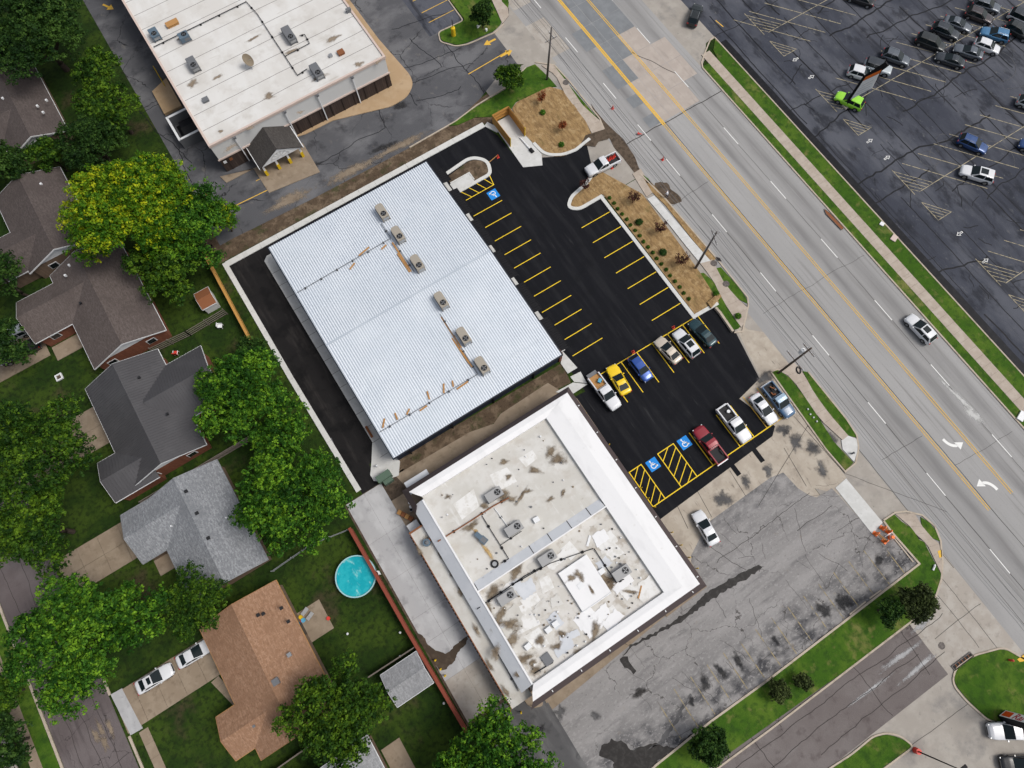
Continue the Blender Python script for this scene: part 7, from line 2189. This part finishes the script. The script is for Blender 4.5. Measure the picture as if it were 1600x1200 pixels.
# the load of the two work trucks
u = (46.46, 45.82)
for i in range(6):
    c_ = cone('red cone in the bed of the truck at the lot entrance, %s from the cab' % ['first', 'second', 'third', 'fourth', 'fifth', 'last'][i], (u[0] - .5 + .36 * i, u[1] + .1 * (i % 2)), .78)
    c_['group'] = 'cones in the truck bed'
cb = tag(empty('blue_cooler', (*(24.39, 16.42), .78), .6), 'light blue cooler box in the bed of the white work pickup', 'cooler')
MB().box((0, 0, .2), (.6, .45, .4)).build('box', mat('cooler_blue', (.10, .33, .48), rough=.5), cb)
MB().box((0, 0, .43), (.62, .47, .06)).build('lid', m_['cooler_blue'], cb)
jb = tag(empty('junk_pile', (*(44.11, 1.79), .76), .6), 'jumble of dark scrap in the bed of the old blue pickup', 'scrap')
for i in range(7):
    MB().box((rnd.uniform(-.7, .7), rnd.uniform(-.4, .4), rnd.uniform(.1, .25)), (rnd.uniform(.2, .6), rnd.uniform(.1, .3), rnd.uniform(.1, .25)), rnd.uniform(0, 3)).build('scrap', m_[rnd.choice(['slate_casing', 'rust', 'black_metal', 'steel'])], jb)
bk = tag(empty('bucket', (*(36.99, 2.93), .76)), 'white bucket in the bed of the white pickup beside the red one', 'bucket')
MB().tube((0, 0, 0), (0, 0, .38), .2, .24, 14).build('pail', m_['plastic_white'], bk)

# orange barricades by the new slab
for i, (a, b_) in enumerate((((44.74, -21.01), (45.05, -21.8)), ((43.44, -21.07), (43.76, -22.47)))):
    t = tag(empty('barricade', (a[0], a[1], .02)), ['orange barricade standing against the corner verge kerb', 'orange barricade nearer the old lot beside the new slab'][i], 'barricade', 'orange barricades')
    d = Vector(b_) - Vector(a)
    an = math.atan2(d.y, d.x)
    for k in (0, 1):
        p = d * k
        MB().box((p.x, p.y, .55), (.5, .12, 1.1), an + R(90), .7).build('end_panel', m_['cone_orange'], t)
        MB().box((p.x, p.y, .05), (.7, .5, .1), an).build('foot', m_['cone_orange'], t)
    for z in (.45, .85):
        MB().box((d.x / 2, d.y / 2, z), (d.length, .06, .18), an).build('bar', m_['lumber'], t)
t = tag(empty('drum', (*(44.75, -22.51), .02)), 'single orange traffic drum beside the pair of barricades', 'traffic drum')
MB().tube((0, 0, 0), (0, 0, .9), .3, .22, 14).build('body', m_['cone_orange'], t)
MB().tube((0, 0, .5), (0, 0, .65), .275, .258, 14).build('stripe', m_['plastic_white'], t)
o = MB().tube((0, 0, .1), ((45.55, -22.13)[0] - (44.23, -22.08)[0], (45.55, -22.13)[1] - (44.23, -22.08)[1], .1), .07, n=8).build('white_pipe', m_['plastic_white'])
o.location = (*(44.23, -22.08), 0)
tag(o, 'short white pipe lying between the orange barricades', 'pipe')
for i, (a, b_) in enumerate((((45.15, -22.57), (45.18, -26.53)), ((43.07, -27.11), (45.27, -27.17)), ((33.76, -27.03), (36.56, -26.94)), ((37.25, -26.91), (39.21, -26.94)))):
    d = Vector(b_) - Vector(a)
    o = MB().box((0, 0, .07), (d.length, .16, .13)).build('wheel_stop', m_['kerb'])
    o.location = ((a[0] + b_[0]) / 2, (a[1] + b_[1]) / 2, .02)
    o.rotation_euler = (0, 0, math.atan2(d.y, d.x))
    tag(o, ['long concrete stop along the inside of the corner verge', 'concrete stop at the corner of the old lot', 'concrete stop on the old lot kerb, left of two', 'concrete stop on the old lot kerb, right of two'][i], 'wheel stop')


# bollards
def bollard(label, p, h=1.0, m='bollard_yellow', r_=.1):
    t = tag(empty('bollard', (p[0], p[1], .02)), label, 'bollard', 'yellow bollards')
    MB().tube((0, 0, 0), (0, 0, h), r_, r_, 10).build('post', m_[m], t)
    MB().tube((0, 0, h), (0, 0, h + .06), r_, r_ * .4, 10).build('cap', m_[m], t)
    return t


for i, p in enumerate([(20.1, 13.55), (20.3, 8.14), (20.08, 6.13), (20.55, 0.86), (20.54, -0.8), (20.56, -2.25), (20.55, -6.19), (20.56, -8.19), (20.54, -10.05), (20.56, -11.72)]):
    bollard('yellow bollard along the right eave, %s counted from the ribbed building' % ['first', 'second', 'third', 'fourth', 'fifth', 'sixth', 'seventh', 'eighth', 'ninth', 'tenth'][i], p, .95, 'bollard_yellow', .075)
for p, lb in (((-9.53, -12.84), 'left'), ((-8.45, -13.7), 'middle'), ((-6.63, -14.0), 'right')):
    bollard('yellow bollard at the lower corner of the white-roofed building, %s of three' % lb, p)
for p, lb in (((-14.39, -2.75), 'upper'), ((-14.38, -4.02), 'middle'), ((-14.28, -4.98), 'lower')):
    t = bollard('yellow capped post by the puddle at the red fence, %s of three' % lb, p, .8, 'bollard_yellow', .12)
bollard('yellow post at the tree beside the delivery lane end', (-13.45, -12.75), .9)
t = tag(empty('sign_bollard', (*(39.05, 81.12), .12)), 'fat yellow bollard with a dark top on the top grass island', 'bollard')
MB().tube((0, 0, 0), (0, 0, 1.6), .38, .38, 16).build('sleeve', m_['bollard_yellow'], t)
MB().tube((0, 0, 1.6), (0, 0, 1.75), .38, .2, 16).build('cap', m_['bollard_yellow'], t)
MB().tube((0, 0, 1.7), (0, 0, 3.2), .06, n=8).build('light_post', m_['black_metal'], t)
for p, lb, s in (((43.59, 80.29), 'small white sign box on the top grass island', (.7, .2, .5)), ((44.26, 78.86), 'little white utility box at the kerb of the top grass island', (.3, .3, .4)), ((71.49, -19.87), 'pale utility lid box at the right edge of the road verge', (1.4, .8, .25)), ((75.72, 13.76), 'white utility lid on the far verge', (.6, .6, .15)), ((75.64, 10.91), 'tan utility lid on the far verge', (1.0, .8, .12)), ((-41.12, 59.59), 'square white planter ring on the lawn of the red brick house', (.9, .9, .2)), ((-25.74, 11.52), 'grey patio lounger nearest the tan-roofed house', (1.0, .55, .35)), ((-25.43, 10.66), 'grey patio lounger further down the patio', (1.0, .5, .35))):
    t = tag(empty('box', (*p, .1)), lb, 'box')
    t.name = 'patio_lounger' if 'lounger' in lb else 'utility_box' if 'box' in lb or 'lid' in lb else 'planter_ring'
    t['category'] = 'lounger' if 'lounger' in lb else 'planter' if 'planter' in lb else 'box'
    if 'planter' in lb:
        MB().strip([(-.4, -.4), (.4, -.4), (.4, .4), (-.4, .4)], .18, 0, .25, True).build('rim', m_['plastic_white'], t)
        MB().box((0, 0, .08), (.6, .6, .1)).build('soil', m_['mud'], t)
    elif 'lounger' in lb:
        t.rotation_euler = (0, 0, R(25))
        MB().box((.15, 0, .3), (.7, .5, .08)).build('seat', m_['grey_casing'], t)
        MB().box((-.35, 0, .45), (.4, .5, .08)).build('backrest', m_['grey_casing'], t)
        for sx in (-.3, .4):
            for sy in (-.2, .2):
                MB().box((sx, sy, .13), (.05, .05, .26)).build('leg', m_['slate_casing'], t)
    else:
        m2 = 'trim_pink' if 'tan' in lb else 'plastic_white'
        MB().box((0, 0, s[2] / 2), s, R(20)).build('case', m_[m2], t)
        MB().box((0, 0, s[2] + .02), (s[0] * 1.05, s[1] * 1.05, .04), R(20)).build('lid', m_[m2], t)

# patio toys, garden chairs, lights
for p, lb, c, k in (((-26.57, 11.2), 'small yellow toy on the dark edge of the patio', 'bollard_yellow', .45), ((-26.47, 10.67), 'small blue toy tub on the dark edge of the patio', 'cooler_blue', .5), ((-27.0, 10.73), 'small red toy beside the patio', 'cone_red', .4), ((-23.6, 9.11), 'small red mat corner on the patio edge', 'cone_red', .4)):
    t = tag(empty('toy', (*p, .07)), lb, 'toy')
    MB().tube((0, 0, 0), (0, 0, .22), k * .5, k * .55, 10).build('tub', m_[c], t)
    MB().strip([(k * .55 * math.cos(R(a)), k * .55 * math.sin(R(a))) for a in range(0, 360, 40)], .06, .2, .26, True).build('rim', m_[c], t)


def garden_chair(label, p, rz, m):
    t = tag(empty('garden_chair', (*p, .02), rz), label, 'chair')
    MB().box((0, 0, .42), (.6, .6, .06)).build('seat', m_[m], t)
    MB().box((-.3, 0, .75), (.08, .62, .65)).build('backrest', m_[m], t)
    for sy in (-.33, .33):
        MB().box((0, sy, .62), (.6, .08, .05)).build('armrest', m_['plastic_white'], t)
        for sx in (-.26, .26):
            MB().box((sx, sy * .85, .21), (.05, .05, .42)).build('leg', m_['plastic_white'], t)


garden_chair('red and white garden chair beside the dark metal roof', (-25.17, 53.65), R(60), 'cone_red')
garden_chair('white garden chair on the grass near the orange fence', (-17.86, 53.97), R(-30), 'plastic_white')
for p, lb in (((-22.38, 6.1), 'glowing pale garden ball on the lawn below the pool'), ((-16.55, 2.56), 'small round garden light near the red fence'), ((-17.97, 0.08), 'white garden ornament by the weathered fence'), ((-16.06, -7.63), 'white garden ornament on the lawn right of the shed')):
    t = tag(empty('garden_light', (*p, 0)), lb, 'garden light')
    MB().tube((0, 0, 0), (0, 0, .25), .04).build('stake', m_['steel'], t)
    mb = MB()
    for i in range(4):
        a0, a1 = -math.pi / 2 + math.pi * i / 4, -math.pi / 2 + math.pi * (i + 1) / 4
        mb.tube((0, 0, .38 + .17 * math.sin(a0)), (0, 0, .38 + .17 * math.sin(a1)), max(.01, .17 * math.cos(a0)), max(.01, .17 * math.cos(a1)), 10, False)
    mb.build('globe', m_['plastic_white'], t, True)

# green pad transformer
t = tag(empty('pad_transformer', (-8.3, 20.9, .13), R(2)), 'green pad-mounted transformer on the concrete beside the delivery lane', 'transformer')
MB().box((0, .25, .65), (2.0, .95, 1.3)).build('tank', m_['transformer_green'], t)
MB().box((.15, -.55, .5), (1.35, .65, 1.0), 0, .96).build('cabinet', m_['transformer_green'], t)
MB().box((0, .25, 1.33), (2.06, 1.0, .06)).build('lid', m_['transformer_green'], t)
for s in (-.35, .35):
    MB().box((.15 + s, -.89, .5), (.06, .03, .3)).build('latch', m_['steel'], t)
# clutter in the service yard
t = tag(empty('crate_row', (*(-8.55, 15.11), .03), R(-60)), 'row of rusty crates on the brown service yard pad', 'crates')
for i in range(4):
    MB().box((-.9 + .6 * i, 0, .3), (.52, .62, .6)).build('crate', m_['rust' if i % 2 else 'lumber'], t)
for i, p in enumerate([(-7.17, 16.27), (-7.32, 15.75), (-7.5, 15.35)]):
    t = tag(empty('bucket', (*p, .03)), ['upper white bucket by the service door', 'middle white bucket by the service door', 'lower white bucket with a dark inside by the service door'][i], 'bucket')
    MB().tube((0, 0, 0), (0, 0, .42), .19, .22, 14).build('pail', m_['plastic_white'], t)
    MB().tube((0, 0, .42), (0, 0, .44), .2, .2, 14).build('lid', m_['plastic_white' if i < 2 else 'black_metal'], t)
t = tag(empty('chest_freezer', (*(-8.25, 13.19), .03), R(2)), 'white chest box at the corner of the rusty lean-to', 'freezer')
MB().box((0, 0, .5), (1.5, 1.1, 1.0)).build('case', m_['plastic_white'], t)
MB().box((0, 0, 1.03), (1.54, 1.14, .07)).build('lid', m_['plastic_white'], t)
for i, (p, s) in enumerate(zip([(-6.76, 14.37), (-6.9, 13.44), (-6.82, 12.88), (-6.75, 15.08)], (.5, .7, .6, .4))):
    t = tag(empty('scrap_bin', (*p, .03), i), ['dark scrap bin by the service door', 'large dark bin beside the white chest', 'dark bin against the lean-to wall', 'small dark bin near the white buckets'][i], 'bin')
    MB().box((0, 0, s / 2), (s, s * .8, s)).build('case', m_['black_metal'], t)
    MB().box((0, 0, s + .03), (s * 1.06, s * .86, .05)).build('lid', m_['slate_casing'], t)
t = tag(empty('lean_bar', (*(-3.75, 34.0), .15)), 'rust-red bench rail beside the west walk of the ribbed building', 'bench')
t.location = (*(-7.03, 27.91), .13)
MB().box((0, 0, .4), (.35, 1.9, .08)).build('seat', m_['rust'], t)
for s in (-.8, .8):
    MB().box((0, s, .19), (.3, .08, .38)).build('leg', m_['rust'], t)
t.name = 'bench'
# white cap, hydrant-like things
for p, lb, m2 in (((-8.48, 23.1), 'white round standpipe at the edge of the new driveway', 'plastic_white'), ((47.99, -11.07), 'dark round post cap on the pale corner pad', 'slate_casing'), ((46.57, -28.68), 'white and orange marker post lying by the corner verge', 'plastic_white'), ((47.15, -42.08), 'red and green fire hydrant on the lower right island', 'cone_red')):
    t = tag(empty('standpipe', (*p, .1)), lb, 'post')
    if 'hydrant' in lb:
        t.name = 'fire_hydrant'
        t['category'] = 'hydrant'
    MB().tube((0, 0, 0), (0, 0, .7), .14, .12, 12).build('barrel', m_[m2], t)
    MB().tube((0, 0, .7), (0, 0, .85), .16, .05, 12).build('cap', m_[m2], t)
    MB().tube((-.22, 0, .5), (.22, 0, .5), .06, n=8).build('outlet', m_[m2], t)
    if 'lying' in lb:
        t.rotation_euler = (0, R(85), R(30))
        t.location.z = .25
for i, p in enumerate([(46.96, -2.86), (46.77, -3.63), (46.85, -4.23), (46.87, -4.91)]):
    t = tag(empty('ball_light', (*p, .12)), 'small dark ball light on the corner verge, %s of four from the top' % ['first', 'second', 'third', 'last'][i], 'garden light', 'row of ball lights')
    MB().tube((0, 0, 0), (0, 0, .18), .13, .13, 10).build('body', m_['slate_casing'], t)
    MB().tube((0, 0, .18), (0, 0, .28), .13, .05, 10).build('cap', m_['plastic_white'], t)
# drain inlets, manholes, grate
def manhole(label, p, r_=.42):
    t = tag(empty('manhole', (*p, .145)), label, 'manhole')
    MB().prism([(r_ * math.cos(R(a)), r_ * math.sin(R(a))) for a in range(0, 360, 20)], 0, .012).build('cover', m_['iron'], t)
    MB().strip([((r_ + .05) * math.cos(R(a)), (r_ + .05) * math.sin(R(a))) for a in range(0, 360, 20)], .08, 0, .02, True).build('ring', m_['iron'], t)


manhole('rusty manhole cover in the walk beside the leaning utility pole', (49.9, 22.53))
manhole('rusty manhole cover in the walk between the two small verges', (49.34, 18.82))
manhole('rusty manhole cover in the walk above the upper straw bed', (49.66, 62.43))
for q, lb in (([(70.04, 20.66), (70.27, 19.57), (70.4, 16.41), (69.85, 16.37), (69.7, 19.81)], 'rust-brown storm drain inlet in the far kerb of the main road'), ([(50.8, 23.22), (51.16, 22.73), (51.07, 22.15), (50.65, 22.55)], 'dark storm drain inlet by the utility pole')):
    t = tag(empty('storm_inlet', (*q[0], .1)), lb, 'drain')
    o_ = Vector(q[0])
    MB().prism([tuple(Vector(p) - o_) for p in q], .05, .07).build('plate', m_['rust' if 'rust' in lb else 'black_metal'], t)
    MB().strip([tuple(Vector(p) - o_) for p in q], .06, .05, .09, True).build('frame', m_['iron'], t)
q = [(40.48, -38.71), (43.63, -38.75), (43.65, -39.3), (40.5, -39.26)]
t = tag(empty('drain_grate', (*q[0], .06)), 'long dark drain grate at the street corner island', 'drain')
o_ = Vector(q[0])
pq = [Vector(p) - o_ for p in q]
MB().prism([tuple(p) for p in pq], 0, .03).build('pit', m_['black_metal'], t)
for i in range(7):
    a, b_ = pq[0].lerp(pq[1], i / 6), pq[3].lerp(pq[2], i / 6)
    MB().strip([tuple(a), tuple(b_)], .10, .03, .08).build('bar', m_['rust'], t)
MB().strip([tuple(p) for p in pq], .12, .03, .09, True).build('frame', m_['iron'], t)
t = tag(empty('hose_ring', (*(49.65, 2.34), .14)), 'dark coiled hose ring lying on the walk by the brown utility pole', 'hose')
mb = MB()
for k in range(3):
    mb.strip([((.36 - .05 * k) * math.cos(R(a)), (.55 - .06 * k) * math.sin(R(a))) for a in range(0, 360, 20)], .07, .01 + .04 * k, .05 + .04 * k, True)
mb.build('coil', m_['dark_rubber'], t)
t.rotation_euler = (0, 0, R(-30))
o = MB().strip(wiggle((0, 0), (7.5, -3.2), .12, 3, .5), .07, 0, .03).build('hose', m_['slate_casing'])

o.location = (-12.0, 30.2, .03)
o.rotation_euler = (0, 0, R(-70))
tag(o, 'thin grey hose line trailing down the new driveway', 'hose')

# downspout stubs, straw heap, low wall by the corner
o = MB().prism([(44.99, 17.89), (47.4, 18.2), (47.33, 17.49), (44.91, 16.84)], .13, .45).build('straw_heap', m_['straw'])
tag(o, 'heap of loose straw at the lower end of the long straw bed', 'straw heap')
o = MB().strip([(45.53, 16.56), (45.58, 15.55), (45.34, 12.19)], .35, 0, .5).build('low_wall', m_['kerb'])
tag(o, 'low tan retaining wall between the black lot and the corner verge', 'wall')


# ---------------------------------------------------------------- the worker at the gutter
def person(label, p, rz):
    t = tag(empty('person', (p[0], p[1], .02), rz), label, 'person')
    J = {'pel': (0, 0, .93), 'sp': (.06, 0, 1.15), 'ch': (.16, 0, 1.36), 'nk': (.24, 0, 1.50), 'hd0': (.29, 0, 1.58), 'hd1': (.33, 0, 1.73),
         'hl': (0, .10, .88), 'kl': (.10, .12, .48), 'al': (-.02, .12, .09), 'tl': (.16, .13, .05), 'hr': (0, -.10, .88), 'kr': (.02, -.12, .48), 'ar': (-.16, -.12, .09), 'tr': (.02, -.13, .05),
         'sl': (.18, .19, 1.40), 'el': (.30, .25, 1.15), 'wl': (.46, .18, 1.00), 'sr': (.18, -.19, 1.40), 'er': (.28, -.26, 1.14), 'wr': (.44, -.20, .98)}
    rad = {'pel': .155, 'sp': .15, 'ch': .165, 'nk': .06, 'hd0': .085, 'hd1': .10, 'hl': .10, 'kl': .07, 'al': .05, 'tl': .04, 'hr': .10, 'kr': .07, 'ar': .05, 'tr': .04, 'sl': .075, 'el': .05, 'wl': .035, 'sr': .075, 'er': .05, 'wr': .035}
    B = [('pel', 'sp'), ('sp', 'ch'), ('ch', 'nk'), ('nk', 'hd0'), ('hd0', 'hd1'), ('pel', 'hl'), ('hl', 'kl'), ('kl', 'al'), ('al', 'tl'), ('pel', 'hr'), ('hr', 'kr'), ('kr', 'ar'), ('ar', 'tr'), ('ch', 'sl'), ('sl', 'el'), ('el', 'wl'), ('ch', 'sr'), ('sr', 'er'), ('er', 'wr')]
    names = list(J)
    verts = [J[k] for k in names]
    edges = [(names.index(a), names.index(b_)) for a, b_ in B]
    radii = [rad[k] for k in names]
    for s, wv in ((1, 'wl'), (-1, 'wr')):      # hands: palm and five fingers
        w0 = names.index(wv)
        base = Vector(J[wv])
        palm = len(verts)
        verts.append(tuple(base + Vector((.08, 0, -.03)))); radii.append(.03); edges.append((w0, palm))
        for k in range(5):
            off = (-.035 + .018 * k) * s if k < 4 else .045 * s
            L_ = (.075, .085, .08, .065, .05)[k]
            a = len(verts)
            verts.append(tuple(base + Vector((.10 if k < 4 else .085, off, -.045)))); radii.append(.010); edges.append((palm, a))
            verts.append(tuple(base + Vector((.10 + L_, off, -.07)))); radii.append(.008); edges.append((a, a + 1))
    me = bpy.data.meshes.new('person_skeleton')
    me.from_pydata(verts, edges, [])
    ob = bpy.data.objects.new('body', me)
    C.objects.link(ob)
    sk = ob.modifiers.new('skin', 'SKIN')
    for i, r_ in enumerate(radii):
        me.skin_vertices[0].data[i].radius = (r_, r_)
    me.skin_vertices[0].data[0].use_root = True
    sb = ob.modifiers.new('smooth', 'SUBSURF')
    sb.levels = sb.render_levels = 1
    dg = bpy.context.evaluated_depsgraph_get()
    m2 = bpy.data.meshes.new_from_object(ob.evaluated_get(dg))
    ob.modifiers.clear()
    ob.data = m2
    ob.parent = t
    m2.materials.clear()
    for k in ('skin', 'cloth_white', 'cloth_dark'):
        m2.materials.append(m_[k])
    for f in m2.polygons:
        c = f.center
        f.use_smooth = True
        f.material_index = 2 if c.z < .95 and abs(c.y) < .2 and c.x < .3 else 1 if c.z < 1.5 and not (c.x > .36) else 0
        if c.z < .12:
            f.material_index = 0 if False else 2
    for s in (1, -1):
        MB().box((.07 if s > 0 else -.07, .125 * s, .04), (.27, .10, .08), 0, .85).build('shoe', m_['trim_pink'], t)
    mb = MB()
    for i in range(5):
        a0, a1 = math.pi * .5 * i / 5, math.pi * .5 * (i + 1) / 5
        mb.tube((.315, 0, 1.70 + .12 * math.sin(a0)), (.315, 0, 1.70 + .12 * math.sin(a1)), .125 * math.cos(a0), max(.005, .125 * math.cos(a1)), 12, False)
    mb.build('hair', m_['wood_grey'], t, True)
    for s in (1, -1):
        MB().box((.425, .035 * s, 1.66), (.012, .022, .014)).build('eye', m_['black_metal'], t)
        MB().box((.32, .10 * s, 1.65), (.05, .02, .06)).build('ear', m_['skin'], t)
    MB().box((.435, 0, 1.635), (.03, .025, .04), 0, .6).build('nose', m_['skin'], t)
    MB().box((.415, 0, 1.59), (.012, .05, .01)).build('mouth', m_['rust'], t)
    return t


person('worker in a white shirt and dark trousers bending over the muddy gutter', (50.69, 35.67), R(115))
